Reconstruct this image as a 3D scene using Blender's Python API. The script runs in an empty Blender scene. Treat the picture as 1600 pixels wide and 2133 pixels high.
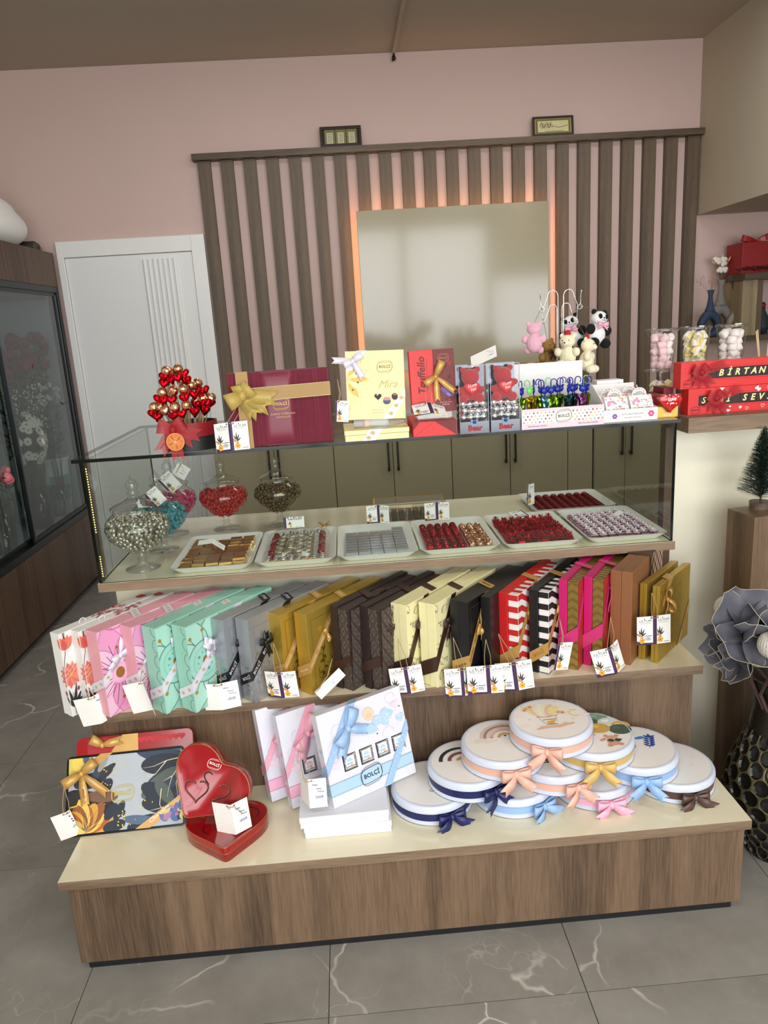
import bpy, math, random
from mathutils import Vector, Matrix, Euler
random.seed(7)
scene = bpy.context.scene
COL = scene.collection
PI = math.pi
V3 = Vector

# ---------------------------------------------------------------- camera
CX, CY, CZ, FPX = 0.7924, -1.593, 1.5627, 1546.92
YAW, PITCH, ROLL = 0.0416, 0.2482, 0.0613
_fw = V3((math.sin(YAW)*math.cos(PITCH), math.cos(YAW)*math.cos(PITCH), -math.sin(PITCH)))
_r = V3((math.cos(YAW), -math.sin(YAW), 0)); _d = _fw.cross(_r)
_r2 = math.cos(ROLL)*_r + math.sin(ROLL)*_d
_d2 = -math.sin(ROLL)*_r + math.cos(ROLL)*_d
cam_data = bpy.data.cameras.new('camera')
cam = bpy.data.objects.new('camera', cam_data); COL.objects.link(cam)
_u2 = -_d2; _b2 = -_fw
cam.matrix_world = Matrix(((_r2.x,_u2.x,_b2.x,CX),(_r2.y,_u2.y,_b2.y,CY),(_r2.z,_u2.z,_b2.z,CZ),(0,0,0,1)))
cam_data.sensor_fit = 'VERTICAL'; cam_data.sensor_height = 24.0
cam_data.lens = FPX/2133*24.0
cam_data.clip_start = 0.02; cam_data.clip_end = 100
scene.camera = cam

# ---------------------------------------------------------------- world, lights, exposure
world = bpy.data.worlds.new('world'); scene.world = world; world.use_nodes = True
_bg = world.node_tree.nodes['Background']
_bg.inputs[0].default_value = (0.72, 0.86, 1.0, 1); _bg.inputs[1].default_value = 1.1
def area(name, loc, rot, sx, sy, power, col):
    l = bpy.data.lights.new(name, 'AREA'); l.shape = 'RECTANGLE'; l.size = sx; l.size_y = sy
    l.energy = power; l.color = col
    o = bpy.data.objects.new(name, l); COL.objects.link(o); o.location = loc; o.rotation_euler = rot
    return o
# daylight through the four panes of the shop front behind the camera
WINDOWS = [(-0.55, 0.45), (0.55, 1.75), (1.85, 3.05), (3.15, 4.3)]
for _i, (_a, _b) in enumerate(WINDOWS):
    area('window_daylight', ((_a+_b)/2, -3.72, 1.75), (math.radians(-90), 0, math.radians(180)), _b-_a, 2.3, 27*(_b-_a), (1.0, 0.99, 0.97))
# added fill lights under the ceiling, out of view, to brighten tops and back wall
for _x, _y, _e in ((0.4, -1.7, 15), (2.6, -1.7, 18), (0.6, 1.75, 10), (2.4, 1.75, 11)):
    area('added_ceiling_fill', (_x, _y, 3.11), (0, 0, 0), 1.1, 0.5, _e, (1.0, 0.98, 0.94))
scene.view_settings.view_transform = 'Standard'
scene.view_settings.look = 'None'
scene.view_settings.exposure = 0.42
scene.view_settings.gamma = 1.0
scene.view_settings.use_curve_mapping = False
scene.cycles.transparent_max_bounces = 24
scene.cycles.max_bounces = 10

# ---------------------------------------------------------------- helpers
def lin(c):
    def f(x):
        x /= 255.0
        return x/12.92 if x <= 0.04045 else ((x+0.055)/1.055)**2.4
    return tuple(f(x) for x in c)

_M = {}
def mat(key, rgb=None, rough=0.5, metal=0.0, spec=0.5, noise=0.06, nscale=30.0, bump=0.0, bscale=200.0, sheen=0, coat=0, emit=0, aniso=0):
    """plain procedural material: a colour with a faint noise variation"""
    if key in _M: return _M[key]
    m = bpy.data.materials.new(key); m.use_nodes = True; _M[key] = m
    nt = m.node_tree; b = nt.nodes['Principled BSDF']
    c = lin(rgb)
    n = nt.nodes.new('ShaderNodeTexNoise'); n.inputs['Scale'].default_value = nscale; n.inputs['Detail'].default_value = 3
    tc = nt.nodes.new('ShaderNodeTexCoord'); nt.links.new(tc.outputs['Object'], n.inputs['Vector'])
    mx = nt.nodes.new('ShaderNodeMix'); mx.data_type = 'RGBA'
    mx.inputs[6].default_value = tuple(x*(1-noise) for x in c)+(1,)
    mx.inputs[7].default_value = tuple(min(1, x*(1+noise)) for x in c)+(1,)
    nt.links.new(n.outputs['Fac'], mx.inputs[0]); nt.links.new(mx.outputs[2], b.inputs['Base Color'])
    b.inputs['Roughness'].default_value = rough; b.inputs['Metallic'].default_value = metal
    b.inputs['Specular IOR Level'].default_value = spec
    if sheen: b.inputs['Sheen Weight'].default_value = sheen
    if coat: b.inputs['Coat Weight'].default_value = coat; b.inputs['Coat Roughness'].default_value = 0.08
    if aniso: b.inputs['Anisotropic'].default_value = aniso
    if emit:
        b.inputs['Emission Color'].default_value = c+(1,); b.inputs['Emission Strength'].default_value = emit
    if bump:
        n2 = nt.nodes.new('ShaderNodeTexNoise'); n2.inputs['Scale'].default_value = bscale; n2.inputs['Detail'].default_value = 2
        nt.links.new(tc.outputs['Object'], n2.inputs['Vector'])
        bp = nt.nodes.new('ShaderNodeBump'); bp.inputs['Strength'].default_value = bump; bp.inputs['Distance'].default_value = 0.002
        nt.links.new(n2.outputs['Fac'], bp.inputs['Height']); nt.links.new(bp.outputs['Normal'], b.inputs['Normal'])
    return m

def glass(key, tint=(1, 1, 1), refl=1.0, rough=0.0, base=0.0):
    """thin clear sheet: see-through, reflecting by angle"""
    if key in _M: return _M[key]
    m = bpy.data.materials.new(key); m.use_nodes = True; _M[key] = m
    nt = m.node_tree; nt.nodes.remove(nt.nodes['Principled BSDF']); out = nt.nodes['Material Output']
    t = nt.nodes.new('ShaderNodeBsdfTransparent'); t.inputs[0].default_value = tuple(tint)+(1,)
    g = nt.nodes.new('ShaderNodeBsdfGlossy'); g.inputs['Roughness'].default_value = rough
    fr = nt.nodes.new('ShaderNodeLayerWeight'); fr.inputs['Blend'].default_value = 0.5
    pw = nt.nodes.new('ShaderNodeMath'); pw.operation = 'POWER'; pw.inputs[1].default_value = 5.0
    nt.links.new(fr.outputs['Facing'], pw.inputs[0])
    ma = nt.nodes.new('ShaderNodeMath'); ma.operation = 'MULTIPLY_ADD'; ma.use_clamp = True
    ma.inputs[1].default_value = 0.95*min(1, refl); ma.inputs[2].default_value = 0.045*refl+base
    nt.links.new(pw.outputs[0], ma.inputs[0])
    mx = nt.nodes.new('ShaderNodeMixShader')
    nt.links.new(ma.outputs[0], mx.inputs[0]); nt.links.new(t.outputs[0], mx.inputs[1]); nt.links.new(g.outputs[0], mx.inputs[2])
    nt.links.new(mx.outputs[0], out.inputs[0])
    return m

def sheer(key, rgb, alpha, rough=0.5):
    """thin organza / frosted film: partly transparent cloth"""
    if key in _M: return _M[key]
    m = mat(key, rgb, rough)
    m.node_tree.nodes['Principled BSDF'].inputs['Alpha'].default_value = alpha
    return m

def wood(key, dark, light, axis='z', scale=1.0, rough=0.45, rings=1.0):
    """oak-look laminate with grain running along one axis"""
    if key in _M: return _M[key]
    m = bpy.data.materials.new(key); m.use_nodes = True; _M[key] = m
    nt = m.node_tree; b = nt.nodes['Principled BSDF']
    tc = nt.nodes.new('ShaderNodeTexCoord'); mp = nt.nodes.new('ShaderNodeMapping')
    st = {'x': (0.05, 1, 1), 'y': (1, 0.05, 1), 'z': (1, 1, 0.05)}[axis]
    mp.inputs['Scale'].default_value = tuple(s*scale for s in st)
    nt.links.new(tc.outputs['Object'], mp.inputs['Vector'])
    n1 = nt.nodes.new('ShaderNodeTexNoise'); n1.inputs['Scale'].default_value = 5; n1.inputs['Detail'].default_value = 5; n1.inputs['Distortion'].default_value = 0.6
    n2 = nt.nodes.new('ShaderNodeTexNoise'); n2.inputs['Scale'].default_value = 260; n2.inputs['Detail'].default_value = 3
    nt.links.new(mp.outputs[0], n1.inputs['Vector']); nt.links.new(mp.outputs[0], n2.inputs['Vector'])
    w = nt.nodes.new('ShaderNodeMath'); w.operation = 'MULTIPLY'; w.inputs[1].default_value = 26*rings
    nt.links.new(n1.outputs['Fac'], w.inputs[0])
    sn = nt.nodes.new('ShaderNodeMath'); sn.operation = 'SINE'; nt.links.new(w.outputs[0], sn.inputs[0])
    a = nt.nodes.new('ShaderNodeMath'); a.operation = 'MULTIPLY_ADD'; a.inputs[1].default_value = 0.11; nt.links.new(sn.outputs[0], a.inputs[0])
    q2 = nt.nodes.new('ShaderNodeMath'); q2.operation = 'MULTIPLY_ADD'; q2.inputs[1].default_value = 0.6; q2.inputs[2].default_value = 0.2
    nt.links.new(n2.outputs['Fac'], q2.inputs[0]); nt.links.new(q2.outputs[0], a.inputs[2])
    a2 = nt.nodes.new('ShaderNodeMath'); a2.operation = 'MULTIPLY_ADD'; a2.inputs[1].default_value = 0.7; a2.inputs[2].default_value = -0.35
    nt.links.new(n1.outputs['Fac'], a2.inputs[0])
    a3 = nt.nodes.new('ShaderNodeMath'); a3.operation = 'ADD'; a3.use_clamp = True
    nt.links.new(a.outputs[0], a3.inputs[0]); nt.links.new(a2.outputs[0], a3.inputs[1])
    cr = nt.nodes.new('ShaderNodeValToRGB'); e = cr.color_ramp.elements
    e[0].position = 0.22; e[0].color = lin(dark)+(1,); e[1].position = 0.75; e[1].color = lin(light)+(1,)
    nt.links.new(a3.outputs[0], cr.inputs[0]); nt.links.new(cr.outputs[0], b.inputs['Base Color'])
    b.inputs['Roughness'].default_value = rough
    bp = nt.nodes.new('ShaderNodeBump'); bp.inputs['Strength'].default_value = 0.15; bp.inputs['Distance'].default_value = 0.001
    nt.links.new(n2.outputs['Fac'], bp.inputs['Height']); nt.links.new(bp.outputs['Normal'], b.inputs['Normal'])
    return m

def foil(key, rgb, rough=0.22, scale=90, strength=0.6):
    """crinkled metal foil: faceted bump from a voronoi"""
    if key in _M: return _M[key]
    m = mat(key, rgb, rough, 1.0, noise=0.1)
    nt = m.node_tree; b = nt.nodes['Principled BSDF']
    tc = nt.nodes.new('ShaderNodeTexCoord')
    vo = nt.nodes.new('ShaderNodeTexVoronoi'); vo.inputs['Scale'].default_value = scale
    nt.links.new(tc.outputs['Object'], vo.inputs['Vector'])
    bp = nt.nodes.new('ShaderNodeBump'); bp.inputs['Strength'].default_value = strength; bp.inputs['Distance'].default_value = 0.004
    nt.links.new(vo.outputs['Distance'], bp.inputs['Height']); nt.links.new(bp.outputs['Normal'], b.inputs['Normal'])
    return m

class MB:
    """collects shapes; build() links them as ONE mesh object"""
    def __init__(s): s.v = []; s.f = []; s.m = []
    def add(s, vs, fs, m=0):
        o = len(s.v); s.v += [tuple(v) for v in vs]
        for f in fs: s.f.append(tuple(i+o for i in f)); s.m.append(m)
        return s
    def box(s, x0, y0, z0, x1, y1, z1, m=0, mats=None):
        vs = [(x0,y0,z0),(x1,y0,z0),(x1,y1,z0),(x0,y1,z0),(x0,y0,z1),(x1,y0,z1),(x1,y1,z1),(x0,y1,z1)]
        fs = [(0,3,2,1),(4,5,6,7),(0,1,5,4),(1,2,6,5),(2,3,7,6),(3,0,4,7)]  # bottom, top, -y, +x, +y, -x
        for i, f in enumerate(fs): s.add([vs[k] for k in f], [(0,1,2,3)], mats[i] if mats else m)
        return s
    def boxw(s, x0, y0, z0, x1, y1, z1, m=0):
        vs = [(x0,y0,z0),(x1,y0,z0),(x1,y1,z0),(x0,y1,z0),(x0,y0,z1),(x1,y0,z1),(x1,y1,z1),(x0,y1,z1)]
        return s.add(vs, [(0,3,2,1),(4,5,6,7),(0,1,5,4),(1,2,6,5),(2,3,7,6),(3,0,4,7)], m)
    def prism(s, pts, z0, z1, m=0, mtop=None, mside=None, axis='z'):
        n = len(pts)
        def P(a, b, c): return {'z': (a,b,c), 'y': (a,c,b), 'x': (c,a,b)}[axis]
        vs = [P(x,y,z0) for x, y in pts]+[P(x,y,z1) for x, y in pts]
        flip = axis == 'y'
        def F(f): return tuple(reversed(f)) if flip else f
        s.add(vs, [F(tuple(range(n-1,-1,-1)))], m)
        s.add(vs, [F(tuple(range(n,2*n)))], m if mtop is None else mtop)
        s.add(vs, [F((i,(i+1)%n,(i+1)%n+n,i+n)) for i in range(n)], m if mside is None else mside)
        return s
    def lathe(s, prof, n=24, c=(0,0,0), m=0, a0=0, a1=2*PI, mfun=None):
        full = abs(a1-a0-2*PI) < 1e-6; k = n if full else n+1
        vs = []
        for r, z in prof:
            for i in range(k):
                a = a0+(a1-a0)*i/n; vs.append((c[0]+r*math.cos(a), c[1]+r*math.sin(a), c[2]+z))
        for j in range(len(prof)-1):
            fs = []
            for i in range(n):
                i2 = (i+1) % k if full else i+1
                fs.append((j*k+i, j*k+i2, (j+1)*k+i2, (j+1)*k+i))
            base = len(s.v)
            mm = mfun(j) if mfun else m
            if j == 0: off = len(s.v); s.v += vs
            for f in fs: s.f.append(tuple(q+off for q in f)); s.m.append(mm)
        return s
    def disc(s, c, r, n=20, m=0, up=1):
        vs = [(c[0]+r*math.cos(2*PI*i/n), c[1]+r*math.sin(2*PI*i/n), c[2]) for i in range(n)]
        return s.add(vs, [tuple(range(n)) if up > 0 else tuple(range(n-1,-1,-1))], m)
    def tube(s, pts, r, n=6, m=0, closed=False, caps=True):
        pts = [V3(p) for p in pts]; N = len(pts); rs = r if isinstance(r, (list, tuple)) else [r]*N
        vs = []; prev = None
        for i, p in enumerate(pts):
            if closed: t = pts[(i+1) % N]-pts[i-1]
            else: t = pts[min(i+1,N-1)]-pts[max(i-1,0)]
            if t.length < 1e-9: t = V3((0,0,1))
            t.normalize()
            if prev is None:
                a = V3((0,0,1)) if abs(t.z) < 0.9 else V3((1,0,0)); u = t.cross(a).normalized()
            else:
                u = prev-t*prev.dot(t)
                u = u.normalized() if u.length > 1e-6 else t.orthogonal().normalized()
            prev = u; w = t.cross(u)
            for k in range(n):
                q = p+(u*math.cos(2*PI*k/n)+w*math.sin(2*PI*k/n))*rs[i]; vs.append(q)
        fs = []
        for i in range(N if closed else N-1):
            j = (i+1) % N
            for k in range(n):
                k2 = (k+1) % n; fs.append((i*n+k, i*n+k2, j*n+k2, j*n+k))
        if caps and not closed: fs += [tuple(range(n-1,-1,-1)), tuple(range((N-1)*n, N*n))]
        return s.add(vs, fs, m)
    def ell(s, c, r, seg=12, rings=7, m=0, rot=None):
        r = (r,r,r) if isinstance(r, (int,float)) else r
        R = rot.to_matrix() if isinstance(rot, Euler) else (rot if rot else Matrix.Identity(3))
        vs = [R @ V3((0,0,-r[2]))+V3(c)]
        for j in range(1, rings):
            a = -PI/2+PI*j/rings
            for i in range(seg):
                b = 2*PI*i/seg
                vs.append(R @ V3((r[0]*math.cos(a)*math.cos(b), r[1]*math.cos(a)*math.sin(b), r[2]*math.sin(a)))+V3(c))
        vs.append(R @ V3((0,0,r[2]))+V3(c))
        fs = [(0, 1+(i+1) % seg, 1+i) for i in range(seg)]
        for j in range(rings-2):
            o = 1+j*seg
            fs += [(o+i, o+(i+1) % seg, o+seg+(i+1) % seg, o+seg+i) for i in range(seg)]
        o = 1+(rings-2)*seg; t = len(vs)-1
        fs += [(o+i, o+(i+1) % seg, t) for i in range(seg)]
        return s.add(vs, fs, m)
    def strip(s, pts, wv, m=0, notch=None, ws=None):
        """flat band along pts; wv = half-width vector (one, or one per point)"""
        pts = [V3(p) for p in pts]; N = len(pts)
        vs = []
        for i, p in enumerate(pts):
            w = V3(wv[i]) if isinstance(wv, list) else V3(wv)
            if ws: w = w*ws[i]
            vs += [p-w, p+w]
        fs = [(2*i, 2*i+1, 2*i+3, 2*i+2) for i in range(N-1)]
        if notch:
            d = (pts[-1]-pts[-2]).normalized(); b = len(vs)
            mid = pts[-1]; tip = notch
            vs += [mid, vs[2*N-2]+d*tip, vs[2*N-1]+d*tip]
            fs += [(2*N-2, b, b+1), (b, 2*N-1, b+2)]
        return s.add(vs, fs, m)
    def quad(s, a, b, c, d, m=0): return s.add([a,b,c,d], [(0,1,2,3)], m)
    def xform(s, M):
        s.v = [tuple(M @ V3(v)) for v in s.v]; return s
    def join(s, o, M=None, moff=0):
        b = len(s.v); s.v += [tuple(M @ V3(v)) if M else v for v in o.v]
        s.f += [tuple(i+b for i in f) for f in o.f]; s.m += [i+moff for i in o.m]
        return s
    def mesh(s, name, mats, smooth=False):
        me = bpy.data.meshes.new(name); me.from_pydata(s.v, [], s.f)
        for mm in (mats if isinstance(mats, (list,tuple)) else [mats]): me.materials.append(mm)
        me.polygons.foreach_set('material_index', s.m)
        if smooth: me.polygons.foreach_set('use_smooth', [True]*len(me.polygons))
        me.update(); return me
    def build(s, name, mats, parent=None, smooth=False, bev=0, seg=2, autos=None, sub=0, solid=0):
        me = s.mesh(name, mats, smooth)
        o = bpy.data.objects.new(name, me); COL.objects.link(o); o.parent = parent
        if solid:
            md = o.modifiers.new('thickness', 'SOLIDIFY'); md.thickness = solid; md.offset = 0
        if sub:
            md = o.modifiers.new('subdivision', 'SUBSURF'); md.levels = sub; md.render_levels = sub
        if bev:
            md = o.modifiers.new('bevel', 'BEVEL'); md.width = bev; md.segments = seg; md.limit_method = 'ANGLE'; md.angle_limit = math.radians(40)
        if autos: me.set_sharp_from_angle(angle=math.radians(autos))
        return o

def link(name, me, parent=None, M=None):
    o = bpy.data.objects.new(name, me); COL.objects.link(o); o.parent = parent
    if M is not None: o.matrix_local = M
    return o
def tag(o, label=None, cat=None, group=None, kind=None):
    if label: o['label'] = label
    if cat: o['category'] = cat
    if group: o['group'] = group
    if kind: o['kind'] = kind
    return o
def thing(name, label, cat, loc=(0,0,0), rotz=0, group=None, M=None):
    o = bpy.data.objects.new(name, None); COL.objects.link(o); o.empty_display_size = 0.05
    if M is not None: o.matrix_world = M
    else: o.location = loc; o.rotation_euler = (0,0,rotz)
    return tag(o, label, cat, group)
def TR(loc, rz=0, rx=0, ry=0):
    return Matrix.Translation(V3(loc)) @ Matrix.Rotation(rz, 4, 'Z') @ Matrix.Rotation(ry, 4, 'Y') @ Matrix.Rotation(rx, 4, 'X')
def R(d): return math.radians(d)

_TXT = {}
def text_geo(s, bold=0.0, shear=0.0, space=1.0):
    """flat lettering outlines (x right, y up, height about 1, centred)"""
    k = (s, bold, shear, space)
    if k in _TXT: return _TXT[k]
    cu = bpy.data.curves.new('txt', 'FONT'); cu.body = s; cu.size = 1; cu.align_x = 'CENTER'; cu.align_y = 'CENTER'
    cu.resolution_u = 2; cu.offset = bold; cu.shear = shear; cu.space_character = space
    o = bpy.data.objects.new('txt', cu); COL.objects.link(o)
    dg = bpy.context.evaluated_depsgraph_get(); ev = o.evaluated_get(dg); me = ev.to_mesh()
    g = ([(v.co.x, v.co.y) for v in me.vertices], [tuple(p.vertices) for p in me.polygons])
    ev.to_mesh_clear(); bpy.data.objects.remove(o); bpy.data.curves.remove(cu)
    _TXT[k] = g; return g

def clip_poly(p, x0, y0, x1, y1):
    def cut(p, inside, inter):
        r = []
        for i in range(len(p)):
            a, b = p[i-1], p[i]
            if inside(b):
                if not inside(a): r.append(inter(a, b))
                r.append(b)
            elif inside(a): r.append(inter(a, b))
        return r
    def ix(x): return lambda a, b: (x, a[1]+(b[1]-a[1])*(x-a[0])/(b[0]-a[0]))
    def iy(y): return lambda a, b: (a[0]+(b[0]-a[0])*(y-a[1])/(b[1]-a[1]), y)
    p = cut(p, lambda q: q[0] >= x0, ix(x0))
    if p: p = cut(p, lambda q: q[0] <= x1, ix(x1))
    if p: p = cut(p, lambda q: q[1] >= y0, iy(y0))
    if p: p = cut(p, lambda q: q[1] <= y1, iy(y1))
    return p

class Art:
    """flat print: layers of coloured shapes on a plane (u right, v up), one mesh"""
    def __init__(s, O, U, V, clip=None, e0=0.0006, de=0.000015, rot=0, warp=None):
        s.O = V3(O); s.U = V3(U).normalized(); s.V = V3(V).normalized(); s.N = s.U.cross(s.V).normalized()
        s.clip = clip; s.e = e0; s.de = de; s.mb = MB(); s.mats = []; s.warp = warp
    def _mi(s, c):
        m = c if not isinstance(c, tuple) else mat('ink_%d_%d_%d' % c, c, 0.55)
        if m not in s.mats: s.mats.append(m)
        return s.mats.index(m)
    def _p(s, q):
        if s.warp: return s.warp(q[0], q[1], s.e)
        return s.O+s.U*q[0]+s.V*q[1]+s.N*s.e
    def poly(s, pts, c):
        if s.clip: pts = clip_poly(list(pts), *s.clip)
        if len(pts) < 3: return s
        s.e += s.de
        a = sum(pts[i-1][0]*pts[i][1]-pts[i][0]*pts[i-1][1] for i in range(len(pts)))
        if a < 0: pts = list(reversed(pts))
        s.mb.add([s._p(q) for q in pts], [tuple(range(len(pts)))], s._mi(c)); return s
    def rect(s, x0, y0, x1, y1, c): return s.poly([(x0,y0),(x1,y0),(x1,y1),(x0,y1)], c)
    def ell(s, x, y, rx, ry, c, rot=0, n=16):
        ca, sa = math.cos(rot), math.sin(rot)
        return s.poly([(x+rx*math.cos(2*PI*i/n)*ca-ry*math.sin(2*PI*i/n)*sa, y+rx*math.cos(2*PI*i/n)*sa+ry*math.sin(2*PI*i/n)*ca) for i in range(n)], c)
    def ring(s, x, y, rx, ry, w, c, a0=0, a1=2*PI, n=24, rot=0):
        ca, sa = math.cos(rot), math.sin(rot); pts = []
        for i in range(n+1):
            a = a0+(a1-a0)*i/n; px, py = rx*math.cos(a), ry*math.sin(a)
            pts.append((x+px*ca-py*sa, y+px*sa+py*ca))
        return s.stroke(pts, w, c)
    def stroke(s, pts, w, c, taper=False):
        s.e += s.de; mi = s._mi(c); N = len(pts); L = []; Rr = []
        for i, p in enumerate(pts):
            a = pts[max(i-1,0)]; b = pts[min(i+1,N-1)]
            if N > 2 and pts[0] == pts[-1] and i in (0, N-1): a, b = pts[-2], pts[1]
            dx, dy = b[0]-a[0], b[1]-a[1]; l = math.hypot(dx,dy) or 1
            h = w/2*((1-i/(N-1))*0.85+0.15 if taper else 1)
            L.append((p[0]-dy/l*h, p[1]+dx/l*h)); Rr.append((p[0]+dy/l*h, p[1]-dx/l*h))
        for i in range(N-1):
            q = [L[i], Rr[i], Rr[i+1], L[i+1]]
            if s.clip:
                q = clip_poly(q, *s.clip)
                if len(q) < 3: continue
            s.mb.add([s._p(k) for k in q], [tuple(range(len(q)))], mi)
        return s
    def petal(s, x, y, a, l, w, c, tip=0.0, n=7):
        """leaf shape from (x,y) along angle a"""
        pts = []
        ca, sa = math.cos(a), math.sin(a)
        f = lambda t: w/2*math.sin(PI*t**(0.8+tip))
        for i in range(n+1):
            t = i/n; pts.append((t*l, f(t)))
        for i in range(n-1, 0, -1):
            t = i/n; pts.append((t*l, -f(t)))
        return s.poly([(x+p*ca-q*sa, y+p*sa+q*ca) for p, q in pts], c)
    def blob(s, x, y, a, l, w, c):
        return s.ell(x+math.cos(a)*l/2, y+math.sin(a)*l/2, l/2, w/2, c, a, 18)
    def petal_line(s, x, y, a, l, w, lw, c, n=9):
        ca, sa = math.cos(a), math.sin(a); P = []
        for i in range(n+1): t = i/n; P.append((t*l, w/2*math.sin(PI*t**0.8)))
        for i in range(n, -1, -1): t = i/n; P.append((t*l, -w/2*math.sin(PI*t**0.8)))
        return s.stroke([(x+p*ca-q*sa, y+p*sa+q*ca) for p, q in P], lw, c)
    def flower(s, x, y, r, n, c, cc=None, a0=0, w=0.9):
        for i in range(n): s.petal(x, y, a0+2*PI*i/n, r, r*w, c)
        if cc: s.ell(x, y, r*0.28, r*0.28, cc, n=10)
        return s
    def heart(s, x, y, sz, c, rot=0, line=None):
        ca, sa = math.cos(rot), math.sin(rot); P = heart_pts(sz, 22)
        P = [(x+p*ca-q*sa, y+p*sa+q*ca) for p, q in P]
        return s.stroke(P+[P[0]], line, c) if line else s.poly(P, c)
    def star(s, x, y, r, c, n=5, a0=PI/2):
        return s.poly([(x+(r if i % 2 == 0 else r*0.45)*math.cos(a0+PI*i/n), y+(r if i % 2 == 0 else r*0.45)*math.sin(a0+PI*i/n)) for i in range(2*n)], c)
    def text(s, t, x, y, h, c, rot=0, bold=0.0, shear=0.0, space=1.0, width=None):
        vs, fs = text_geo(t, bold, shear, space)
        if width:
            xs = [q[0] for q in vs]; h = width/(max(xs)-min(xs))
        s.e += s.de; mi = s._mi(c); ca, sa = math.cos(rot)*h, math.sin(rot)*h
        P = [(x+p*ca-q*sa, y+p*sa+q*ca) for p, q in vs]
        if s.clip:
            fs = [f for f in fs if all(s.clip[0] <= P[i][0] <= s.clip[2] and s.clip[1] <= P[i][1] <= s.clip[3] for i in f)]
        s.mb.add([s._p(q) for q in P], fs, mi); return s
    def logo(s, x, y, w, c, rot=0, lw=None, fill=None):
        """maker's wordmark inside two loose hand-drawn loops"""
        h = w*0.30; lw = lw or w*0.022; ca, sa = math.cos(rot), math.sin(rot)
        def loop(d, k, sk):
            P = []
            for i in range(29):
                a = 2*PI*i/28; cx = math.copysign(abs(math.cos(a))**0.5, math.cos(a)); sy = math.copysign(abs(math.sin(a))**0.62, math.sin(a))
                px, py = w*0.5*cx*k, h*sy+d*math.cos(a+sk); P.append((x+px*ca-py*sa, y+px*sa+py*ca))
            return P
        if fill: s.poly(loop(h*0.2, 1.04, 0.2)[:-1], fill)
        s.stroke(loop(h*0.16, 1.0, 0.2), lw, c); s.stroke(loop(-h*0.30, 0.96, 2.2), lw*0.8, c)
        s.text('BOLÇİ', x, y, 1, c, rot, bold=0.028, width=w*0.74); return s
    def build(s, name, parent):
        if not s.mb.f: return None
        return s.mb.build(name, s.mats, parent)

def bands(name, quads, m, parent):
    o = None
    for q in quads:
        k = MB().add(q, [(0,1,2,3)]).build(name, m, parent); o = o or k
    return o
def heart_pts(sz, n=28):
    P = []
    for i in range(n):
        t = 2*PI*i/n
        P.append((sz*math.sin(t)**3, sz*(13*math.cos(t)-5*math.cos(2*t)-2*math.cos(3*t)-math.cos(4*t))/16))
    return P

def frame(U, V):
    U = V3(U).normalized(); N = U.cross(V3(V)).normalized(); return U, N.cross(U), N
def bow(mb, c, U, V, size=0.03, width=0.012, m=0, out=0.0, tails=((-110, 1.3), (-62, 1.3)), loops=((172, 1.0), (12, 1.0)), depth=0.35, notch=True, droop=0.05, th=0):
    """gift bow: two loops, a knot and notched tails, in the plane U,V facing N"""
    U, V, N = frame(U, V); c = V3(c)
    for ang, k in loops:
        a = R(ang); d = U*math.cos(a)+V*math.sin(a); w = N.cross(d)
        L = size*k; pts = []; ws = []; n = 12
        for i in range(n+1):
            t = i/n
            pts.append(c+d*(L*(1-math.cos(2*PI*t))/2)+N*(L*depth*(0.45+math.sin(2*PI*t)*0.55)*math.sin(PI*t)**0.5 + 0.002)+V*(droop*L*math.sin(PI*t)))
            ws.append(0.35+0.65*math.sin(PI*t)**0.8)
        mb.strip(pts, w*(width*0.62), m, ws=ws)
    for ang, k in tails:
        a = R(ang); d = U*math.cos(a)+V*math.sin(a); w = N.cross(d); L = size*k; pts = []; ws = []
        for i in range(7):
            t = i/6
            pts.append(c+d*(L*t)+N*(0.003+out*math.sin(PI*0.5*t)+size*0.16*math.sin(PI*t)*math.cos(2*t))); ws.append(0.45+0.55*min(1, t*2))
        mb.strip(pts, w*(width*0.5), m, notch=width*0.5 if notch else None, ws=ws)
    Mx = Matrix((U, V, N)).transposed()
    mb.ell(c+N*size*0.12, (width*0.34, width*0.42, width*0.36), 10, 6, m, rot=Mx)
    return mb

def at(px, py, **k):
    """the point of the place seen at a pixel of the 1600x2133 frame, on the plane x=, y= or z="""
    d = _r2*((px-800)/FPX)+_d2*((py-1066.5)/FPX)+_fw
    (ax, val), = k.items(); i = 'xyz'.index(ax); o = V3((CX,CY,CZ))
    return o+d*((val-o[i])/d[i])
# ================================================================ setting
H1, H2, ZD, ZG = 0.2787, 0.5614, 0.8705, 1.2421      # step tops, case deck, glass top
YW = 3.38                                            # back wall
ZCEIL = 3.13
W_OAK = wood('oak_laminate_vertical', (72, 56, 42), (128, 103, 81), 'z', 1.0, 0.42)
W_OAKX = wood('oak_laminate_edge', (92, 74, 58), (150, 126, 102), 'x', 1.3, 0.5)
W_SLAT = wood('wall_slat_oak', (66, 54, 41), (108, 91, 72), 'z', 1.6, 0.5)
W_SLATX = wood('wall_rail_oak', (68, 56, 43), (108, 91, 73), 'x', 1.6, 0.5)
W_DARK = wood('dark_ribbed_oak', (66, 48, 36), (104, 78, 58), 'z', 1.6, 0.5)
CREAM = mat('cream_laminate', (232, 224, 196), 0.14, noise=0.02, nscale=6, coat=0.3)
CREAMW = mat('cream_panel', (232, 227, 206), 0.35, noise=0.02, nscale=4)
PINK = mat('pink_wall_paint', (212, 185, 178), 0.75, noise=0.025, nscale=3, bump=0.05, bscale=300)
BEIGE = mat('beige_paint', (186, 175, 156), 0.75, noise=0.02, nscale=3)
CEIL = mat('taupe_ceiling_paint', (176, 164, 148), 0.8, noise=0.02, nscale=2)
WHITE = mat('white_lacquer', (240, 241, 240), 0.35, noise=0.01)
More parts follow.
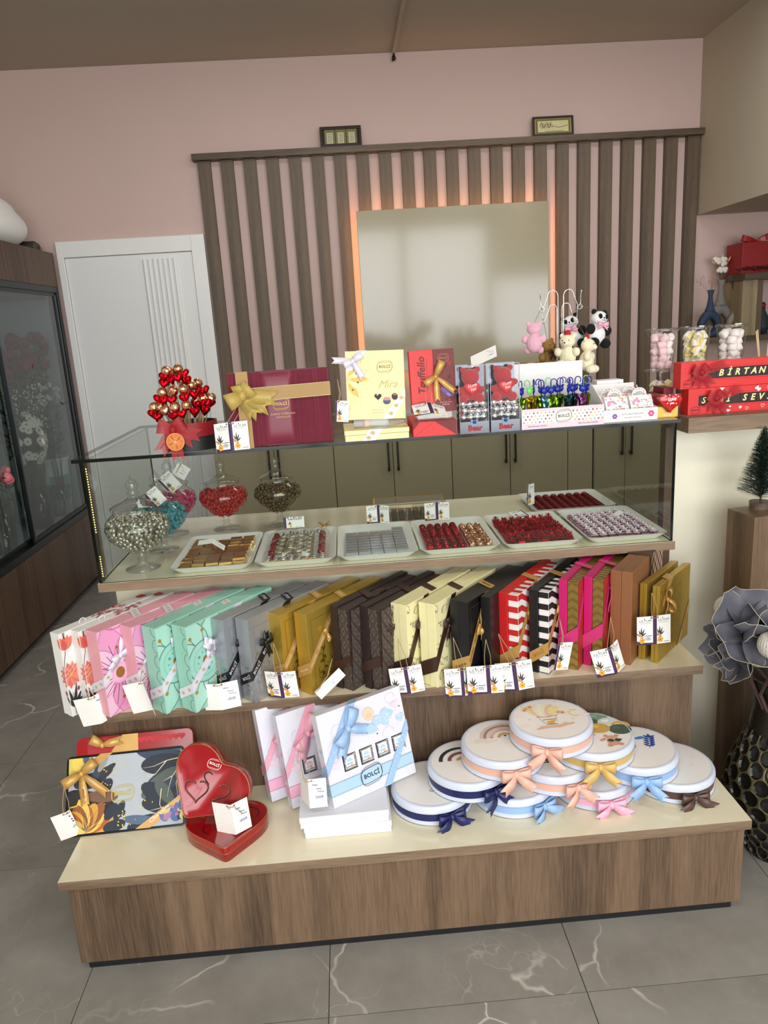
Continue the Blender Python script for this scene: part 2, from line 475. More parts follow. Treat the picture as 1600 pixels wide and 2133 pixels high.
BLACKM = mat('black_metal', (16, 17, 19), 0.35, 0.2)
OLIVE = mat('olive_gloss_lacquer', (160, 151, 126), 0.16, noise=0.02, coat=0.4)
CHROME = mat('chrome', (225, 225, 228), 0.12, 1.0)
GOLDM = mat('gold_metal', (226, 178, 92), 0.25, 1.0)

def struct(name, mb, mats, parent=None, **k):
    o = mb.build(name, mats, parent, **k)
    if parent is None: o['kind'] = 'structure'
    return o

# ---- floor with its tiles
def floor_mat():
    m = bpy.data.materials.new('grey_marble_tile'); m.use_nodes = True; nt = m.node_tree; b = nt.nodes['Principled BSDF']
    tc = nt.nodes.new('ShaderNodeTexCoord'); oi = nt.nodes.new('ShaderNodeObjectInfo')
    mp = nt.nodes.new('ShaderNodeVectorMath'); mp.operation = 'MULTIPLY_ADD'; mp.inputs[1].default_value = (1,1,1)
    sc = nt.nodes.new('ShaderNodeVectorMath'); sc.operation = 'SCALE'; sc.inputs['Scale'].default_value = 37.0
    cb = nt.nodes.new('ShaderNodeCombineXYZ')
    for i in range(3): nt.links.new(oi.outputs['Random'], cb.inputs[i])
    nt.links.new(cb.outputs[0], sc.inputs[0]); nt.links.new(tc.outputs['Object'], mp.inputs[0]); nt.links.new(sc.outputs[0], mp.inputs[2])
    n = nt.nodes.new('ShaderNodeTexNoise'); n.inputs['Scale'].default_value = 5; n.inputs['Detail'].default_value = 8; n.inputs['Roughness'].default_value = 0.65
    nt.links.new(mp.outputs[0], n.inputs['Vector'])
    cr = nt.nodes.new('ShaderNodeValToRGB'); e = cr.color_ramp.elements
    e[0].position = 0.3; e[0].color = lin((126,122,116))+(1,); e[1].position = 0.72; e[1].color = lin((150,146,140))+(1,)
    nt.links.new(n.outputs['Fac'], cr.inputs[0])
    def veins(scale, width, dist):
        dn = nt.nodes.new('ShaderNodeTexNoise'); dn.inputs['Scale'].default_value = 3.0; dn.inputs['Detail'].default_value = 4
        nt.links.new(mp.outputs[0], dn.inputs['Vector'])
        ad = nt.nodes.new('ShaderNodeVectorMath'); ad.operation = 'MULTIPLY_ADD'; ad.inputs[1].default_value = (dist,dist,dist)
        nt.links.new(dn.outputs['Color'], ad.inputs[0]); nt.links.new(mp.outputs[0], ad.inputs[2])
        vo = nt.nodes.new('ShaderNodeTexVoronoi'); vo.feature = 'DISTANCE_TO_EDGE'; vo.inputs['Scale'].default_value = scale
        nt.links.new(ad.outputs[0], vo.inputs['Vector'])
        r = nt.nodes.new('ShaderNodeMapRange'); r.inputs[1].default_value = 0; r.inputs[2].default_value = width; r.inputs[3].default_value = 1; r.inputs[4].default_value = 0
        nt.links.new(vo.outputs['Distance'], r.inputs[0])
        ms = nt.nodes.new('ShaderNodeTexNoise'); ms.inputs['Scale'].default_value = 4.2; nt.links.new(ad.outputs[0], ms.inputs['Vector'])
        r2 = nt.nodes.new('ShaderNodeMapRange'); r2.inputs[1].default_value = 0.47; r2.inputs[2].default_value = 0.66; nt.links.new(ms.outputs['Fac'], r2.inputs[0])
        mu = nt.nodes.new('ShaderNodeMath'); mu.operation = 'MULTIPLY'; nt.links.new(r.outputs[0], mu.inputs[0]); nt.links.new(r2.outputs[0], mu.inputs[1])
        return mu
    v1 = veins(2.3, 0.014, 0.35); v2 = veins(5.5, 0.009, 0.5)
    ad = nt.nodes.new('ShaderNodeMath'); ad.operation = 'MULTIPLY_ADD'; ad.inputs[1].default_value = 0.35; ad.use_clamp = True
    nt.links.new(v2.outputs[0], ad.inputs[0]); nt.links.new(v1.outputs[0], ad.inputs[2])
    mx = nt.nodes.new('ShaderNodeMix'); mx.data_type = 'RGBA'; mx.inputs[7].default_value = lin((206,202,194))+(1,)
    nt.links.new(ad.outputs[0], mx.inputs[0]); nt.links.new(cr.outputs[0], mx.inputs[6]); nt.links.new(mx.outputs[2], b.inputs['Base Color'])
    b.inputs['Roughness'].default_value = 0.38
    return m
TILE = floor_mat()
fl = struct('floor', MB().boxw(-1.75, -3.7, -0.08, 5.1, YW+0.1, -0.004), mat('grout', (92, 88, 83), 0.8))
tw = 0.6125
tile_me = MB().boxw(-tw/2+0.0012, -tw/2+0.0012, -0.004, tw/2-0.0012, tw/2-0.0012, 0.0).mesh('floor_tile', TILE)
for i in range(-3, 7):
    for j in range(-5, 6):
        x = 0.037+tw*(i+0.5); y = -0.19+tw*(j+0.5)
        if y < -2.6 or y-tw/2 > YW or x-tw/2 > 4.6: continue
        link('floor_tile', tile_me, fl, Matrix.Translation((x, y, 0)))
# ---- walls and ceiling
struct('wall_back', MB().boxw(-1.75, YW, 0, 5.1, YW+0.12, ZCEIL), PINK)
struct('wall_left', MB().boxw(-1.87, -3.7, 0, -1.75, YW+0.12, ZCEIL), CREAMW)
struct('wall_right', MB().boxw(5.1, -3.7, 0, 5.22, YW+0.12, ZCEIL), CREAMW)
struct('ceiling', MB().boxw(-1.87, -3.82, ZCEIL, 5.22, YW+0.12, ZCEIL+0.1), CEIL)
wf = MB()
wf.boxw(-1.87, -3.82, 0, -0.55, -3.7, ZCEIL); wf.boxw(4.3, -3.82, 0, 5.22, -3.7, ZCEIL)
wf.boxw(-0.55, -3.82, 2.9, 4.3, -3.7, ZCEIL); wf.boxw(-0.55, -3.82, 0, 4.3, -3.7, 0.6)
struct('wall_front', wf, BEIGE)
for i, x in enumerate((0.45, 1.75, 3.05)):
    struct('trim_%d' % (i+1), MB().boxw(x, -3.79, 0.6, x+0.1, -3.7, 2.9), BLACKM)
struct('trim_4', MB().boxw(3.12, -3.7, 2.115, 5.1, YW, ZCEIL), BEIGE)      # boxed-in soffit on the right
for i, (x, y) in enumerate(((0.4, -1.7), (2.6, -1.7), (0.6, 1.75), (2.4, 1.75))):    # made-up frames, out of view, around the added ceiling fill lights
    f_ = MB(); f_.boxw(x-0.58, y-0.28, 3.10, x-0.55, y+0.28, ZCEIL); f_.boxw(x+0.55, y-0.28, 3.10, x+0.58, y+0.28, ZCEIL); f_.boxw(x-0.55, y-0.28, 3.10, x+0.55, y-0.25, ZCEIL); f_.boxw(x-0.55, y+0.25, 3.10, x+0.55, y+0.28, ZCEIL)
    struct('trim_%d' % (5+i), f_, WHITE)
rw = thing('cable_raceway', 'narrow taupe cable cover running along the ceiling above the wall board', 'cable cover', (1.222, 0, 3.12))
MB().boxw(-0.011, 0.2, -0.012, 0.011, YW-0.06, 0.01).build('cover', CEIL, rw)
b_ = MB(); b_.ell((0, YW-0.035, -0.03), (0.012, 0.012, 0.016)); b_.tube([(0,YW-0.06,0),(0,YW-0.035,-0.02)], 0.006)
b_.tube([(-0.012, YW-0.035, -0.045), (0.012, YW-0.035, -0.035)], 0.004)
b_.build('cable_end', BLACKM, rw, True)

# ---- white door
dr = bpy.data.objects.new('door_1', None); COL.objects.link(dr); dr['kind'] = 'structure'
d0 = at(150, 505, y=YW-0.03); x1 = at(424, 487, y=YW-0.03).x; zt = at(424, 487, y=YW-0.03).z
x0 = -0.925; fw_ = 0.085
m_ = MB(); m_.boxw(x0, YW-0.035, 0, x0+0.04, YW, zt); m_.boxw(x1-fw_, YW-0.035, 0, x1, YW, zt)
m_.build('door_frame_upright', WHITE, dr, bev=0.003)
MB().boxw(x0+0.04, YW-0.033, zt-fw_-0.01, x1-fw_, YW, zt).build('door_frame_head', WHITE, dr, bev=0.003)
MB().boxw(x0+0.042, YW-0.02, 0.008, x1-fw_-0.003, YW, zt-fw_-0.013).build('door_leaf', mat('white_door', (236, 238, 238), 0.4, noise=0.01), dr, bev=0.002)
lx = at(298, 540, y=YW-0.02).x; rx_ = at(366, 536, y=YW-0.02).x
for i in range(7):
    cx = lx+0.008+(rx_-lx-0.016)*i/6
    rb = MB().prism([(cx+0.0135*math.cos(PI*k/8), YW-0.02-0.017*math.sin(PI*k/8)) for k in range(9)], 0.12, zt-fw_-0.045)
    rb.build('moulding_rib', WHITE, dr, True, autos=40)

# ---- wooden slat wall
sw = thing('slat_wall', 'brown wooden slat cladding with top rail on the pink wall', 'wall cladding', (0, YW-0.05, 0))
ry = YW-0.075-(YW-0.05)
xl = at(398, 323, y=YW-0.075).x; xr = at(1475, 263, y=YW-0.075).x
zrt = (at(398, 323, y=YW-0.075).z+at(1475, 263, y=YW-0.075).z)/2
MB().boxw(xl, -0.03, zrt-0.036, xr, 0.05, zrt).build('top_rail', W_SLATX, sw, bev=0.002)
s0 = at(424, 340, y=YW-0.042).x; s1 = at(1446, 285, y=YW-0.042).x
slat_me = MB().boxw(-0.038, 0.008, 0.0, 0.038, 0.05, zrt-0.037).mesh('slat', W_SLAT)
for i in range(23): link('slat', slat_me, sw, Matrix.Translation((s0+(s1-s0)*i/22, 0, 0)))

# ---- glossy board with a warm light behind it
YB = YW-0.15
tl = at(742, 441, y=YB); tr = at(1141, 418, y=YB); br = at(1150, 752, y=YB)
bz1 = (tl.z+tr.z)/2; bz0 = 1.262
bd = thing('wall_board', 'glossy greige rectangular board mounted on the slats with warm light behind', 'wall board', (0, YB, 0))
MB().boxw(tl.x, -0.012, bz0, tr.x, 0.014, bz1).build('panel', mat('greige_gloss_panel', (164, 155, 130), 0.13, noise=0.015, coat=0.5, bump=0.03, bscale=40), bd, bev=0.002)
bk = MB(); bk.boxw(tl.x+0.1, 0.014, bz0+0.1, tr.x-0.1, 0.082, bz1-0.1); bk.build('mounting_frame', BLACKM, bd)
LEDW = mat('warm_led', (255, 190, 120), 0.5, emit=13)
ld = MB(); q = 0.03
ld.boxw(tl.x+q, 0.016, bz1-q-0.012, tr.x-q, 0.03, bz1-q); ld.boxw(tl.x+q, 0.016, bz0+q, tr.x-q, 0.03, bz0+q+0.012)
ld.boxw(tl.x+q, 0.016, bz0+q, tl.x+q+0.012, 0.03, bz1-q); ld.boxw(tr.x-q-0.012, 0.016, bz0+q, tr.x-q, 0.03, bz1-q)
ld.build('light_strip', LEDW, bd)

# ---- two small framed plaques on the rail
GOLDP = mat('gold_plaque', (176, 158, 96), 0.4, 0.3); PALEP = mat('pale_gold_print', (214, 204, 150), 0.6)
def plaque(px, label, kind):
    a = at(px[0], px[1], y=YW-0.06); b = at(px[2], px[3], y=YW-0.06); w = b.x-a.x; h = a.z-zrt
    t = thing('framed_plaque', label, 'plaque', (a.x, YW-0.06, zrt))
    t.rotation_euler = (R(-8), 0, 0)
    f = MB(); k = 0.016 if kind else 0.012
    f.boxw(0, -0.01, 0, w, 0.01, k); f.boxw(0, -0.01, h-k, w, 0.01, h); f.boxw(0, -0.01, k, k, 0.01, h-k); f.boxw(w-k, -0.01, k, w, 0.01, h-k)
    f.build('frame', mat('dark_frame_wood', (44, 27, 22), 0.4), t, bev=0.002)
    MB().boxw(k, -0.002, k, w-k, 0.009, h-k).build('backing', mat('dark_backing', (30, 24, 20), 0.6) if kind else GOLDP, t)
    A = Art((0, -0.0025, 0), (1,0,0), (0,0,1))
    if kind:
        for i in range(3):
            x = w*(0.11+0.265*i); A.rect(x, 0.01, x+w*0.25, h*0.85, (128,118,66)); A.rect(x+w*0.05, 0.02, x+w*0.2, h*0.7, (206,204,176))
            for j in range(6): A.stroke([(x+w*0.07, 0.028+j*0.009), (x+w*0.18, 0.028+j*0.009)], 0.003, (110,106,80))
    else:
        A.rect(k*1.6, k*1.3, w-k*1.6, h-k*1.3, (120,108,50)); A.rect(k*2.6, k*1.9, w-k*2.6, h-k*2.1, (216,208,158))
        P = [(w*0.18+w*0.3*i/26+0.006*math.sin(i*2.3), h*0.55+0.02*math.sin(i*1.7)) for i in range(27)]
        A.stroke(P, 0.003, (70,66,40)); A.stroke([(w*0.48, h*0.5), (w*0.65, h*0.42), (w*0.86, h*0.52)], 0.003, (70,66,40))
        A.stroke([(w*0.3, h*0.24), (w*0.75, h*0.24)], 0.003, (90,84,50))
    A.build('print', t)
plaque((665, 264, 754, 303), 'small dark framed plaque with three gold panels standing on the slat rail', 1)
plaque((1110, 243, 1195, 281), 'small brown framed plaque with one gold calligraphy print on the slat rail', 0)

# ---- low olive cabinets along the back wall
YC = 2.75; CT = 0.985
gx = [-0.003, 0.697, 1.397, 2.098, 2.80]
clab = ['olive gloss cabinet seen through the candy jars at the left', 'olive gloss cabinet behind the silver chocolate tray', 'olive gloss cabinet behind the red flower chocolate tray', 'olive gloss cabinet at the far right behind the glass case']
for i in range(4):
    x0, x1 = gx[i], gx[i+1]
    t = thing('base_cabinet', clab[i], 'cabinet', (x0, YC, 0), group='olive back cabinets')
    w = x1-x0
    MB().boxw(0.002, 0.02, 0.08, w-0.002, YW-YC-0.075, CT-0.03).build('body', mat('cabinet_carcass', (120, 112, 92), 0.5), t)
    MB().boxw(0.002, 0.05, 0, w-0.002, 0.5, 0.08).build('plinth', BLACKM, t)
    for k in range(2):
        d = MB().boxw(0.002+k*w/2, 0, 0.085, w/2-0.002+k*w/2, 0.02, CT-0.032).build('door', OLIVE, t, bev=0.0015)
        hx = w/2+(-0.028 if k == 0 else 0.028)
        hb = MB().boxw(hx-0.006, -0.03, 0.715, hx+0.006, -0.022, CT-0.04); hb.boxw(hx-0.006, -0.03, 0.715, hx+0.006, 0, 0.735); hb.boxw(hx-0.006, -0.03, CT-0.06, hx+0.006, 0, CT-0.04)
        hb.build('handle', BLACKM, d)
tag(MB().boxw(-0.02, YC-0.015, CT-0.03, 2.82, YW-0.07, CT).build('back_worktop', W_OAKX), 'wooden worktop on the olive back cabinets', 'worktop')

# ================================================================ stepped display
def plate(name, x0, y0, x1, y1, z, th, parent):
    return MB().box(x0, y0, z-th, x1, y1, z, mats=[1, 0, 1, 1, 1, 1]).build(name, [CREAM, W_OAKX], parent)
s1_ = thing('display_step', 'low front display step with cream top and brown oak front', 'display step', (0, 0, 0))
plate('top_board', 0, 0, 1.75, 0.335, H1, 0.026, s1_)
MB().boxw(0.018, 0.006, 0.03, 1.735, 0.024, H1-0.026).build('front_panel', W_OAK, s1_)
MB().boxw(0.018, 0.024, 0.03, 0.036, 0.335, H1-0.026).build('side_panel', W_OAK, s1_)
MB().boxw(1.717, 0.024, 0.03, 1.735, 0.335, H1-0.026).build('side_panel', W_OAK, s1_)
MB().boxw(0.03, 0.02, 0, 1.72, 0.335, 0.03).build('plinth', mat('black_plinth', (20, 21, 26), 0.5), s1_)
s2_ = thing('display_step', 'upper display step with cream top holding the row of standing gift boxes', 'display step', (0, 0, 0))
plate('top_board', -0.002, 0.308, 1.758, 0.634, H2, 0.026, s2_)
MB().boxw(0.011, 0.336, 0, 1.743, 0.354, H2-0.026).build('front_panel', W_OAK, s2_)
MB().boxw(0.011, 0.354, 0, 0.029, 0.634, H2-0.026).build('side_panel', W_OAK, s2_)
MB().boxw(1.725, 0.354, 0, 1.743, 0.634, H2-0.026).build('side_panel', W_OAK, s2_)
# ---- glass case
CASE_X0, CASE_X1, CASE_Y0, CASE_Y1 = 0.0255, 1.7581, 0.518, 1.262
gc = thing('glass_display_case', 'glass chocolate display case on a cream base above the steps', 'display case', (0, 0, 0))
plate('deck_board', CASE_X0, CASE_Y0, CASE_X1, CASE_Y1, ZD, 0.026, gc)
GL = glass('clear_pane', (0.85, 0.89, 0.86), 1.0)
GE = mat('dark_green_glass_edge', (12, 20, 18), 0.1)
MB().boxw(0.035, 0.636, 0, 1.75, 0.654, ZD-0.026).build('base_front_panel', CREAMW, gc)
MB().boxw(0.035, 0.654, 0, 0.053, 1.25, ZD-0.026).build('base_side_panel', CREAMW, gc)
MB().boxw(1.732, 0.654, 0, 1.75, 1.25, ZD-0.026).build('base_side_panel', CREAMW, gc)
def pane(name, x0, y0, z0, x1, y1, z1, edge=None):
    """sheet of glass: clear faces, dark edges"""
    dx, dy, dz = x1-x0, y1-y0, z1-z0; mn = min(dx, dy, dz)
    mm = [0]*6
    if mn == dz: mm = [2, 0, 1, 1, 1, 1]
    elif mn == dy: mm = [1, 1, 0, 1, 2, 1]
    else: mm = [1, 1, 1, 0, 1, 2]
    # one reflecting skin; the far face is left open so that light crosses the sheet once
    mb = MB(); vs = [(x0,y0,z0),(x1,y0,z0),(x1,y1,z0),(x0,y1,z0),(x0,y0,z1),(x1,y0,z1),(x1,y1,z1),(x0,y1,z1)]
    fs = [(0,3,2,1),(4,5,6,7),(0,1,5,4),(1,2,6,5),(2,3,7,6),(3,0,4,7)]
    for f, k in zip(fs, mm):
        if k < 2: mb.add([vs[i] for i in f], [(0,1,2,3)], k)
    return mb.build(name, [GL, GE], gc)
zt_ = ZG-0.010
pane('front_glass', 0.03, 0.524, ZD, 1.752, 0.530, zt_)
pane('side_glass', 0.030, 0.530, ZD, 0.036, 1.255, zt_)
pane('side_glass', 1.746, 0.530, ZD, 1.752, 1.255, zt_)
pane('top_glass', 0.008, 0.516, zt_, 1.760, 1.262, ZG)
LEDC = mat('case_led', (255, 214, 120), 0.5, emit=1.6)
MB().boxw(0.037, 0.531, ZD+0.004, 0.043, 0.537, zt_).build('corner_strip', mat('led_profile', (60, 58, 46), 0.4, 0.5), gc)
lm = MB()
for i in range(44):
    z = ZD+0.02+i*(zt_-ZD-0.04)/43
    if (i//9) % 2 == 0 or i > 24: lm.boxw(0.0395, 0.5302, z-0.0018, 0.0425, 0.5308, z+0.0018)
o_ = lm.build('led_dot', LEDC, gc); o_['kind'] = 'stuff'
# ---- counter on the right
rc = thing('service_counter', 'cream fronted service counter with thick oak worktop right of the glass case', 'counter', (0, 0, 0))
MB().boxw(1.786, 0.522, 1.197, 4.2, 1.15, 1.2425).build('worktop', W_OAKX, rc, bev=0.001)
MB().boxw(1.805, 0.66, 0, 4.15, 0.68, 1.197).build('front_panel', CREAMW, rc)
MB().boxw(1.780, 0.66, 0, 1.804, 0.70, 1.197).build('side_panel', W_DARK, rc)
# ---- pedestal with bottle-brush tree
pp = at(1573, 1075, y=0.40)
pd = thing('wooden_pedestal', 'tall square oak pedestal carrying the small fir tree', 'pedestal', (1.934, 0.40, 0), R(9))
MB().boxw(0, 0, 0, 0.24, 0.12, 0.962).build('column', W_OAK, pd, bev=0.0015)
# ================================================================ flower cooler on the left
FX = -0.937; FY0, FY1 = 1.05, YW-0.06
fg = thing('flower_cooler', 'tall flower cooler with ribbed brown fascia and dark framed sliding glass doors', 'cooler', (FX, FY0, 0))
FL_ = FY1-FY0
GREYF = mat('grey_aluminium', (96, 100, 104), 0.35, 0.7); DARKF = mat('black_aluminium', (20, 22, 25), 0.35, 0.4)
fa = MB(); ba = MB(); n = int(FL_/0.038)
fa.boxw(-0.72, 0, 1.90, -0.008, FL_, 2.10); ba.boxw(-0.72, 0, 0.05, -0.008, FL_, 0.475)
for i in range(n):
    y = i*FL_/n; fa.boxw(-0.008, y+0.003, 1.90, 0, y+FL_/n, 2.10); ba.boxw(-0.008, y+0.003, 0.05, 0, y+FL_/n, 0.475)
fa.build('ribbed_fascia', W_DARK, fg); ba.build('ribbed_base', W_DARK, fg)
MB().boxw(-0.7, 0, 0, -0.05, FL_, 0.05).build('plinth', BLACKM, fg)
fm = MB(); fm.boxw(-0.06, 0, 0.475, -0.002, FL_, 0.515); fm.boxw(-0.06, 0, 1.865, -0.002, FL_, 1.90); fm.boxw(-0.06, FL_-0.035, 0.515, -0.002, FL_, 1.865); fm.boxw(-0.06, 0, 0.515, -0.002, 0.035, 1.865)
fm.build('outer_frame', DARKF, fg, bev=0.002)
body = MB(); body.boxw(-0.72, 0, 0.475, -0.70, FL_, 1.9); body.boxw(-0.7, 0, 0.475, -0.06, FL_, 0.50); body.boxw(-0.7, FL_-0.02, 0.5, -0.06, FL_, 1.9)
body.build('inner_lining', mat('cooler_lining', (150, 160, 160), 0.5), fg)
MB().boxw(-0.70, 0.03, 1.83, -0.08, FL_-0.03, 1.86).build('cooler_ceiling', mat('cooler_top', (110, 116, 118), 0.4), fg)
GF = glass('cooler_pane', (0.60, 0.66, 0.66), 1.3, 0.02, 0.05)
mull = 2.42-FY0
for y0, y1, off in ((0.04, mull+0.03, -0.035), (mull-0.03, FL_-0.035, -0.012)):
    d = MB(); k = 0.03
    d.boxw(off-0.012, y0, 0.515, off, y0+k, 1.865); d.boxw(off-0.012, y1-k, 0.515, off, y1, 1.865); d.boxw(off-0.012, y0+k, 0.515, off, y1-k, 0.54); d.boxw(off-0.012, y0+k, 1.845, off, y1-k, 1.865)
    dd = d.build('sliding_door', DARKF, fg)
    MB().quad((off-0.006, y0+k, 0.54), (off-0.006, y1-k, 0.54), (off-0.006, y1-k, 1.845), (off-0.006, y0+k, 1.845)).build('door_glass', GF, dd)
    MB().boxw(off, y0+0.009, 0.54, off+0.004, y0+0.020, 1.85).build('door_trim', GREYF, dd); MB().boxw(off, y1-0.02, 0.54, off+0.004, y1-0.009, 1.85).build('door_trim', GREYF, dd)
# ---- flowers kept inside
DAISYW = mat('daisy_white', (240, 238, 230), 0.6); DAISYY = mat('daisy_centre', (170, 158, 60), 0.7)
STEMG = mat('stem_green', (70, 96, 52), 0.6); LEAFG = mat('leaf_green', (52, 82, 48), 0.5); LEAFD = mat('leaf_dark', (38, 60, 40), 0.5)
ROSER = mat('rose_red', (118, 16, 28), 0.6); ROSEP = mat('rose_pink', (216, 120, 130), 0.6)
def daisy_mesh():
    b = MB()
    for i in range(13):
        a = 2*PI*i/13+random.uniform(-.1,.1); d = V3((math.cos(a), math.sin(a), 0)); w = V3((-d.y, d.x, 0))
        up = random.uniform(-0.002, 0.005)
        b.add([d*0.004-w*0.0025, d*0.004+w*0.0025, d*0.017+w*0.0045+V3((0,0,up)), d*0.027+V3((0,0,up*0.6)), d*0.017-w*0.0045+V3((0,0,up))], [(0,4,3,2,1)])
    b.ell((0,0,0.002), (0.007,0.007,0.004), 10, 5, 1)
    return b.mesh('daisy', [DAISYW, DAISYY])
DM = [daisy_mesh() for _ in range(3)]
def bunch_vase(loc, h, r, col):
    b = MB().lathe([(r*0.85,0),(r*0.9,0.004),(r,h),(r-0.003,h),(r*0.86,0.006),(0.001,0.006)], 18)
    return b, col
CLEARV = glass('clear_vase', (0.85, 0.9, 0.88), 1.2)
def facing(p, d):
    """matrix placing local +z along d at p"""
    return Matrix.Translation(p) @ V3(d).to_track_quat('Z', 'Y').to_matrix().to_4x4()
cdz = 0.502
p0 = V3((-1.06, 2.80, cdz))
t = thing('daisy_bunch', 'bunch of white daisies in a clear vase behind the cooler glass', 'flowers', p0)
MB().lathe([(0.055,0),(0.06,0.004),(0.065,0.24),(0.062,0.24),(0.056,0.008),(0.001,0.008)], 18).build('vase', CLEARV, t, True)
cen = V3((0.025, -0.045, 0.53))
st = MB()
for i in range(64):
    a = random.uniform(0, 2*PI); z = random.uniform(-0.8, 1); rr = math.sqrt(1-z*z)
    d = V3((rr*math.cos(a), rr*math.sin(a), z))
    if d.x < -0.35: d.x *= -1
    p = cen+V3((d.x*0.075, d.y*0.15, d.z*0.155))
    link('daisy_head', DM[i % 3], t, facing(p, d+V3((0.35,-0.35,0.1)))); 
    if i % 2 == 0: st.tube([p, cen*0.6+V3((0,0,0.08))+p*0.15, V3((random.uniform(-.03,.03), random.uniform(-.03,.03), 0.02))], 0.002, 4)
st.build('stem', STEMG, t)
def leafy(name, label, loc, h, spread, nst, mats, heads=None, hr=0.02, nleaf=8, vase=0.2, cat='flowers', lean=(0.02,0)):
    t = thing(name, label, cat, loc)
    if vase: MB().lathe([(0.05,0),(0.062,vase),(0.059,vase),(0.046,0.006),(0.001,0.006)], 16).build('vase', CLEARV, t, True)
    sb = MB(); hb = MB(); lb = MB()
    for i in range(nst):
        a = random.uniform(0, 2*PI); s = spread*math.sqrt(random.random()); hh = h*random.uniform(0.82, 1)
        tip = V3((math.cos(a)*s+lean[0], math.sin(a)*s+lean[1], hh)); base = V3((tip.x*0.15, tip.y*0.15, 0.01)); mid = V3((tip.x*0.55, tip.y*0.55, hh*0.55))
        sb.tube([base, mid, tip], 0.0022, 4)
        for k in range(nleaf):
            f = random.uniform(0.45, 0.97); p = base.lerp(mid, f*2) if f < 0.5 else mid.lerp(tip, f*2-1)
            b = random.uniform(0, 2*PI); d = V3((math.cos(b), math.sin(b), random.uniform(0, 0.8))).normalized(); w = V3((-d.y, d.x, 0)).normalized()*0.011; L = random.uniform(0.04, 0.085)
            lb.add([p, p+d*L*0.45+w, p+d*L, p+d*L*0.45-w], [(0,1,2,3)])
        if heads:
            for q in range(heads):
                hp = tip+V3((random.uniform(-1,1), random.uniform(-1,1), random.uniform(-1,0.6)))*(hr*1.2 if heads > 1 else 0)
                hb.ell(hp, (hr, hr, hr*0.85), 8, 6); hb.ell(hp+V3((0,0,hr*0.35)), (hr*0.66, hr*0.66, hr*0.7), 7, 5)
    sb.build('stem', STEMG, t); o = lb.build('foliage', mats[0], t)
    if heads: hb.build('bloom', mats[1], t, heads == 1)
    return t
leafy('red_rose_bunch', 'mass of red roses at the top of the cooler beside the mullion', (-1.10, 2.86, cdz), 1.10, 0.13, 22, (LEAFD, ROSER), 1, 0.036, 7)
leafy('red_rose_bunch', 'tall dark red roses nearest the white door inside the cooler', (-1.10, 3.17, cdz), 1.14, 0.09, 16, (LEAFD, ROSER), 1, 0.034, 8)
leafy('foliage_bunch', 'dark green foliage filling the middle of the cooler', (-1.22, 2.95, cdz), 0.95, 0.20, 26, (LEAFD, ROSER), 0, 0.03, 12)
leafy('white_lily_bunch', 'pale blossoms half hidden behind the roses in the cooler', (-1.06, 3.12, cdz), 0.84, 0.08, 12, (LEAFG, mat('pale_bloom', (196, 196, 186), 0.6)), 4, 0.014, 6)
gyp = leafy('gypsophila_bunch', 'airy sprigs of tiny white blossoms above the daisies', (-1.07, 2.84, cdz), 0.80, 0.10, 16, (LEAFG, DAISYW), 0, 0.004, 3)
gb = MB()
for i in range(150):
    a = random.uniform(0, 2*PI); s = 0.15*math.sqrt(random.random()); gb.ell((math.cos(a)*s*0.5+0.03, math.sin(a)*s+0.02, random.uniform(0.58, 0.84)), 0.005, 5, 4)
o_ = gb.build('tiny_blossom', DAISYW, gyp); o_['kind'] = 'stuff'
leafy('pink_rose_bunch', 'pink roses at the left edge of the picture inside the cooler', (-1.05, 2.28, cdz), 0.46, 0.08, 9, (LEAFG, ROSEP), 1, 0.03, 5)
leafy('red_rose_bunch', 'red roses behind the left cooler door', (-1.12, 2.45, cdz), 1.1, 0.13, 14, (LEAFD, ROSER), 1, 0.034, 8)
bkz = at(118, 960, x=-1.35)
t = thing('flower_bucket', 'white plastic flower bucket with red and teal label in the cooler', 'bucket', (-1.10, 3.20, cdz))
MB().lathe([(0.07,0),(0.09,0.34),(0.098,0.345),(0.098,0.36),(0.086,0.36),(0.066,0.01),(0.001,0.01)], 24).build('pail', mat('white_plastic', (225, 228, 226), 0.4), t, True, autos=40)
lbm = MB()
lbm.lathe([(0.079,0.10),(0.0865,0.25)], 12, a0=R(-95), a1=R(-5)); lbm.build('label_band', mat('teal_label', (90, 170, 170), 0.5), t)
lbm = MB().lathe([(0.0835,0.165),(0.0872,0.24)], 5, a0=R(-62), a1=R(-36)); lbm.build('label_patch', mat('red_label', (190, 50, 44), 0.5), t)

# ---- on top of the cooler
pb = at(0, 478, x=-1.12)
t = thing('white_plush_toy', 'white fluffy plush toy cut by the left picture edge on top of the cooler', 'plush toy', (-1.14, 2.98, 2.10))
FLUFF = mat('white_fluff', (238, 238, 236), 0.95, noise=0.05, bump=0.9, bscale=260, sheen=0.5)
b = MB(); b.ell((0, 0.0, 0.12), (0.18, 0.28, 0.118), 20, 12); b.ell((0.02,-0.05,0.17), (0.14, 0.20, 0.115), 18, 12)
o = b.build('body', FLUFF, t, True); rm = o.modifiers.new('union', 'REMESH'); rm.mode = 'VOXEL'; rm.voxel_size = 0.012; rm.use_smooth_shade = True; sm = o.modifiers.new('smooth', 'SMOOTH'); sm.iterations = 12
b = MB(); b.ell((0.06,-0.20,0.28), (0.05,0.03,0.05), 12, 8); b.build('ear', FLUFF, t, True)
t = thing('gift_hamper', 'small black box with green and red trim lying on top of the cooler', 'box', (-1.03, 3.20, 2.10), R(8))
b = MB().prism([(-0.10,0),(0.10,0),(0.10,0.032),(0.05,0.05),(-0.06,0.055),(-0.10,0.03)], -0.05, 0.05, axis='x'); b.build('box_body', mat('black_card', (22, 22, 24), 0.4), t)
b = MB().boxw(0.0505, 0.03, 0.006, 0.056, 0.058, 0.034); b.build('green_trim', LEAFG, t)
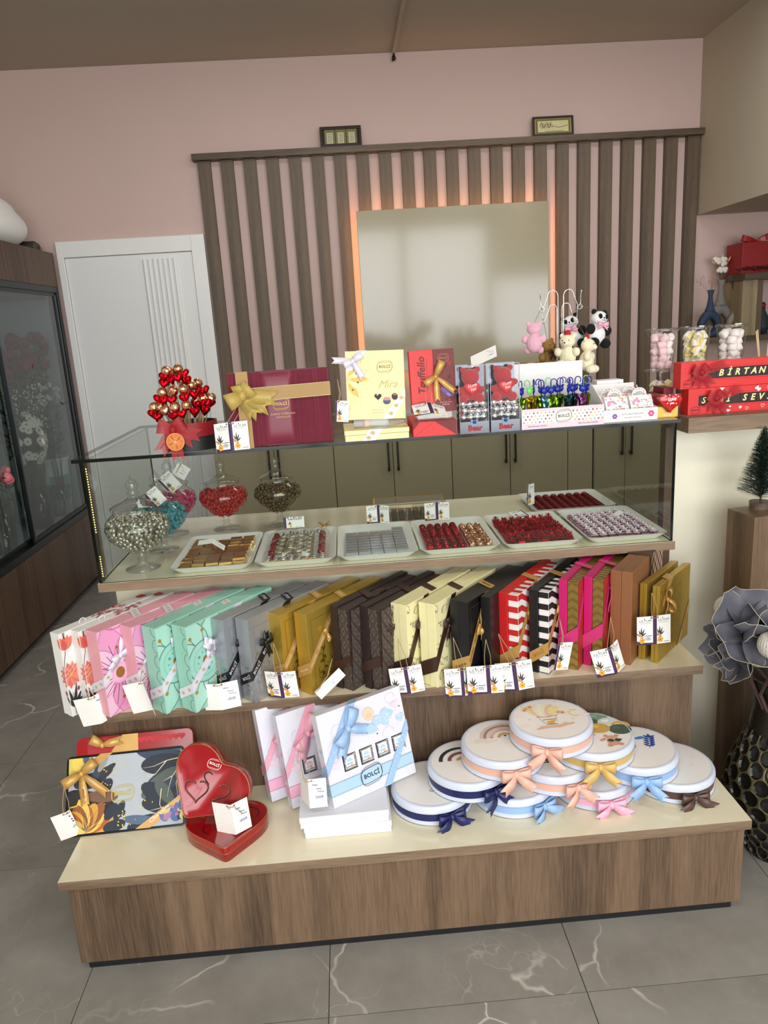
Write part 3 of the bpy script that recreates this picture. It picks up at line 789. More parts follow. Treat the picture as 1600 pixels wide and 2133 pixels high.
b = MB().boxw(0.0505, 0.064, 0.008, 0.058, 0.088, 0.032); b.build('pink_trim', ROSEP, t)

# ================================================================ shelf on the wall at the right
YS = 3.2
zs0 = 1.355
shelf_l = at(1462, 700, y=3.16).x
sh = thing('wall_shelf', 'oak wall shelf with a raised box unit at the right edge', 'shelf', (0, 0, 0))
MB().boxw(shelf_l, 3.12, 1.318, 4.6, YW-0.005, 1.352).build('lower_board', W_SLATX, sh, bev=0.001)
PALEO = wood('pale_oak_shelf', (128, 112, 84), (168, 150, 118), 'z', 1.4, 0.5)
ux = at(1541, 600, y=3.12).x
MB().boxw(ux+0.01, 3.10, 1.352, ux+0.105, YW-0.005, 1.69).build('upright', PALEO, sh, bev=0.001)
MB().boxw(ux+0.105, 3.10, 1.352, ux+0.14, YW-0.005, 1.69).build('upright', W_SLAT, sh, bev=0.001)
MB().boxw(ux, 3.06, 1.69, 4.6, YW-0.005, 1.73).build('upper_board', W_SLATX, sh, bev=0.001)
def loop_vase(label, x, y, z, h, w, m, hole=0.55):
    """bottle vase whose round belly is a ring with an open middle"""
    t = thing('ring_vase', label, 'vase', (x, y, z))
    bh = h*0.60; n = 40; pts = []; th = 0.028
    out = []; inn = []
    for i in range(n):
        a = 2*PI*i/n
        sx = math.sin(a); cz = -math.cos(a)
        wx = w/2*sx*(1.0 if cz < 0 else 1-0.25*cz)
        out.append((wx, bh/2+bh/2*cz)); inn.append((wx*hole*0.92, bh*0.42+bh/2*hole*0.86*cz))
    b = MB(); vs = []; 
    for ring, sc, yy in ((out, 1, 0), (out, 0.93, -th), (inn, 1.15, -th), (inn, 1, 0), (inn, 1.15, th), (out, 0.93, th)):
        for px, pz in ring: vs.append((px*sc, yy, bh*0.45+(pz-bh*0.45)*sc))
    fs = []
    for k in range(6):
        k2 = (k+1) % 6
        for i in range(n):
            j = (i+1) % n; fs.append((k*n+i, k*n+j, k2*n+j, k2*n+i))
    b.add(vs, fs); b.build('belly', m, t, True)
    nk = [(0.030*w/0.13, bh*0.93), (0.021*w/0.13, bh*1.05), (0.014*w/0.13, h*0.78), (0.012*w/0.13, h*0.88), (0.020*w/0.13, h), (0.016*w/0.13, h), (0.008, h*0.87)]
    MB().lathe(nk, 20).build('neck', m, t, True)
    return t
VB = mat('blue_grey_ceramic', (46, 62, 88), 0.75); VG = mat('grey_ceramic', (128, 124, 120), 0.8); VT = mat('taupe_ceramic', (148, 136, 122), 0.8)
vb = at(1481, 604, y=3.17); vg = at(1503, 583, y=3.27); vt = at(1532, 615, y=3.22)
loop_vase('dark blue ring vase standing at the front on the wall shelf', vb.x, 3.17, 1.352, vb.z-1.352, 0.145, VB)
loop_vase('tallest grey ring vase holding cotton stems on the wall shelf', vg.x, 3.27, 1.352, vg.z-1.352, 0.17, VG)
loop_vase('smallest taupe ring vase with dark sprigs beside the shelf upright', vt.x, 3.22, 1.352, vt.z-1.352, 0.10, VT)
t = thing('cotton_stems', 'cotton bolls and dried grasses in the grey ring vase', 'dried flowers', (vg.x, 3.27, vg.z))
sb = MB(); cb = MB(); gb = MB()
for dx, dz in ((-0.035, 0.115), (0.0, 0.10), (-0.02, 0.06), (0.012, 0.062), (-0.045, 0.125), (0.002,0.125)):
    sb.tube([(0,0,-0.08), (dx*0.5, -0.005, dz*0.5), (dx, -0.01, dz)], 0.0022, 5)
    for k in range(3):
        a = k*2.1+dx*40; cb.ell((dx+0.010*math.cos(a), -0.012+0.007*math.sin(a), dz+0.008*math.sin(a)), 0.0145, 8, 6)
for i in range(16):
    a = random.uniform(-0.9, 0.9); L = random.uniform(0.08, 0.15); e = V3((math.sin(a)*L*0.75, random.uniform(-.02,.02), math.cos(a)*L+0.01)); sb.tube([(0,0,-0.03), e*0.5, e], 0.001, 4)
    gb.ell(e, (0.006, 0.006, 0.018), 6, 5, rot=Euler((0, a, 0)))
sb.build('stem', mat('dry_stem', (112, 86, 62), 0.8), t); cb.build('cotton_boll', mat('cotton', (236, 230, 222), 0.95), t, True); gb.build('dry_seed_head', mat('dry_beige', (196, 172, 138), 0.9), t, True)
t = thing('dried_grass', 'faint pinkish dried grass sprays in the dark blue ring vase', 'dried flowers', (vb.x, 3.17, vb.z))
sb = MB()
for i in range(20):
    a = random.uniform(-1.0, 0.35); L = random.uniform(0.05, 0.12); e = V3((math.sin(a)*L, random.uniform(-.02,.02), math.cos(a)*L*0.8)); sb.tube([(0,0,-0.05), e*0.6, e], 0.0007, 4)
    sb.ell(e, (0.003, 0.003, 0.008), 5, 4)
sb.build('spray', mat('dry_pink', (176, 146, 130), 0.9), t)
t = thing('dark_sprigs', 'dark dried sprigs in the smallest taupe ring vase', 'dried flowers', (vt.x, 3.22, vt.z))
sb = MB()
for s_ in (-1, 1):
    sb.tube([(0,0,-0.05),(s_*0.014,0,0.03),(s_*0.026,0,0.085)], 0.0015, 5)
    for k in range(9): sb.ell((s_*(0.012+0.014*k/8)+0.004*(-1)**k, 0, 0.03+0.055*k/8), 0.0045, 6, 5)
sb.build('sprig', mat('dark_seed', (52, 36, 34), 0.9), t, True)
gl = at(1548, 510, y=3.12)
t = thing('red_gift_box', 'red gift box with ribbon on the upper shelf at the right edge', 'gift box', (gl.x, 3.12, 1.73))
REDC = mat('deep_red_card', (150, 22, 26), 0.5)
MB().boxw(0, 0, 0, 0.36, 0.2, 0.185).build('box_body', REDC, t, bev=0.003)
b = MB(); bow(b, (0.13, 0.1, 0.188), (1,0,0), (0,0,1), 0.10, 0.03, tails=(), loops=((165,1),(20,1))); b.build('bow', mat('red_satin', (168, 24, 30), 0.3), t, solid=0.001)
t = thing('red_feather_spray', 'dark red feathery spray lying along the upper shelf', 'dried flowers', (gl.x, 3.09, 1.735))
sb = MB()
for i in range(60):
    x = random.uniform(-0.03, 0.3); d = V3((random.uniform(-0.06, -0.02), random.uniform(-0.012, 0.0), random.uniform(-0.002, 0.028))); sb.tube([(x, 0, 0.004+0.03*random.random()), V3((x,0,0.012))+d], 0.0018, 4)
sb.build('feather', mat('dark_red_feather', (72, 14, 22), 0.9), t)
t = thing('dark_bird_figure', 'dark round figurine with a red tip behind the shelf upright', 'figurine', (ux+0.20, 3.2, 1.352))
b = MB(); b.lathe([(0.001,0.002),(0.035,0.004),(0.045,0.05),(0.036,0.11),(0.016,0.15),(0.02,0.165),(0.001,0.17)], 16); b.build('body', mat('slate_ceramic', (48, 52, 60), 0.6), t, True)
MB().ell((0,0,0.18), 0.02, 10, 7).build('red_tip', REDC, t, True)

# ================================================================ bottle-brush tree on the pedestal
tb = at(1585, 1060, z=0.972)
t = thing('bottle_brush_tree', 'small frosted green bottle brush fir tree on a wood slice on the pedestal', 'christmas tree', (2.005, 0.50, 0.962))
MB().lathe([(0.001,0),(0.03,0),(0.031,0.02),(0.001,0.02)], 20).build('wood_slice', W_SLATX, t)
MB().tube([(0,0,0.02),(0,0,0.245)], 0.0025, 6).build('wire_trunk', mat('brown_wire', (70,52,40), 0.7), t)
nb = MB(); fb = MB()
for i in range(4200):
    f = random.random()**0.8; z = 0.03+0.21*f; r = (0.070*(1-f)**0.85+0.004)*random.uniform(0.75, 1.05); a = random.uniform(0, 2*PI)
    d = V3((math.cos(a), math.sin(a), 0.25)); w = V3((-math.sin(a), math.cos(a), 0))*0.0009; p = V3((0,0,z)); e = p+d*r
    nb.add([p-w, p+w, e+w, e-w], [(0,1,2,3)])
    if random.random() < 0.35: fb.add([e-w*1.3, e+w*1.3, e+d*0.004+w*1.3, e+d*0.004-w*1.3], [(0,1,2,3)])
o = nb.build('bristles', mat('fir_green', (40, 92, 72), 0.7), t); o['kind'] = 'stuff'
o = fb.build('frosted_tips', mat('frost', (190, 206, 200), 0.8), t); o['kind'] = 'stuff'

# ================================================================ honeycomb floor vase with grey flowers
vx, vy = 1.955, 0.225
t = thing('floor_vase', 'tall black floor vase with honeycomb relief and worn gold ridges', 'vase', (vx, vy, 0))
def vr(z):
    P = [(0,0.082),(0.03,0.086),(0.10,0.118),(0.19,0.148),(0.25,0.142),(0.33,0.112),(0.40,0.086),(0.46,0.078),(0.50,0.082),(0.54,0.101),(0.56,0.106)]
    for (z0,r0),(z1,r1) in zip(P, P[1:]):
        if z <= z1: f = (z-z0)/(z1-z0); f = f*f*(3-2*f)*0.4+f*0.6; return r0+(r1-r0)*f
    return P[-1][1]
VBK = mat('black_vase_glaze', (18, 18, 16), 0.28, noise=0.3, nscale=60); VGD = mat('worn_gold_ridge', (98, 90, 62), 0.42, 0.5, noise=0.5, nscale=80)
hb = MB(); ncell = 18; z0, z1, rows = 0.012, 0.40, 10; dz = (z1-z0)/rows
def hexpt(u, z, off): r = vr(z)+off; return (r*math.cos(u), r*math.sin(u), z)
for j in range(rows):
    zc = z0+dz*(j+0.5); sh_ = 0.5*(j % 2); du = 2*PI/ncell
    for i in range(ncell):
        uc = du*(i+sh_); O = []; I = []; K = []
        for k in range(6):
            a = PI/6+PI/3*k
            pu = [0.5, 0, -0.5, -0.5, 0, 0.5][k]*du; pz = [0.333, 0.667, 0.333, -0.333, -0.667, -0.333][k]*dz
            O.append(hexpt(uc+pu, min(max(zc+pz, z0-0.008), z1+0.02), 0.0015))
        for k in range(12):
            a = PI/6+PI/6*k
            I.append(hexpt(uc+0.44*du*math.cos(a), zc+0.56*dz*math.sin(a), 0.0)); K.append(hexpt(uc+0.37*du*math.cos(a), zc+0.48*dz*math.sin(a), -0.006))
        vs = O+I+K+[hexpt(uc, zc, -0.009)]; fs = []; 
        for k in range(6):
            k2 = (k+1) % 6
            fs += [(k, 6+2*k, 6+(2*k+11) % 12) if False else (k, k2, 6+(2*k+2) % 12, 6+(2*k+1) % 12, 6+2*k)]
        hb.add(vs, fs, 1); hb.add(vs, [(6+k, 6+(k+1) % 12, 18+(k+1) % 12, 18+k) for k in range(12)], 0); hb.add(vs, [(18+k, 18+(k+1) % 12, 30) for k in range(12)], 0)
hb.build('honeycomb_body', [VBK, VGD], t)
pr_ = [(vr(z)+0.001, z) for z in [0.395+0.013*k for k in range(13)]]+[(0.106,0.560),(0.100,0.560),(0.07,0.46),(0.075,0.40)]
MB().lathe([(0.001, 0.002), (0.08, 0.0), (0.0845, 0.012)], 28).build('foot', VBK, t, True)
MB().lathe(pr_, 32).build('neck', mat('dark_bronze_neck', (34, 31, 22), 0.35, 0.3, noise=0.5, nscale=90), t, True)
MB().tube([(0.103*math.cos(2*PI*k/32), 0.103*math.sin(2*PI*k/32), 0.56) for k in range(32)], 0.0035, 6, closed=True).build('rim', VGD, t, True)
EVA = mat('grey_foam_petal', (92, 92, 102), 0.55, noise=0.08); EVAE = mat('cream_petal_edge', (172, 164, 148), 0.7); EVAD = mat('dark_grey_foam', (62, 62, 70), 0.55)
def petal_sheet(b, base, d, up, L, W, curl, wave, ph, m=0):
    """one wavy foam petal: grows from base along d, cupping towards up"""
    d = V3(d).normalized(); up = V3(up).normalized(); s = d.cross(up).normalized(); nu, nv = 12, 10; vs = []
    rim = []
    for j in range(nv+1):
        v = j/nv; wd = W*(0.28+0.72*math.sin(PI*min(1, v*0.62+0.06)))*(1 if v < 0.8 else 1-(v-0.8)*1.1)
        for i in range(nu+1):
            u = i/nu*2-1
            p = V3(base)+d*(L*v*math.cos(curl*v))+up*(L*v*math.sin(curl*v)+0.5*W*u*u*0.45*(1-0.4*v))+s*(wd*u*0.5)
            p += up*(wave*math.sin(3.4*u+ph)*v*v)
            vs.append(p)
            if j == nv: rim.append(p)
    left = [vs[j*(nu+1)] for j in range(5, nv+1)]; right = [vs[j*(nu+1)+nu] for j in range(nv, 4, -1)]
    fs = [(j*(nu+1)+i, j*(nu+1)+i+1, (j+1)*(nu+1)+i+1, (j+1)*(nu+1)+i) for j in range(nv) for i in range(nu)]
    b.add(vs, fs, m); b.tube(left+rim[1:-1]+right, 0.0010, 4, m=1)
def eva_flower(label, c, axis, k=1.0, seed=1):
    random.seed(seed)
    c = V3(c); t = thing('foam_flower', label, 'artificial flower', c, group='grey foam flowers in the floor vase')
    ax = V3(axis).normalized(); u = ax.orthogonal().normalized(); w = ax.cross(u)
    for ring, (n_, L, W, curl, tilt) in enumerate(((3, 0.085, 0.125, 0.75, 0.85), (5, 0.118, 0.150, 0.35, 0.10))):
        for i in range(n_):
            a = 2*PI*i/n_+ring*0.6+0.5; d = (u*math.cos(a)+w*math.sin(a))+ax*tilt; d.normalize()
            b = MB(); petal_sheet(b, ax*(0.0 if ring else 0.004), d, (ax-d*ax.dot(d)), L*k, W*k, curl, (0.006+0.008*ring)*k, random.uniform(0, 6)); b.build('petal', [EVA, EVAE], t, True)
    b = MB()
    for i in range(26):
        a = i*2.4; rr = 0.02*k*math.sqrt(i/26); q = u*math.cos(a)*rr+w*math.sin(a)*rr; b.tube([q, q*1.35+ax*0.036*k], [0.0028, 0.0008], 5)
    b.build('stamens', mat('cream_stamen', (232, 220, 190), 0.7), t)
    sb = MB(); e = V3((vx, vy, 0.30))-c; sb.tube([V3((0,0,0))-ax*0.005, e*0.35-ax*0.05, e*0.8, e], 0.005, 6); sb.build('stem', mat('brown_stem', (86, 62, 58), 0.7), t)
    random.seed(11+seed)
fc = at(1567, 1318, y=0.12)
eva_flower('large grey foam flower facing the room with cream stamens', (fc.x-0.008, 0.13, fc.z), (-0.05, -0.72, 0.55), 0.92, 3)
f2 = at(1512, 1350, y=0.20)
eva_flower('drooping grey foam flower seen from behind at the left of the vase', (f2.x+0.03, 0.19, f2.z+0.004), (-0.9, -0.3, -0.10), 0.74, 5)
f3 = at(1595, 1392, y=0.10)
eva_flower('lower dark grey foam flower at the right edge of the picture', (f3.x+0.03, 0.10, f3.z), (0.45, -0.8, 0.05), 0.7, 9)
FIB = mat('silvery_fibre', (206, 200, 188), 0.8, noise=0.25, nscale=90, bump=0.8, bscale=160)
def pod(label, c, r):
    t = thing('fibre_ball', label, 'artificial flower', c)
    b = MB(); b.ell((0,0,0), (r, r, r*1.12), 16, 10); 
    for k in range(26):
        a = 2*PI*k/26; b.tube([(math.cos(a)*r*math.sin(q)*1.005, math.sin(a)*r*math.sin(q)*1.005, r*1.12*math.cos(q)*1.005) for q in [0.15+i*0.33 for i in range(9)]], 0.0011, 3)
    b.build('fibre_head', FIB, t, True)
    e = V3((vx, vy, 0.30))-V3(c); MB().tube([(0,0,-r*0.9), e*0.4, e], 0.0035, 6).build('stem', mat('brown_stem', (86, 62, 58), 0.7), t)
q1 = at(1511, 1266, y=0.20); q2 = at(1598, 1344, y=0.06)
pod('silvery fibre ball behind the large grey foam flower', (q1.x, 0.20, q1.z), 0.027)
pod('silvery fibre ball in front at the right picture edge', (q2.x+0.01, 0.06, q2.z), 0.031)
t = thing('green_foam_leaves', 'dark green foam leaves above the grey flowers at the right edge', 'artificial leaves', (vx, vy, 0.5))
for i, (dx, dy, dz, rx) in enumerate(((0.0, 0.02, 0.22, 0.4), (0.05, 0.0, 0.24, 1.0), (0.02, -0.12, 0.03, 0.2))):
    b = MB(); petal_sheet(b, (dx, dy, dz-0.08), (0.3*math.sin(rx), 0.1, 1), (-0.3, -1, 0.2), 0.10, 0.05, 0.3, 0.01, i); b.build('leaf', [mat('dark_green_foam', (38, 60, 48), 0.5), EVAE], t, True, solid=0.0015)
MB().tube([(0,0,-0.1),(0.01,0,0.05),(0.02,0.01,0.2)], 0.006, 6).build('stem', mat('green_stem_foam', (52, 74, 56), 0.6), t)
# ================================================================ shared pieces: cards, ribbons
CARD = mat('white_card', (244, 243, 240), 0.55, noise=0.01); TWINE = mat('jute_twine', (176, 150, 112), 0.9)
PURP = (66, 36, 78); INKD = (48, 46, 52); YEL = (226, 176, 60); PEACH = (222, 160, 120); LEAFI = (52, 58, 44); INKB = (52, 62, 120)
SATG = mat('gold_satin', (206, 162, 92), 0.32, 0.25, noise=0.08); SATW = mat('white_satin', (226, 222, 236), 0.3, noise=0.03); SATK = mat('black_satin', (22, 22, 26), 0.35)
SATB = mat('brown_satin', (62, 38, 32), 0.35); SATM = mat('magenta_satin', (206, 52, 120), 0.35); SATP = mat('pink_satin', (240, 176, 200), 0.35); SATBL = mat('pale_blue_satin', (150, 186, 232), 0.35)
SATN = mat('navy_satin', (26, 34, 92), 0.35); SATPE = mat('peach_satin', (234, 182, 164), 0.32); SATY = mat('soft_gold_satin', (212, 178, 106), 0.35); SATCH = mat('chocolate_satin', (84, 58, 54), 0.35)
def card_print(A, w, h, right):
    if right: A.rect(0, 0, w*0.13, h, PURP)
    else: A.rect(w*0.9, 0, w, h, PURP); A.poly([(0,0),(w*0.9,0),(w*0.9,h*0.06),(w*0.4,h*0.075),(0,h*0.14)], PURP)
    cx = w*(0.56 if right else 0.48)
    A.text('LiLYUM', cx, h*0.84, 1, INKD, width=w*0.66); A.ell(cx-w*0.06, h*0.915, w*0.035, w*0.03, INKD, n=8)
    A.text('FLOWER & CHOCOLATE', cx, h*0.755, 1, INKD, bold=0.01, width=w*0.6)
    fx = w*(0.3 if right else 0.24)
    for k, (a, l) in enumerate(((1.9,0.26),(1.2,0.3),(2.5,0.2),(0.7,0.22),(1.55,0.34))): A.petal(fx, h*0.30, a, h*l, h*0.05, LEAFI)
    A.flower(fx-w*0.07, h*0.34, h*0.07, 5, PEACH, (180,90,60)); A.flower(fx+w*0.05, h*0.25, h*0.06, 5, (196,176,150), LEAFI, 0.4)
    A.flower(fx+w*0.04, h*0.15, h*0.115, 6, YEL, (190,120,40), 0.2)
    if right: A.ell(w*0.6, h*0.07, w*0.02, w*0.02, INKD, n=8); A.stroke([(w*0.64, h*0.07), (w*0.92, h*0.07)], h*0.018, (90,88,94))
    else:
        for k, (yy, x1) in enumerate(((0.31,0.84),(0.25,0.72),(0.21,0.8),(0.17,0.76))):
            A.stroke([(w*0.5, h*yy), (w*x1, h*yy)], h*0.02, INKD if k == 0 else (120,118,124))
        A.ell(w*0.44, h*0.31, w*0.028, w*0.028, INKD, n=8); A.ell(w*0.44, h*0.22, w*0.028, w*0.028, INKD, n=8)
def card_hand(A, w, h, price):
    for k, (yy, x0, x1) in enumerate(((0.80, 0.22, 0.5), (0.66, 0.42, 0.72), (0.56, 0.5, 0.86))):
        A.stroke([(w*(x0+(x1-x0)*i/14), h*(yy-0.02*i/14)+h*0.028*math.sin(i*2.1+k)) for i in range(15)], h*0.012, INKB)
    A.rect(w*0.3, h*0.30, w*0.86, h*0.42, (226,226,240)); A.text(price, w*0.58, h*0.36, h*0.12, INKB, shear=0.2)
def card(label, M, w=0.048, h=0.083, aL=20, aR=20, kind='print', price='500₺', to=None, cat='price tag', group=None, single=None, wl=None, holes=True):
    """folded tag: fold runs down from the root; two panels swing left and right"""
    t = thing('gift_tag', label, cat, M=M, group=group)
    for side, a in ((0, aL), (1, aR)):
        if single is not None and side != single: continue
        ww = wl if (wl and side == 0) else w
        d = V3((math.cos(R(a))*(1 if side else -1), math.sin(R(a)), 0)); U = d if side else -d; O = V3((0,0,-h)) if side else d*ww+V3((0,0,-h)); N = U.cross(V3((0,0,1)))
        b = MB(); e = N*-0.0005; P = [O, O+U*ww, O+U*ww+V3((0,0,h)), O+V3((0,0,h))]
        b.add(P+[p+e for p in P], [(0,1,2,3),(7,6,5,4),(0,4,5,1),(1,5,6,2),(2,6,7,3),(3,7,4,0)])
        pn = b.build('card_panel', CARD, t)
        A = Art(O, U, (0,0,1), clip=(0,0,ww,h), e0=0.0003)
        if kind == 'print': card_print(A, ww, h, side == 1)
        elif side == 1: card_hand(A, ww, h, price)
        if holes: A.ell(ww*(0.2 if side else 0.8), h*0.94, 0.0022, 0.0022, (60,52,44), n=8)
        A.build('print', pn)
    if to is not None:
        q = M.inverted() @ V3(to); s0 = V3((-0.008 if single is None else 0.009*(1 if single else -1), -0.001, -h*0.06)); s1 = V3((0.009 if single is None else 0.012*(1 if single else -1), -0.001, -h*0.06))
        b = MB()
        for s_ in (s0, s1): b.tube([s_, s_.lerp(q, 0.5)+V3((s_.x*0.5, -0.004, -0.006)), q], 0.0009, 5)
        b.tube([s0, V3((0,-0.004,-h*0.05)), s1], 0.0009, 5)
        b.build('twine', TWINE, t)
    return t

# ================================================================ things on the glass top
ZT = ZG+0.0005
BORD = mat('bordeaux_satin_cloth', (118, 26, 52), 0.38, noise=0.12, nscale=14, sheen=0.3); BORDC = mat('bordeaux_card', (104, 22, 44), 0.5)
GOLDI = (214, 178, 110)
# ---- chocolate bouquet in a hat box
bc = V3((0.335, 0.60, ZT))
t = thing('chocolate_bouquet', 'chocolate bouquet of red foil hearts and gold balls in a black hat box', 'chocolate bouquet', bc)
BLKC = mat('black_hatbox', (26, 26, 30), 0.5); REDF = foil('red_foil', (190, 14, 30), 0.3, 70, 0.5); ROSEG = foil('rose_gold_foil', (226, 176, 140), 0.24, 55, 0.7)
MB().lathe([(0.001,0),(0.078,0),(0.078,0.036),(0.0745,0.036),(0.0745,0.078),(0.071,0.078),(0.07,0.05),(0.001,0.05)], 40).build('hat_box', BLKC, t, True, autos=40)
SHR = sheer('red_organza', (176, 28, 40), 0.62)
MB().lathe([(0.0768,0.040),(0.0768,0.080)], 40, a0=R(-250), a1=R(35)).build('organza_band', SHR, t, True)
hm = MB(); P = heart_pts(0.0165, 20)
vs = []
for k, (s_, z) in enumerate(((0.55,-0.0092),(0.9,-0.006),(1,0),(0.9,0.006),(0.55,0.0092))): vs += [(x*s_, z, y*s_) for x, y in P]
hm.add(vs, [(k*20+i, (k+1)*20+i, (k+1)*20+(i+1) % 20, k*20+(i+1) % 20) for k in range(4) for i in range(20)]+[tuple(range(20)), tuple(range(99, 79, -1))])
HEARTM = hm.mesh('chocolate_heart', REDF, True); BALLM = MB().ell((0,0,0), 0.0148, 12, 9).mesh('chocolate_ball', ROSEG, False)
stk = MB()
def bq(u, v, dy): return at(300+u*0.1125, 740+v*0.1125, y=bc.y+dy)-bc
balls = [(415,290,-.01),(630,255,.0),(340,690,-.03),(540,660,-.04),(735,630,-.04),(885,560,-.01),(995,515,.03),(190,960,-.02),(295,960,-.03),(390,1020,-.05),(575,960,-.06),(790,930,-.06),(960,860,-.02),(1085,820,.01),(1240,780,.03),(520,330,.03),(700,480,.03)]
hearts = [(370,400,-.01),(500,440,-.02),(620,410,-.025),(735,330,.02),(780,450,-.01),(370,520,-.02),(270,810,-.02),(370,820,-.03),(510,820,-.04),(750,780,-.05),(930,720,-.03),(1040,680,.01),(1120,640,.04),(170,1080,-.02),(250,1130,-.04),(550,1120,-.07),(700,1080,-.07),(940,1040,-.06),(1130,1010,-.03),(1160,880,.0),(970,910,-.03),(1070,890,-.01),(1230,880,.03),(420,460,.02)]
for u, v, dy in balls:
    p = bq(u, v, dy); link('chocolate_ball', BALLM, t, TR(p, random.uniform(0,6), random.uniform(0,3))); stk.tube([p, (p.x*0.6, p.y*0.5, 0.06)], 0.0015, 4)
for u, v, dy in hearts:
    p = bq(u, v, dy); link('chocolate_heart', HEARTM, t, TR(p, random.uniform(-0.5,0.5), random.uniform(-0.2,0.3), random.uniform(-0.3,0.3))); stk.tube([p, (p.x*0.6, p.y*0.5, 0.06)], 0.0015, 4)
stk.build('stick', mat('wood_stick', (190,160,120), 0.7), t)
b = MB(); bow(b, (-0.033,-0.079,0.066), (1,0.0,0), (0,0.1,1), 0.042, 0.034, tails=((-125,1.5),(-85,1.75),(-15,1.5),(-35,1.35)), loops=((165,1.0),(28,0.9)), depth=0.5)
b.build('organza_bow', SHR, t, True)
e_ = MB()
for a, L in ((-125,0.07),(-100,0.075),(-72,0.072),(-18,0.065),(-35,0.06)): e_.tube([(-0.033,-0.086,0.066), (-0.033+math.cos(R(a))*L*0.5,-0.092,0.066+math.sin(R(a))*L*0.5), (-0.033+math.cos(R(a))*L,-0.088+0.012*(a > -60),0.066+math.sin(R(a))*L*0.86)], 0.0012, 5)
e_.build('ribbon_edge', mat('red_satin_cord', (200, 40, 40), 0.4), t)
oc = V3((-0.028,-0.094,0.033)); Aor = MB(); Aor.tube([(oc.x+0.024*math.cos(2*PI*k/28), oc.y, oc.z+0.024*math.sin(2*PI*k/28)) for k in range(28)], 0.0018, 6, closed=True); 
od = MB().prism([(0.024*math.cos(2*PI*k/28), 0.024*math.sin(2*PI*k/28)) for k in range(28)], -0.0012, 0.0012, axis='y'); od.xform(Matrix.Translation(oc))
sl = od.build('orange_slice', mat('dried_orange', (206, 112, 40), 0.4, noise=0.25, nscale=120), t)
Aor.build('orange_rind', mat('orange_rind', (226, 156, 84), 0.6), sl, True)
A = Art(oc+V3((0,-0.0014,0)), (1,0,0), (0,0,1))
for k in range(9): A.petal(0.003*math.cos(0.7*k), 0.003*math.sin(0.7*k), 0.7*k, 0.017, 0.008, (198, 92, 30) if k % 2 else (212, 128, 52)); 
for k in range(9): A.stroke([(0,0), (0.021*math.cos(0.7*k+0.35), 0.021*math.sin(0.7*k+0.35))], 0.0008, (236, 196, 140))
A.build('orange_segment', sl)

# ---- burgundy satin box
t = thing('satin_chocolate_box', 'large burgundy pleated satin chocolate box with gold ribbon bow', 'chocolate box', M=TR((0.462, 0.522, ZT), R(2), R(-3)))
BW, BH, BT = 0.288, 0.212, 0.045
MB().boxw(0, 0, 0, BW, BT, BH).build('box_body', BORDC, t, bev=0.003)
pl = MB()
def pleats(x0, x1):
    n = 26; vs = []
    for i in range(n+1):
        x = x0+(x1-x0)*i/n; d = -0.004-0.004*((i % 2)) - random.uniform(0,0.002)
        vs += [(x, d, 0.004), (x+random.uniform(-.001,.001), d, BH-0.004)]
    pl.add(vs, [(2*i, 2*i+2, 2*i+3, 2*i+1) for i in range(n)])
pleats(0.002, 0.096); pleats(0.182, BW-0.002)
pl.build('pleated_cover', BORD, t)
pad = MB(); vs = []; nu, nv = 14, 18
for j in range(nv+1):
    for i in range(nu+1):
        u, v = i/nu, j/nv; q = (1-(2*u-1)**8)*(1-(2*v-1)**8)
        vs.append((0.094+0.09*u, -0.003-0.011*q, 0.006+(BH-0.012)*v))
pad.add(vs, [(j*(nu+1)+i, j*(nu+1)+i+1, (j+1)*(nu+1)+i+1, (j+1)*(nu+1)+i) for j in range(nv) for i in range(nu)])
pad.build('padded_panel', BORD, t, True)
A = Art((0, -0.0145, 0), (1,0,0), (0,0,1)); A.logo(0.148, 0.118, 0.044, GOLDI); A.text('Luxury Collection', 0.150, 0.091, 1, GOLDI, shear=0.35, width=0.068); A.text('CHOCOLATE', 0.150, 0.081, 1, GOLDI, bold=0.01, space=1.15, width=0.040); A.build('lettering', t)
GAUZE = sheer('gold_gauze', (180, 142, 72), 0.8, 0.4)
b = MB(); b.quad((0.03,-0.0165,0.13),(BW+0.001,-0.0165,0.135),(BW+0.001,-0.0165,0.17),(0.03,-0.0165,0.165)); b.quad((BW+0.0015,-0.0165,0.135),(BW+0.0015,BT,0.135),(BW+0.0015,BT,0.17),(BW+0.0015,-0.0165,0.17))
b.quad((0.028,-0.0162,0),(0.062,-0.0162,0),(0.062,-0.0162,BH+0.001),(0.028,-0.0162,BH+0.001)); b.quad((0.028,-0.0162,BH+0.0012),(0.062,-0.0162,BH+0.0012),(0.062,BT,BH+0.0012),(0.028,BT,BH+0.0012))
rb = b.build('gauze_ribbon', GAUZE, t)
b = MB()
for z in (0.1315, 0.168): b.tube([(0.05,-0.0172,z-0.002),(BW,-0.0172,z+0.003)], 0.0008, 4)
b.build('ribbon_edge', mat('cream_thread', (232,214,170), 0.6), rb)
b = MB(); bow(b, (0.043,-0.019,0.147), (1,0,0), (0,0,1), 0.055, 0.040, tails=((-28,1.25),(-52,1.05),(-8,1.45),(-62,0.9)), loops=((205,0.85),(98,0.55),(40,0.6)), depth=0.6); b.build('gauze_bow', sheer('gold_gauze_bow', (196, 170, 92), 0.85, 0.4), t, True, solid=0.0006)
tm = at(479, 886, y=0.498)
card('printed tag propped open in front of the burgundy satin box', TR((tm.x, 0.49, ZT+0.0805), R(4)), 0.050, 0.080, -38, 8, to=(0.505, 0.50, 1.385))

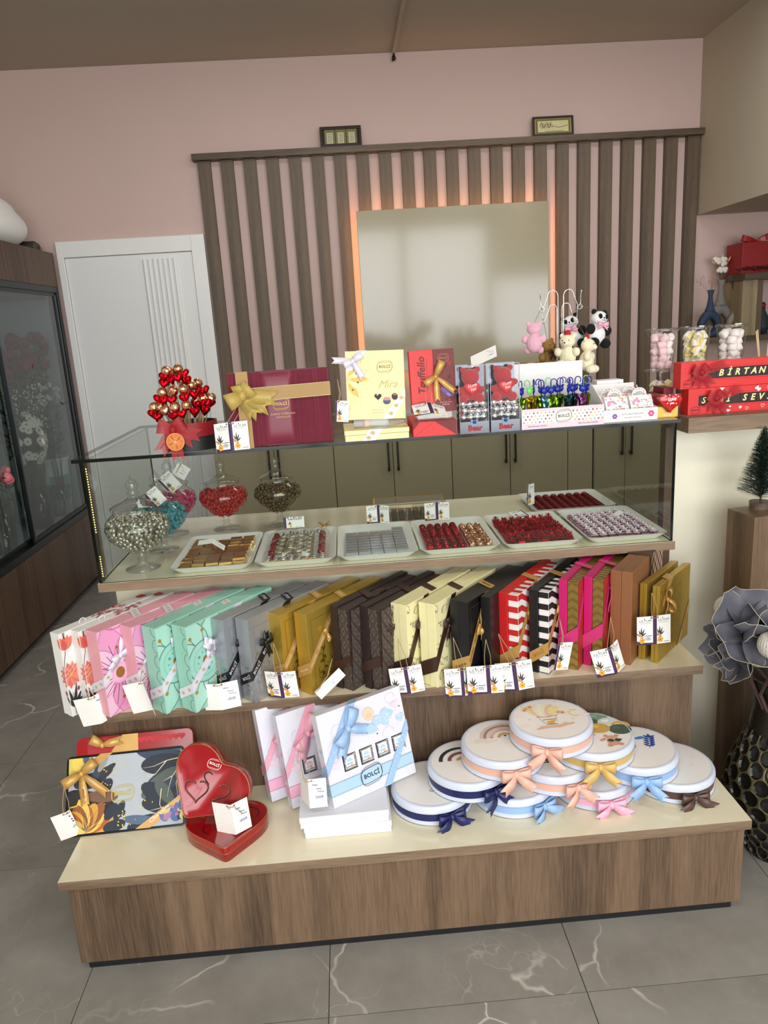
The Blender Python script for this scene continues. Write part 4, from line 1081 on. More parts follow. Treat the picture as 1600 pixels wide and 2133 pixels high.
# ---- yellow boxes
YELC = mat('pale_yellow_card', (242, 233, 172), 0.5, noise=0.015); CLR = glass('clear_acrylic', (0.96, 0.97, 0.97), 1.0)
def lidded(parent, w, d, h, m, split=0.55, lip=0.0015):
    MB().boxw(0, 0, 0, w, d, h*split).build('box_base', m, parent, bev=0.0012)
    return MB().boxw(-lip, -lip, h*split+0.0008, w+lip, d+lip, h).build('box_lid', m, parent, bev=0.0012)
SATWG = (186, 160, 96)
def ribbon_seals(A, p0, p1, n, r, c=SATWG):
    for i in range(n):
        f = (i+0.5)/n; x = p0[0]+(p1[0]-p0[0])*f; y = p0[1]+(p1[1]-p0[1])*f; A.ell(x, y, r, r*0.85, c, n=12); A.ring(x, y, r*0.7, r*0.55, r*0.18, (240,232,214), n=10)
t = thing('yellow_chocolate_box', 'pale yellow chocolate box lying flat under the standing yellow box', 'chocolate box', M=TR((0.783, 0.506, ZT), R(1)), group='pale yellow chocolate boxes')
lidded(t, 0.182, 0.17, 0.031, YELC)
b = MB(); w_ = 0.0185
b.quad((0.048,-0.0022,0.0),(0.048+2*w_,-0.0022,0.0),(0.07+2*w_,-0.0022,0.0316),(0.07,-0.0022,0.0316)); b.quad((0.07,-0.0022,0.0318),(0.07+2*w_,-0.0022,0.0318),(0.184,0.10,0.0318),(0.184,0.06,0.0318)) if False else b.add([(0.07,-0.0022,0.0318),(0.07+2*w_,-0.0022,0.0318),(0.185,0.115,0.0318),(0.165,0.135,0.0318)], [(0,1,2,3)])
rb = b.build('ribbon', SATW, t); A = Art((0,-0.0026,0), (1,0,0), (0,0,1)); ribbon_seals(A, (0.06,0.002), (0.085,0.028), 2, 0.007); A.build('print', rb)
stn = at(800, 860, y=0.60)
t = thing('acrylic_stand', 'clear acrylic easel holding the yellow chocolate box', 'stand', (0.86, 0.575, ZT+0.032))
b = MB(); b.boxw(-0.05,-0.03,0,0.05,-0.024,0.022); b.boxw(-0.05,-0.03,0,0.05,0.08,0.003)
b.tube([(0.045+0.0*k,-0.035-0.012*math.sin(PI*k/8),0.003+0.022*k/8) for k in range(9)], 0.0016, 5); b.tube([(-0.02,-0.035,0.003),(-0.02,-0.036,0.03)], 0.003, 6); b.build('easel', CLR, t)
p_ = TR((0.793, 0.545, ZT+0.057), R(-1), R(-9)) @ Matrix.Rotation(R(1.5), 4, 'Y')
t = thing('yellow_chocolate_box', 'pale yellow chocolate box with flower print standing upright on an easel', 'chocolate box', M=p_, group='pale yellow chocolate boxes')
YW_, YH, YT = 0.168, 0.195, 0.03
b = MB().boxw(0, 0, 0, YW_, YT*0.5, YH).build('box_lid', YELC, t, bev=0.0012); MB().boxw(0.0015, YT*0.5+0.0005, 0.0015, YW_-0.0015, YT, YH-0.0015).build('box_base', YELC, t, bev=0.001)
A = Art((0,0,0), (1,0,0), (0,0,1), clip=(0.002,0.002,YW_-0.002,YH-0.002)); fx, fz = 0.0, 0.115
for k in range(10): A.petal_line(fx, fz, -1.5+k*0.42, 0.085, 0.045, 0.0006, (206,190,110))
for k in range(8): A.petal(fx+0.012*math.cos(-1.5+k*0.5), fz+0.012*math.sin(-1.5+k*0.5), -1.45+k*0.48, 0.052 if k % 2 else 0.044, 0.018, (224,190,96) if k % 2 else (246,236,178)); 
for k in range(4): A.ell(fx+0.035*math.cos(-1.0+k*0.75), fz+0.035*math.sin(-1.0+k*0.75), 0.003, 0.003, (110,90,40), n=8)
A.logo(0.112, 0.148, 0.044, (150,128,64)); A.text('Mira', 0.118, 0.098, 0.03, (198,180,110), shear=0.45)
A.heart(0.090, 0.064, 0.0105, (36,22,22)); A.ell(0.088,0.068,0.0022,0.0016,(200,180,170)); A.ell(0.115,0.050,0.011,0.009,(84,76,120)); A.ell(0.115,0.057,0.011,0.005,(200,140,150)); A.ell(0.138,0.063,0.009,0.010,(64,30,34)); A.ell(0.139,0.069,0.006,0.003,(150,110,110))
A.text('ASSORTED CHOCOLATES', 0.088, 0.026, 1, (170,150,90), width=0.036); A.text('NET WT 170 g', 0.088, 0.018, 1, (170,150,90), width=0.03)
A.build('print', t)
rb = bands('ribbon', [[(0.100,-0.0012,0),(0.130,-0.0012,0),(0.1685,-0.0012,0.062),(0.1685,-0.0012,0.085)], [(0.1690,-0.0012,0.062),(0.1690,YT,0.10),(0.1690,YT,0.123),(0.1690,-0.0012,0.085)], [(0.0,-0.0012,0.140),(0.018,-0.0012,0.140),(0.062,-0.0012,YH+0.0008),(0.034,-0.0012,YH+0.0008)]], SATW, t); A = Art((0,-0.0014,0), (1,0,0), (0,0,1)); ribbon_seals(A, (0.118,0.004), (0.165,0.07), 3, 0.0065); ribbon_seals(A, (0.02,0.155),(0.048,0.193), 2, 0.005, (160,156,150)); A.build('print', rb)
b = MB(); bow(b, (0.021,-0.004,0.166), (1,0,0), (0,0,1), 0.032, 0.018, tails=((-60,1.6),(176,1.6)), loops=((205,0.9),(30,1.0))); b.build('bow', SATW, t, True, solid=0.0006)
card('printed tag hanging on the standing yellow box', TR(at(699, 834, y=0.527), R(-4), 0, R(6)), 0.0385, 0.060, 0, 3, single=1, to=at(703, 790, y=0.535))

# ---- red truffle boxes
REDT = mat('bright_red_card', (214, 44, 44), 0.45, noise=0.02); WINE = mat('wine_print_card', (112, 26, 30), 0.5, noise=0.35, nscale=26)
t = thing('red_truffle_box', 'red chocolate box with wine diagonal print lying flat under the standing red box', 'chocolate box', M=TR((0.977, 0.507, ZT), R(1)), group='red truffle boxes')
MB().boxw(0, 0, 0, 0.125, 0.16, 0.043).build('box_body', REDT, t, bev=0.001)
A = Art((0,0,0), (1,0,0), (0,0,1)); A.poly([(0.125,0.002),(0.125,0.043),(0.062,0.043)], WINE); A.poly([(0,0.043),(0.02,0.043),(0.0,0.02)], (120,24,30)); A.stroke([(0.002,0.002),(0.062,0.042),(0.124,0.002)], 0.0006, (150,20,24)); A.build('print', t)
t = thing('acrylic_stand', 'clear acrylic easel holding the red truffle box', 'stand', (1.045, 0.575, ZT+0.0435))
b = MB(); b.boxw(-0.05,-0.035,0,0.05,-0.031,0.02); b.boxw(-0.05,-0.035,0,0.05,0.07,0.003); b.tube([(-0.062,-0.04-0.012*math.sin(PI*k/8),0.003+0.024*k/8) for k in range(9)], 0.0016, 5); b.build('easel', CLR, t)
t = thing('red_truffle_box', 'red and wine chocolate box with gold bow standing on an easel', 'chocolate box', M=TR((0.981, 0.545, ZT+0.066), R(1), R(-9)), group='red truffle boxes')
TW_, TH_, TT_ = 0.130, 0.176, 0.035
MB().boxw(0, 0, 0, TW_, TT_, TH_).build('box_body', REDT, t, bev=0.001)
A = Art((0,0,0), (1,0,0), (0,0,1), clip=(0,0,TW_,TH_)); A.rect(0.068, 0, TW_, TH_, WINE)
for k in range(18): A.heart(random.uniform(0.07,0.128), random.uniform(0.02,0.17), random.uniform(0.004,0.009), random.choice([(150,40,40),(136,30,34),(90,20,26)]), random.uniform(-.5,.5))
A.text('Truffello', 0.034, 0.103, 1, (96,24,26), PI/2, bold=0.012, shear=0.2, width=0.105); A.stroke([(0.05,0.06),(0.05,0.15)], 0.0006, (120,30,30))
A.ell(0.105,0.052,0.018,0.009,(70,70,150),-0.6); A.ell(0.098,0.060,0.012,0.007,(120,80,150),-0.5); A.ell(0.108,0.046,0.008,0.004,(150,110,170),-0.6)
A.logo(0.098, 0.150, 0.032, (170,120,90)); A.text('NET WT. 200g / 7.05 oz', 0.098, 0.024, 1, (230,210,200), width=0.034); A.text('(7.05 oz)', 0.098, 0.018, 1, (230,210,200), width=0.02); A.text('MILK CHOCOLATE', 0.036, 0.028, 1, (120,30,30), width=0.03)
A.build('print', t)
b = MB(); bow(b, (0.072,-0.003,0.098), (1,0,0), (0,0,1), 0.040, 0.017, tails=((-88,1.6),(-40,1.65)), loops=((215,1.0),(62,1.15)), depth=0.45); b.build('bow', SATG, t, True, solid=0.0006)
card('open printed tag lying tilted at the foot of the standing red box', TR(at(893, 838, y=0.525), R(5), R(-62)), 0.050, 0.055, 8, 22, to=at(888, 795, y=0.545))

# ---- acetate boxes with a red teddy
ACET = glass('acetate_film', (0.985, 0.985, 0.985), 0.25); SILV = mat('silver_mirror_card', (92, 94, 100), 0.16, 1.0); SILF = foil('silver_foil', (224, 224, 228), 0.2, 45, 0.6)
PLUSHR = mat('red_plush', (172, 16, 26), 0.85, noise=0.15, bump=0.6, bscale=400, sheen=0.4); REDSAT = mat('red_satin_heart', (206, 30, 40), 0.35)
BALL2 = MB().ell((0,0,0), (0.0105, 0.0105, 0.0105), 12, 9).mesh('foil_chocolate', SILF, True)
def soft(b, name, m, parent, vox=0.0022, it=6):
    o = b.build(name, m, parent, True); r_ = o.modifiers.new('union', 'REMESH'); r_.mode = 'VOXEL'; r_.voxel_size = vox; r_.use_smooth_shade = True
    s_ = o.modifiers.new('smooth', 'SMOOTH'); s_.iterations = it; s_.factor = 0.5
    return o
def bear_box(px, label, flip):
    x = px; t = thing('teddy_chocolate_box', label, 'chocolate box', M=TR((x, 0.506, ZT), R(1)), group='clear boxes with red teddies')
    w, d, h = 0.083, 0.055, 0.192
    f = MB(); f.boxw(0, 0, 0, w, d, 0.034); f.quad((0,d,0.034),(w,d,0.034),(w,d,h),(0,d,h)); f.build('silver_insert', SILV, t)
    b = MB(); b.quad((0,0,0.034),(w,0,0.034),(w,0,h),(0,0,h)); b.quad((0,d,0.034),(0,0,0.034),(0,0,h),(0,d,h)); b.quad((w,0,0.034),(w,d,0.034),(w,d,h),(w,0,h)); b.quad((0,0,h),(w,0,h),(w,d,h),(0,d,h)); b.build('clear_sleeve', ACET, t)
    e = MB()
    for X in (0, w):
        e.boxw(X-0.0008,-0.0008,0,X+0.0008,0.0008,h)
    e.boxw(0,-0.0006,h-0.0015,w,0.0008,h); e.boxw(0,d-0.001,h-0.003,w,d,h); e.build('folded_edge', SILV, t)
    i = 0
    for r_, z in enumerate((0.046, 0.064, 0.082)):
        for k in range(4):
            link('foil_chocolate', BALL2, t, TR((0.0125+k*0.0195+(0.004 if r_ % 2 else 0), 0.0125+random.uniform(0,0.006), z+random.uniform(-.002,.002)), i, i*1.3)); i += 1
    for r_ in range(2):
        for k in range(4): link('foil_chocolate', BALL2, t, TR((0.0125+k*0.0195, 0.036, 0.046+r_*0.019), i, i)); i += 1
    c = w/2+(0.002 if flip else -0.003)
    b = MB(); b.ell((c,0.030,0.118), (0.026,0.018,0.028)); b.ell((c-0.002 if flip else c,0.028,0.158), (0.027,0.020,0.024))
    for s_ in (-1, 1): b.ell((c+s_*0.021,0.03,0.178), (0.009,0.006,0.009)); b.ell((c+s_*0.028,0.022,0.122+(0.016 if s_*flip > 0 else 0)), (0.014,0.010,0.010)); b.ell((c+s_*0.024,0.018,0.098), (0.014,0.014,0.013))
    soft(b, 'teddy', PLUSHR, t)
    hb = MB(); P = heart_pts(0.024, 22); vs = []
    for s_, y in ((0.6,0.0068),(1,0.0105),(0.92,0.0060),(0.5,0.0042)): vs += [(c+(0.004 if flip else 0)+p*s_, y, 0.128+q*s_*0.9) for p, q in P]
    hb.add(vs, [(k*22+i, k*22+(i+1) % 22, (k+1)*22+(i+1) % 22, (k+1)*22+i) for k in range(3) for i in range(22)]+[tuple(66+i for i in range(22))])
    hh = hb.build('satin_heart', REDSAT, t, True)
    A = Art((c+(0.004 if flip else 0), 0.0036, 0.13), (1,0,0), (0,0,1)); A.text('I Love', 0, 0.006, 1, (240,220,220), 0.25, shear=0.4, bold=0.012, width=0.026); A.text('You', 0.002, -0.006, 1, (240,220,220), 0.25, shear=0.4, bold=0.012, width=0.016); A.build('print', hh)
    A = Art((0,0,0), (1,0,0), (0,0,1)); A.ell(w*0.5, 0.030, 0.010, 0.008, (120,150,196)); A.ell(w*0.5,0.032,0.006,0.005,(40,50,80)); A.ell(w*0.5-0.008,0.038,0.003,0.003,(120,150,196)); A.ell(w*0.5+0.008,0.038,0.003,0.003,(120,150,196)); A.text('Bear', w*0.52, 0.015, 1, (150,24,30), bold=0.045, width=0.042); A.build('print', t)
bear_box(1.112, 'clear box with red teddy and silver chocolates beside the red truffle box', 0)
bear_box(1.2015, 'clear box with red teddy and silver chocolates touching the umbrella carton', 1)
card('folded tag lying on top of the clear teddy boxes', TR((1.19, 0.545, ZT+0.228), R(-6), R(-48)), 0.040, 0.044, 30, -30, kind='hand', holes=False)

# ---- carton of chocolate umbrellas
t = thing('umbrella_display_carton', 'pink dotted display carton of chocolate umbrellas', 'display carton', M=TR((1.290, 0.508, ZT), R(2.2)))
UW, UD, UF, UB = 0.243, 0.135, 0.058, 0.178
PINKC = mat('pale_pink_card', (240, 204, 216), 0.5); WHC = mat('white_carton', (236, 234, 234), 0.55, noise=0.03)
MB().boxw(0, 0, 0, UW, 0.002, UF).build('front_panel', PINKC, t)
MB().boxw(0, UD-0.002, 0, UW*0.93, UD, UB).build('back_panel', WHC, t)
MB().boxw(0, 0.002, 0, UW, UD-0.002, 0.002).build('base_panel', WHC, t)
for x in (0, UW-0.002): MB().prism([(0.002,0),(UD-0.002,0),(UD-0.002,UB*0.96 if x == 0 else UB*0.62),(UD*0.7,UB*0.6),(0.002,UF)], x, x+0.002, axis='x').build('side_panel', WHC, t)
MB().boxw(0.002, UD*0.55, 0.002, UW-0.002, UD*0.56, 0.05).build('insert', WHC, t)
A = Art((0,0,0), (1,0,0), (0,0,1)); A.rect(0.001, 0.016, UW-0.001, 0.049, (250,240,226)); DC = [(214,96,130),(120,184,216),(190,206,120),(150,50,70),(230,166,120)]
for j in range(4):
    for i in range(21):
        x = 0.006+i*0.0116+(0.0058 if j % 2 else 0)
        if x < UW-0.004 and not (0.096 < x < 0.150): A.ell(x, 0.0195+j*0.0088, 0.0026, 0.0026, DC[(i*2+j*3) % 5], n=9)
A.logo(0.123, 0.033, 0.046, (24,22,26), 0.02, fill=(250,240,226)); A.text('Sütlü Şemsiye Çikolata', 0.045, 0.0085, 1, (90,60,80), shear=0.2, width=0.056); A.text('Milk Chocolate Umbrella', 0.195, 0.0085, 1, (90,60,80), shear=0.2, width=0.058)
A.build('print', t)
NAVY = mat('blue_plastic', (24, 34, 150), 0.3); LIME = mat('lime_plastic', (120, 214, 100), 0.3)
FO = {'green': foil('green_foil', (110, 150, 40), 0.25, 60), 'gold': foil('yellow_foil', (200, 170, 50), 0.25, 60), 'blue': foil('blue_foil', (110, 170, 200), 0.25, 60), 'purple': foil('purple_foil', (150, 80, 140), 0.25, 60), 'dark': foil('dark_teal_foil', (50, 90, 96), 0.25, 60)}
umb = [(110,1220,'green',0,45),(310,1170,'gold',1,15),(405,1200,'gold',0,88),(560,1170,'blue',0,10),(510,1120,'green',0,10),(700,1150,'green',1,-20),(640,1130,'green',0,170),(790,1130,'green',0,175),(850,1160,'green',0,160),(905,1090,'dark',0,85),(1040,1120,'dark',0,5),(1100,1140,'purple',0,150),(1180,1060,'purple',0,170),(1260,1090,'green',0,120),(1330,1090,'green',1,190)]
ulab = ['green foil chocolate umbrella with blue handle at the left end of the carton', 'yellow foil chocolate umbrella with lime bear handle', 'yellow foil chocolate umbrella with blue handle turned edge on', 'pale blue foil chocolate umbrella with blue handle', 'green foil chocolate umbrella just behind the pale blue one', 'green foil chocolate umbrella with lime handle at the back of the carton', 'green foil chocolate umbrella right of the pale blue one', 'green foil chocolate umbrella at the middle of the carton, left of two crossed hooks', 'green foil chocolate umbrella at the middle of the carton, right of two crossed hooks', 'dark teal foil chocolate umbrella with its hook turned edge on', 'dark teal foil chocolate umbrella with wide open blue hook', 'purple foil chocolate umbrella in front of the right half', 'purple foil chocolate umbrella behind the front purple one', 'green foil chocolate umbrella with blue handle near the right end', 'green foil chocolate umbrella with lime bear handle at the right end']
for i, (u, v, fo, gr, rz) in enumerate(umb):
    px = 1070+u*190/1600; x = at(px, 850, y=0.56).x; y = 0.545+0.022*(i % 3)
    q = thing('chocolate_umbrella', ulab[i], 'chocolate', M=TR((x, y, ZT+0.022), R(rz), R(random.uniform(-3,3)), R(random.uniform(-4,4))), group='chocolate umbrellas in the dotted carton')
    b = MB(); n = 14; vs = []
    for j, (r_, z) in enumerate(((0.003,0),(0.0075,0.022),(0.011,0.052),(0.0118,0.060),(0.004,0.066))):
        for k in range(n):
            a = 2*PI*k/n; rr = r_*(1+0.12*(-1)**k); vs.append((rr*math.cos(a), rr*math.sin(a), z+(0.004*(-1)**k if j == 3 else 0)))
    b.add(vs, [(j*n+k, j*n+(k+1) % n, (j+1)*n+(k+1) % n, (j+1)*n+k) for j in range(4) for k in range(n)]+[tuple(range(n-1,-1,-1))])
    b.build('foil_wrap', FO[fo], q)
    mm = LIME if gr else NAVY
    b = MB(); b.tube([(0,0,0.06),(0,0,0.105)]+[(-0.0085+0.0085*math.cos(PI*1.25*k/10), 0, 0.105+0.0095*math.sin(PI*1.25*k/10)) for k in range(11)], 0.0016, 6)
    hd = b.build('hook_handle', mm, q, True)
    b = MB(); b.ell((0,0,0.082), (0.0105,0.0045,0.010), 10, 7)
    for s_ in (-1,1): b.ell((s_*0.008,0,0.0915), (0.0036,0.003,0.0036), 8, 6)
    b.build('bear_face', mm, hd, True)

# ---- little gable boxes with unicorn print
t = thing('gable_box_tray', 'white tray with purple and pink flowers holding the unicorn gable boxes', 'display carton', M=TR((1.540, 0.537, ZT), R(2.2)))
TWd = 0.162
MB().boxw(0, 0, 0, TWd, 0.002, 0.036).build('front_panel', WHC, t); MB().boxw(0, 0.002, 0, TWd, 0.15, 0.002).build('base_panel', WHC, t); MB().boxw(0.02, 0.148, 0, TWd-0.01, 0.15, 0.098).build('back_panel', WHC, t)
for x in (0, TWd-0.002): MB().prism([(0.002,0),(0.148,0),(0.148,0.09),(0.11,0.05),(0.002,0.036)], x, x+0.002, axis='x').build('side_panel', WHC, t)
A = Art((0,0,0), (1,0,0), (0,0,1)); A.flower(0.032,0.017,0.0085,6,(120,76,150),(200,170,210)); A.flower(0.142,0.019,0.0105,6,(210,70,140),(240,200,220)); A.text('SÜTLÜ KALP ÇİKOLATA', 0.086, 0.021, 1, (110,108,116), width=0.064); A.text('MILK HEART CHOCOLATE', 0.086, 0.011, 1, (120,118,126), width=0.050); A.stroke([(0.002,0.0155),(TWd-0.002,0.0155)], 0.0004, (200,198,204)); A.build('print', t)
def gable(label, x, y, rz=2):
    q = thing('gable_box', label, 'chocolate box', M=TR((x, y, ZT+0.003), R(rz)), group='unicorn print gable boxes')
    w, d, h = 0.074, 0.05, 0.052
    b = MB(); b.prism([(0,0),(d,0),(d,h*0.7),(d*0.62,h+0.016),(d*0.38,h+0.016),(0,h*0.7)], 0.003, w-0.003, axis='x'); b.build('carton', WHC, q)
    hp = [(w*0.16,h+0.012)]+[(w*0.5-w*0.30*math.cos(PI*k/10), h+0.012+0.026*math.sin(PI*k/10)**0.7) for k in range(11)]+[(w*0.84,h+0.012)]
    hi = [(w*0.68,h+0.014)]+[(w*0.5+w*0.16*math.cos(PI*k/8), h+0.016+0.012*math.sin(PI*k/8)**0.7) for k in range(9)]+[(w*0.32,h+0.014)]
    b = MB(); b.prism(hp+hi, d*0.48, d*0.48+0.0016, axis='y'); b.build('handle', WHC, q)
    fd = V3((0, d*0.38, 0.016+h*0.3)); fl_ = fd.length
    A = Art((0,-0.0004,0), (1,0,0), (0,0,1), clip=(0.004,0.03,w-0.004,h*0.7)); B = Art((0,-0.0004,h*0.7), (1,0,0), fd, clip=(0.004,0,w-0.004,fl_), e0=0.0008)
    cols = [(226,140,160),(236,206,120),(150,190,180),(200,150,190),(236,170,140)]
    for k in range(16): A.flower(random.uniform(0.006,w-0.006), random.uniform(0.032,h*0.7), 0.0028, 5, cols[k % 5])
    for k in range(20): B.flower(random.uniform(0.006,w-0.006), random.uniform(0.002,fl_), random.uniform(0.002,0.0034), 5, cols[k % 5])
    B.ring(w*0.3, 0.010, 0.010, 0.011, 0.006, (226,150,196), 0.4, 3.4, 12); B.ring(w*0.82, 0.006, 0.009, 0.009, 0.0012, (150,190,220), 0.2, 2.8, 10); A.logo(w*0.55, h*0.62, 0.030, (110,104,96))
    C_ = Art((0, d*0.48-0.0003, 0), (1,0,0), (0,0,1))
    for k in range(7): a = PI*(k+0.5)/7; C_.flower(w*0.5-w*0.23*math.cos(a), h+0.016+0.018*math.sin(a), 0.003, 5, cols[k % 5])
    A.build('print', q); B.build('print', q); C_.build('print', q)
gable('unicorn gable box at the front left of the white tray', 1.546, 0.545); gable('unicorn gable box at the front right of the white tray showing the logo', 1.622, 0.551)
gable('unicorn gable box in the back row of the white tray, left', 1.543, 0.600, -6); gable('unicorn gable box in the back row of the white tray, right', 1.617, 0.612, 4)
t = thing('white_carton_block', 'plain white small carton behind the unicorn gable boxes', 'box', M=TR((1.573, 0.70, ZT), R(2)))
MB().boxw(0, 0, 0, 0.085, 0.05, 0.108).build('box_body', WHC, t, bev=0.001); MB().boxw(0.066, -0.001, 0.092, 0.074, 0, 0.098).build('tab_slot', mat('slot_grey', (150,150,156), 0.6), t)

# ---- heart chocolate on gold base, wine box behind
t = thing('heart_chocolate_box', 'red heart love you chocolate tin on a gold base at the corner of the glass', 'chocolate box', (1.735, 0.572, ZT))
GOLDB = mat('gold_paper', (184, 150, 76), 0.3, 0.7)
MB().prism([(-0.036,-0.006),(0.040,-0.006),(0.034,0.05),(-0.030,0.05)], 0, 0.032).build('gold_base', GOLDB, t, bev=0.003)
hb = MB(); P = heart_pts(0.033, 28); vs = []
for s_, y in ((0.85,-0.014),(1,-0.012),(1,0.008),(0.9,0.010)): vs += [(p*s_+0.008, y-0.012, 0.047+q*s_*0.92) for p, q in P]
hb.add(vs, [(k*28+i, k*28+(i+1) % 28, (k+1)*28+(i+1) % 28, (k+1)*28+i) for k in range(3) for i in range(28)]+[tuple(range(27,-1,-1)), tuple(84+i for i in range(28))])
h_ = hb.build('heart_tin', mat('red_gloss_tin', (200, 14, 24), 0.2, coat=0.5), t, True, autos=50)
A = Art((0.008,-0.0265,0.052), (1,0,0), (0,0,1)); A.text('LOVE', 0.002, 0.002, 1, (250,240,240), 0.08, bold=0.05, width=0.024); A.text('you', 0.002, -0.008, 1, (250,240,240), 0.08, bold=0.05, width=0.013)
for q_ in ((-0.018,0.012),(-0.006,0.016),(0.012,0.016),(0.02,0.01),(-0.012,-0.008),(0.014,-0.010)): A.heart(q_[0], q_[1], 0.0022, (250,230,230))
A.build('print', h_); A = Art((0.0,-0.0062,0), (1,0,0), (0,0,1)); A.text('BOLÇİ', 0.006, 0.007, 1, (250,240,220), bold=0.03, width=0.024); A.build('lettering', t)
t = thing('wine_gift_box', 'dark wine red flat gift box behind the heart chocolate', 'gift box', M=TR((1.667, 0.63, ZT), R(-4)))
MB().boxw(0, 0, 0, 0.085, 0.10, 0.062).build('box_body', mat('wine_card', (120, 20, 32), 0.4), t, bev=0.001)
A = Art((0,-0.0003,0), (1,0,0), (0,0,1))
for k in range(4): A.heart(0.01+0.02*k, 0.045+0.006*(k % 2), 0.005, (230,190,190), line=0.0008)
A.build('print', t)
t = thing('small_red_box', 'narrow dark red box with heart outlines left of the letter chocolate boxes', 'gift box', M=TR((1.766, 0.655, ZT), R(0)))
MB().boxw(0, 0, 0, 0.03, 0.08, 0.078).build('box_body', mat('wine_card', (120, 20, 32), 0.4), t, bev=0.001)

# ---- red boxes of letter chocolates on the counter
DARKCH = mat('dark_chocolate', (40, 26, 24), 0.35); IVCH = mat('ivory_chocolate', (238, 226, 168), 0.45)
def letter_box(label, M, letters, deco, bowx, w=0.52):
    t = thing('letter_chocolate_box', label, 'chocolate box', M=M); h, d = 0.077, 0.045; wx0, wz0, wz1 = 0.032, 0.026, 0.056
    b = MB(); b.boxw(0, 0.002, 0, w, d, h); b.build('box_body', REDT, t)
    f = MB(); f.boxw(0,-0.002,0,w,0.002,wz0); f.boxw(0,-0.002,wz1,w,0.002,h); f.boxw(0,-0.002,wz0,wx0,0.002,wz1); f.boxw(w-0.03,-0.002,wz0,w,0.002,wz1); f.build('window_frame', REDT, t)
    MB().boxw(wx0, 0.0012, wz0, w-0.03, 0.0022, wz1).build('tray_floor', mat('dark_tray', (54, 30, 30), 0.5), t)
    x = wx0+0.004
    for ch in letters:
        if ch == ' ': x += 0.026; continue
        p = MB().boxw(0, -0.0008, 0, 0.0225, 0.002, wz1-wz0-0.004).build('chocolate_tile', DARKCH, t, bev=0.001); p.location = (x, 0, wz0+0.002)
        A = Art((0.01125, -0.0010, (wz1-wz0-0.004)/2), (1,0,0), (0,0,1), e0=0.001); m_ = A._mi(IVCH)
        if ch == '♥': A.heart(0, 0, 0.008, IVCH)
        else: A.text(ch, 0, 0, 0.026, IVCH, bold=0.03, shear=0.25)
        A.build('letter', p); x += 0.0255
    MB().quad((wx0,-0.0017,wz0),(w-0.03,-0.0017,wz0),(w-0.03,-0.0017,wz1),(wx0,-0.0017,wz1)).build('window_film', ACET, t)
    A = Art((0,-0.002,0), (1,0,0), (0,0,1), clip=(0.001,0.001,w-0.001,h-0.001)); A.logo(0.024, 0.014, 0.030, (70,22,22))
    fr_ = [(wx0-0.004,wz0-0.004),(w-0.026,wz0-0.004),(w-0.026,wz1+0.004),(wx0-0.004,wz1+0.004),(wx0-0.004,wz0-0.004)]; A.stroke(fr_, 0.0007, (150,24,28))
    if deco:
        for k in range(22):
            hx = random.uniform(0.05, w-0.02); hz = random.choice([random.uniform(0.006,0.018), random.uniform(0.063,0.074)]); A.heart(hx, hz, random.uniform(0.004,0.0085), (246,226,226), random.uniform(-0.5,0.5), line=0.0009 if k % 3 else None)
    A.build('print', t)
    b = MB(); bow(b, (bowx,-0.006,0.046), (1,0,0), (0,0,1), 0.036, 0.026, tails=((-75,1.0),(-108,0.95),(-48,1.3),(18,2.1),(-135,0.9)), loops=((160,0.9),(40,0.7)), depth=0.45); b.build('organza_bow', SHR, t, True)
    return t
letter_box('lower red box of letter chocolates with heart outlines on the counter', TR((1.806, 0.575, 1.2430), R(2.5)), 'SENİ SEVİYORUM', 1, 0.083)
letter_box('upper red box of letter chocolates stacked on the heart patterned box', TR((1.784, 0.583, 1.3205), R(2.5)), '♥♥ BİRTANEM ♥', 0, 0.060)

# ---- marshmallow cups
MWH = mat('white_marshmallow', (244, 240, 236), 0.8); MPK = mat('pink_marshmallow', (246, 214, 218), 0.8); MYL = mat('yellow_marshmallow', (240, 230, 150), 0.8)
def marsh_mesh(name, r, h, m, twist=0):
    prof = [(0.001,-h/2),(r*0.8,-h/2),(r,-h/2+r*0.2),(r,h/2-r*0.2),(r*0.8,h/2),(0.001,h/2)]
    b = MB()
    if twist:
        for k in range(4):
            a = PI/2*k; q = MB().lathe([(0.001,-h/2),(r*0.5,-h/2),(r*0.58,-h/2+r*.15),(r*0.58,h/2-r*.15),(r*0.5,h/2),(0.001,h/2)], 10, (r*0.45*math.cos(a), r*0.45*math.sin(a), 0)); q.m = [k % 2]*len(q.f); b.join(q)
        return b.mesh(name, [MYL, MWH], True)
    return b.lathe(prof, 16).mesh(name, m, True)
MM = {'w': marsh_mesh('marshmallow', 0.0145, 0.024, MWH), 'p': marsh_mesh('marshmallow', 0.0125, 0.024, MPK), 'pw': marsh_mesh('marshmallow', 0.0125, 0.024, MWH), 'y': marsh_mesh('marshmallow', 0.0135, 0.027, MYL, 1)}
CUPM = glass('cup_plastic', (0.97, 0.97, 0.97), 1.3)
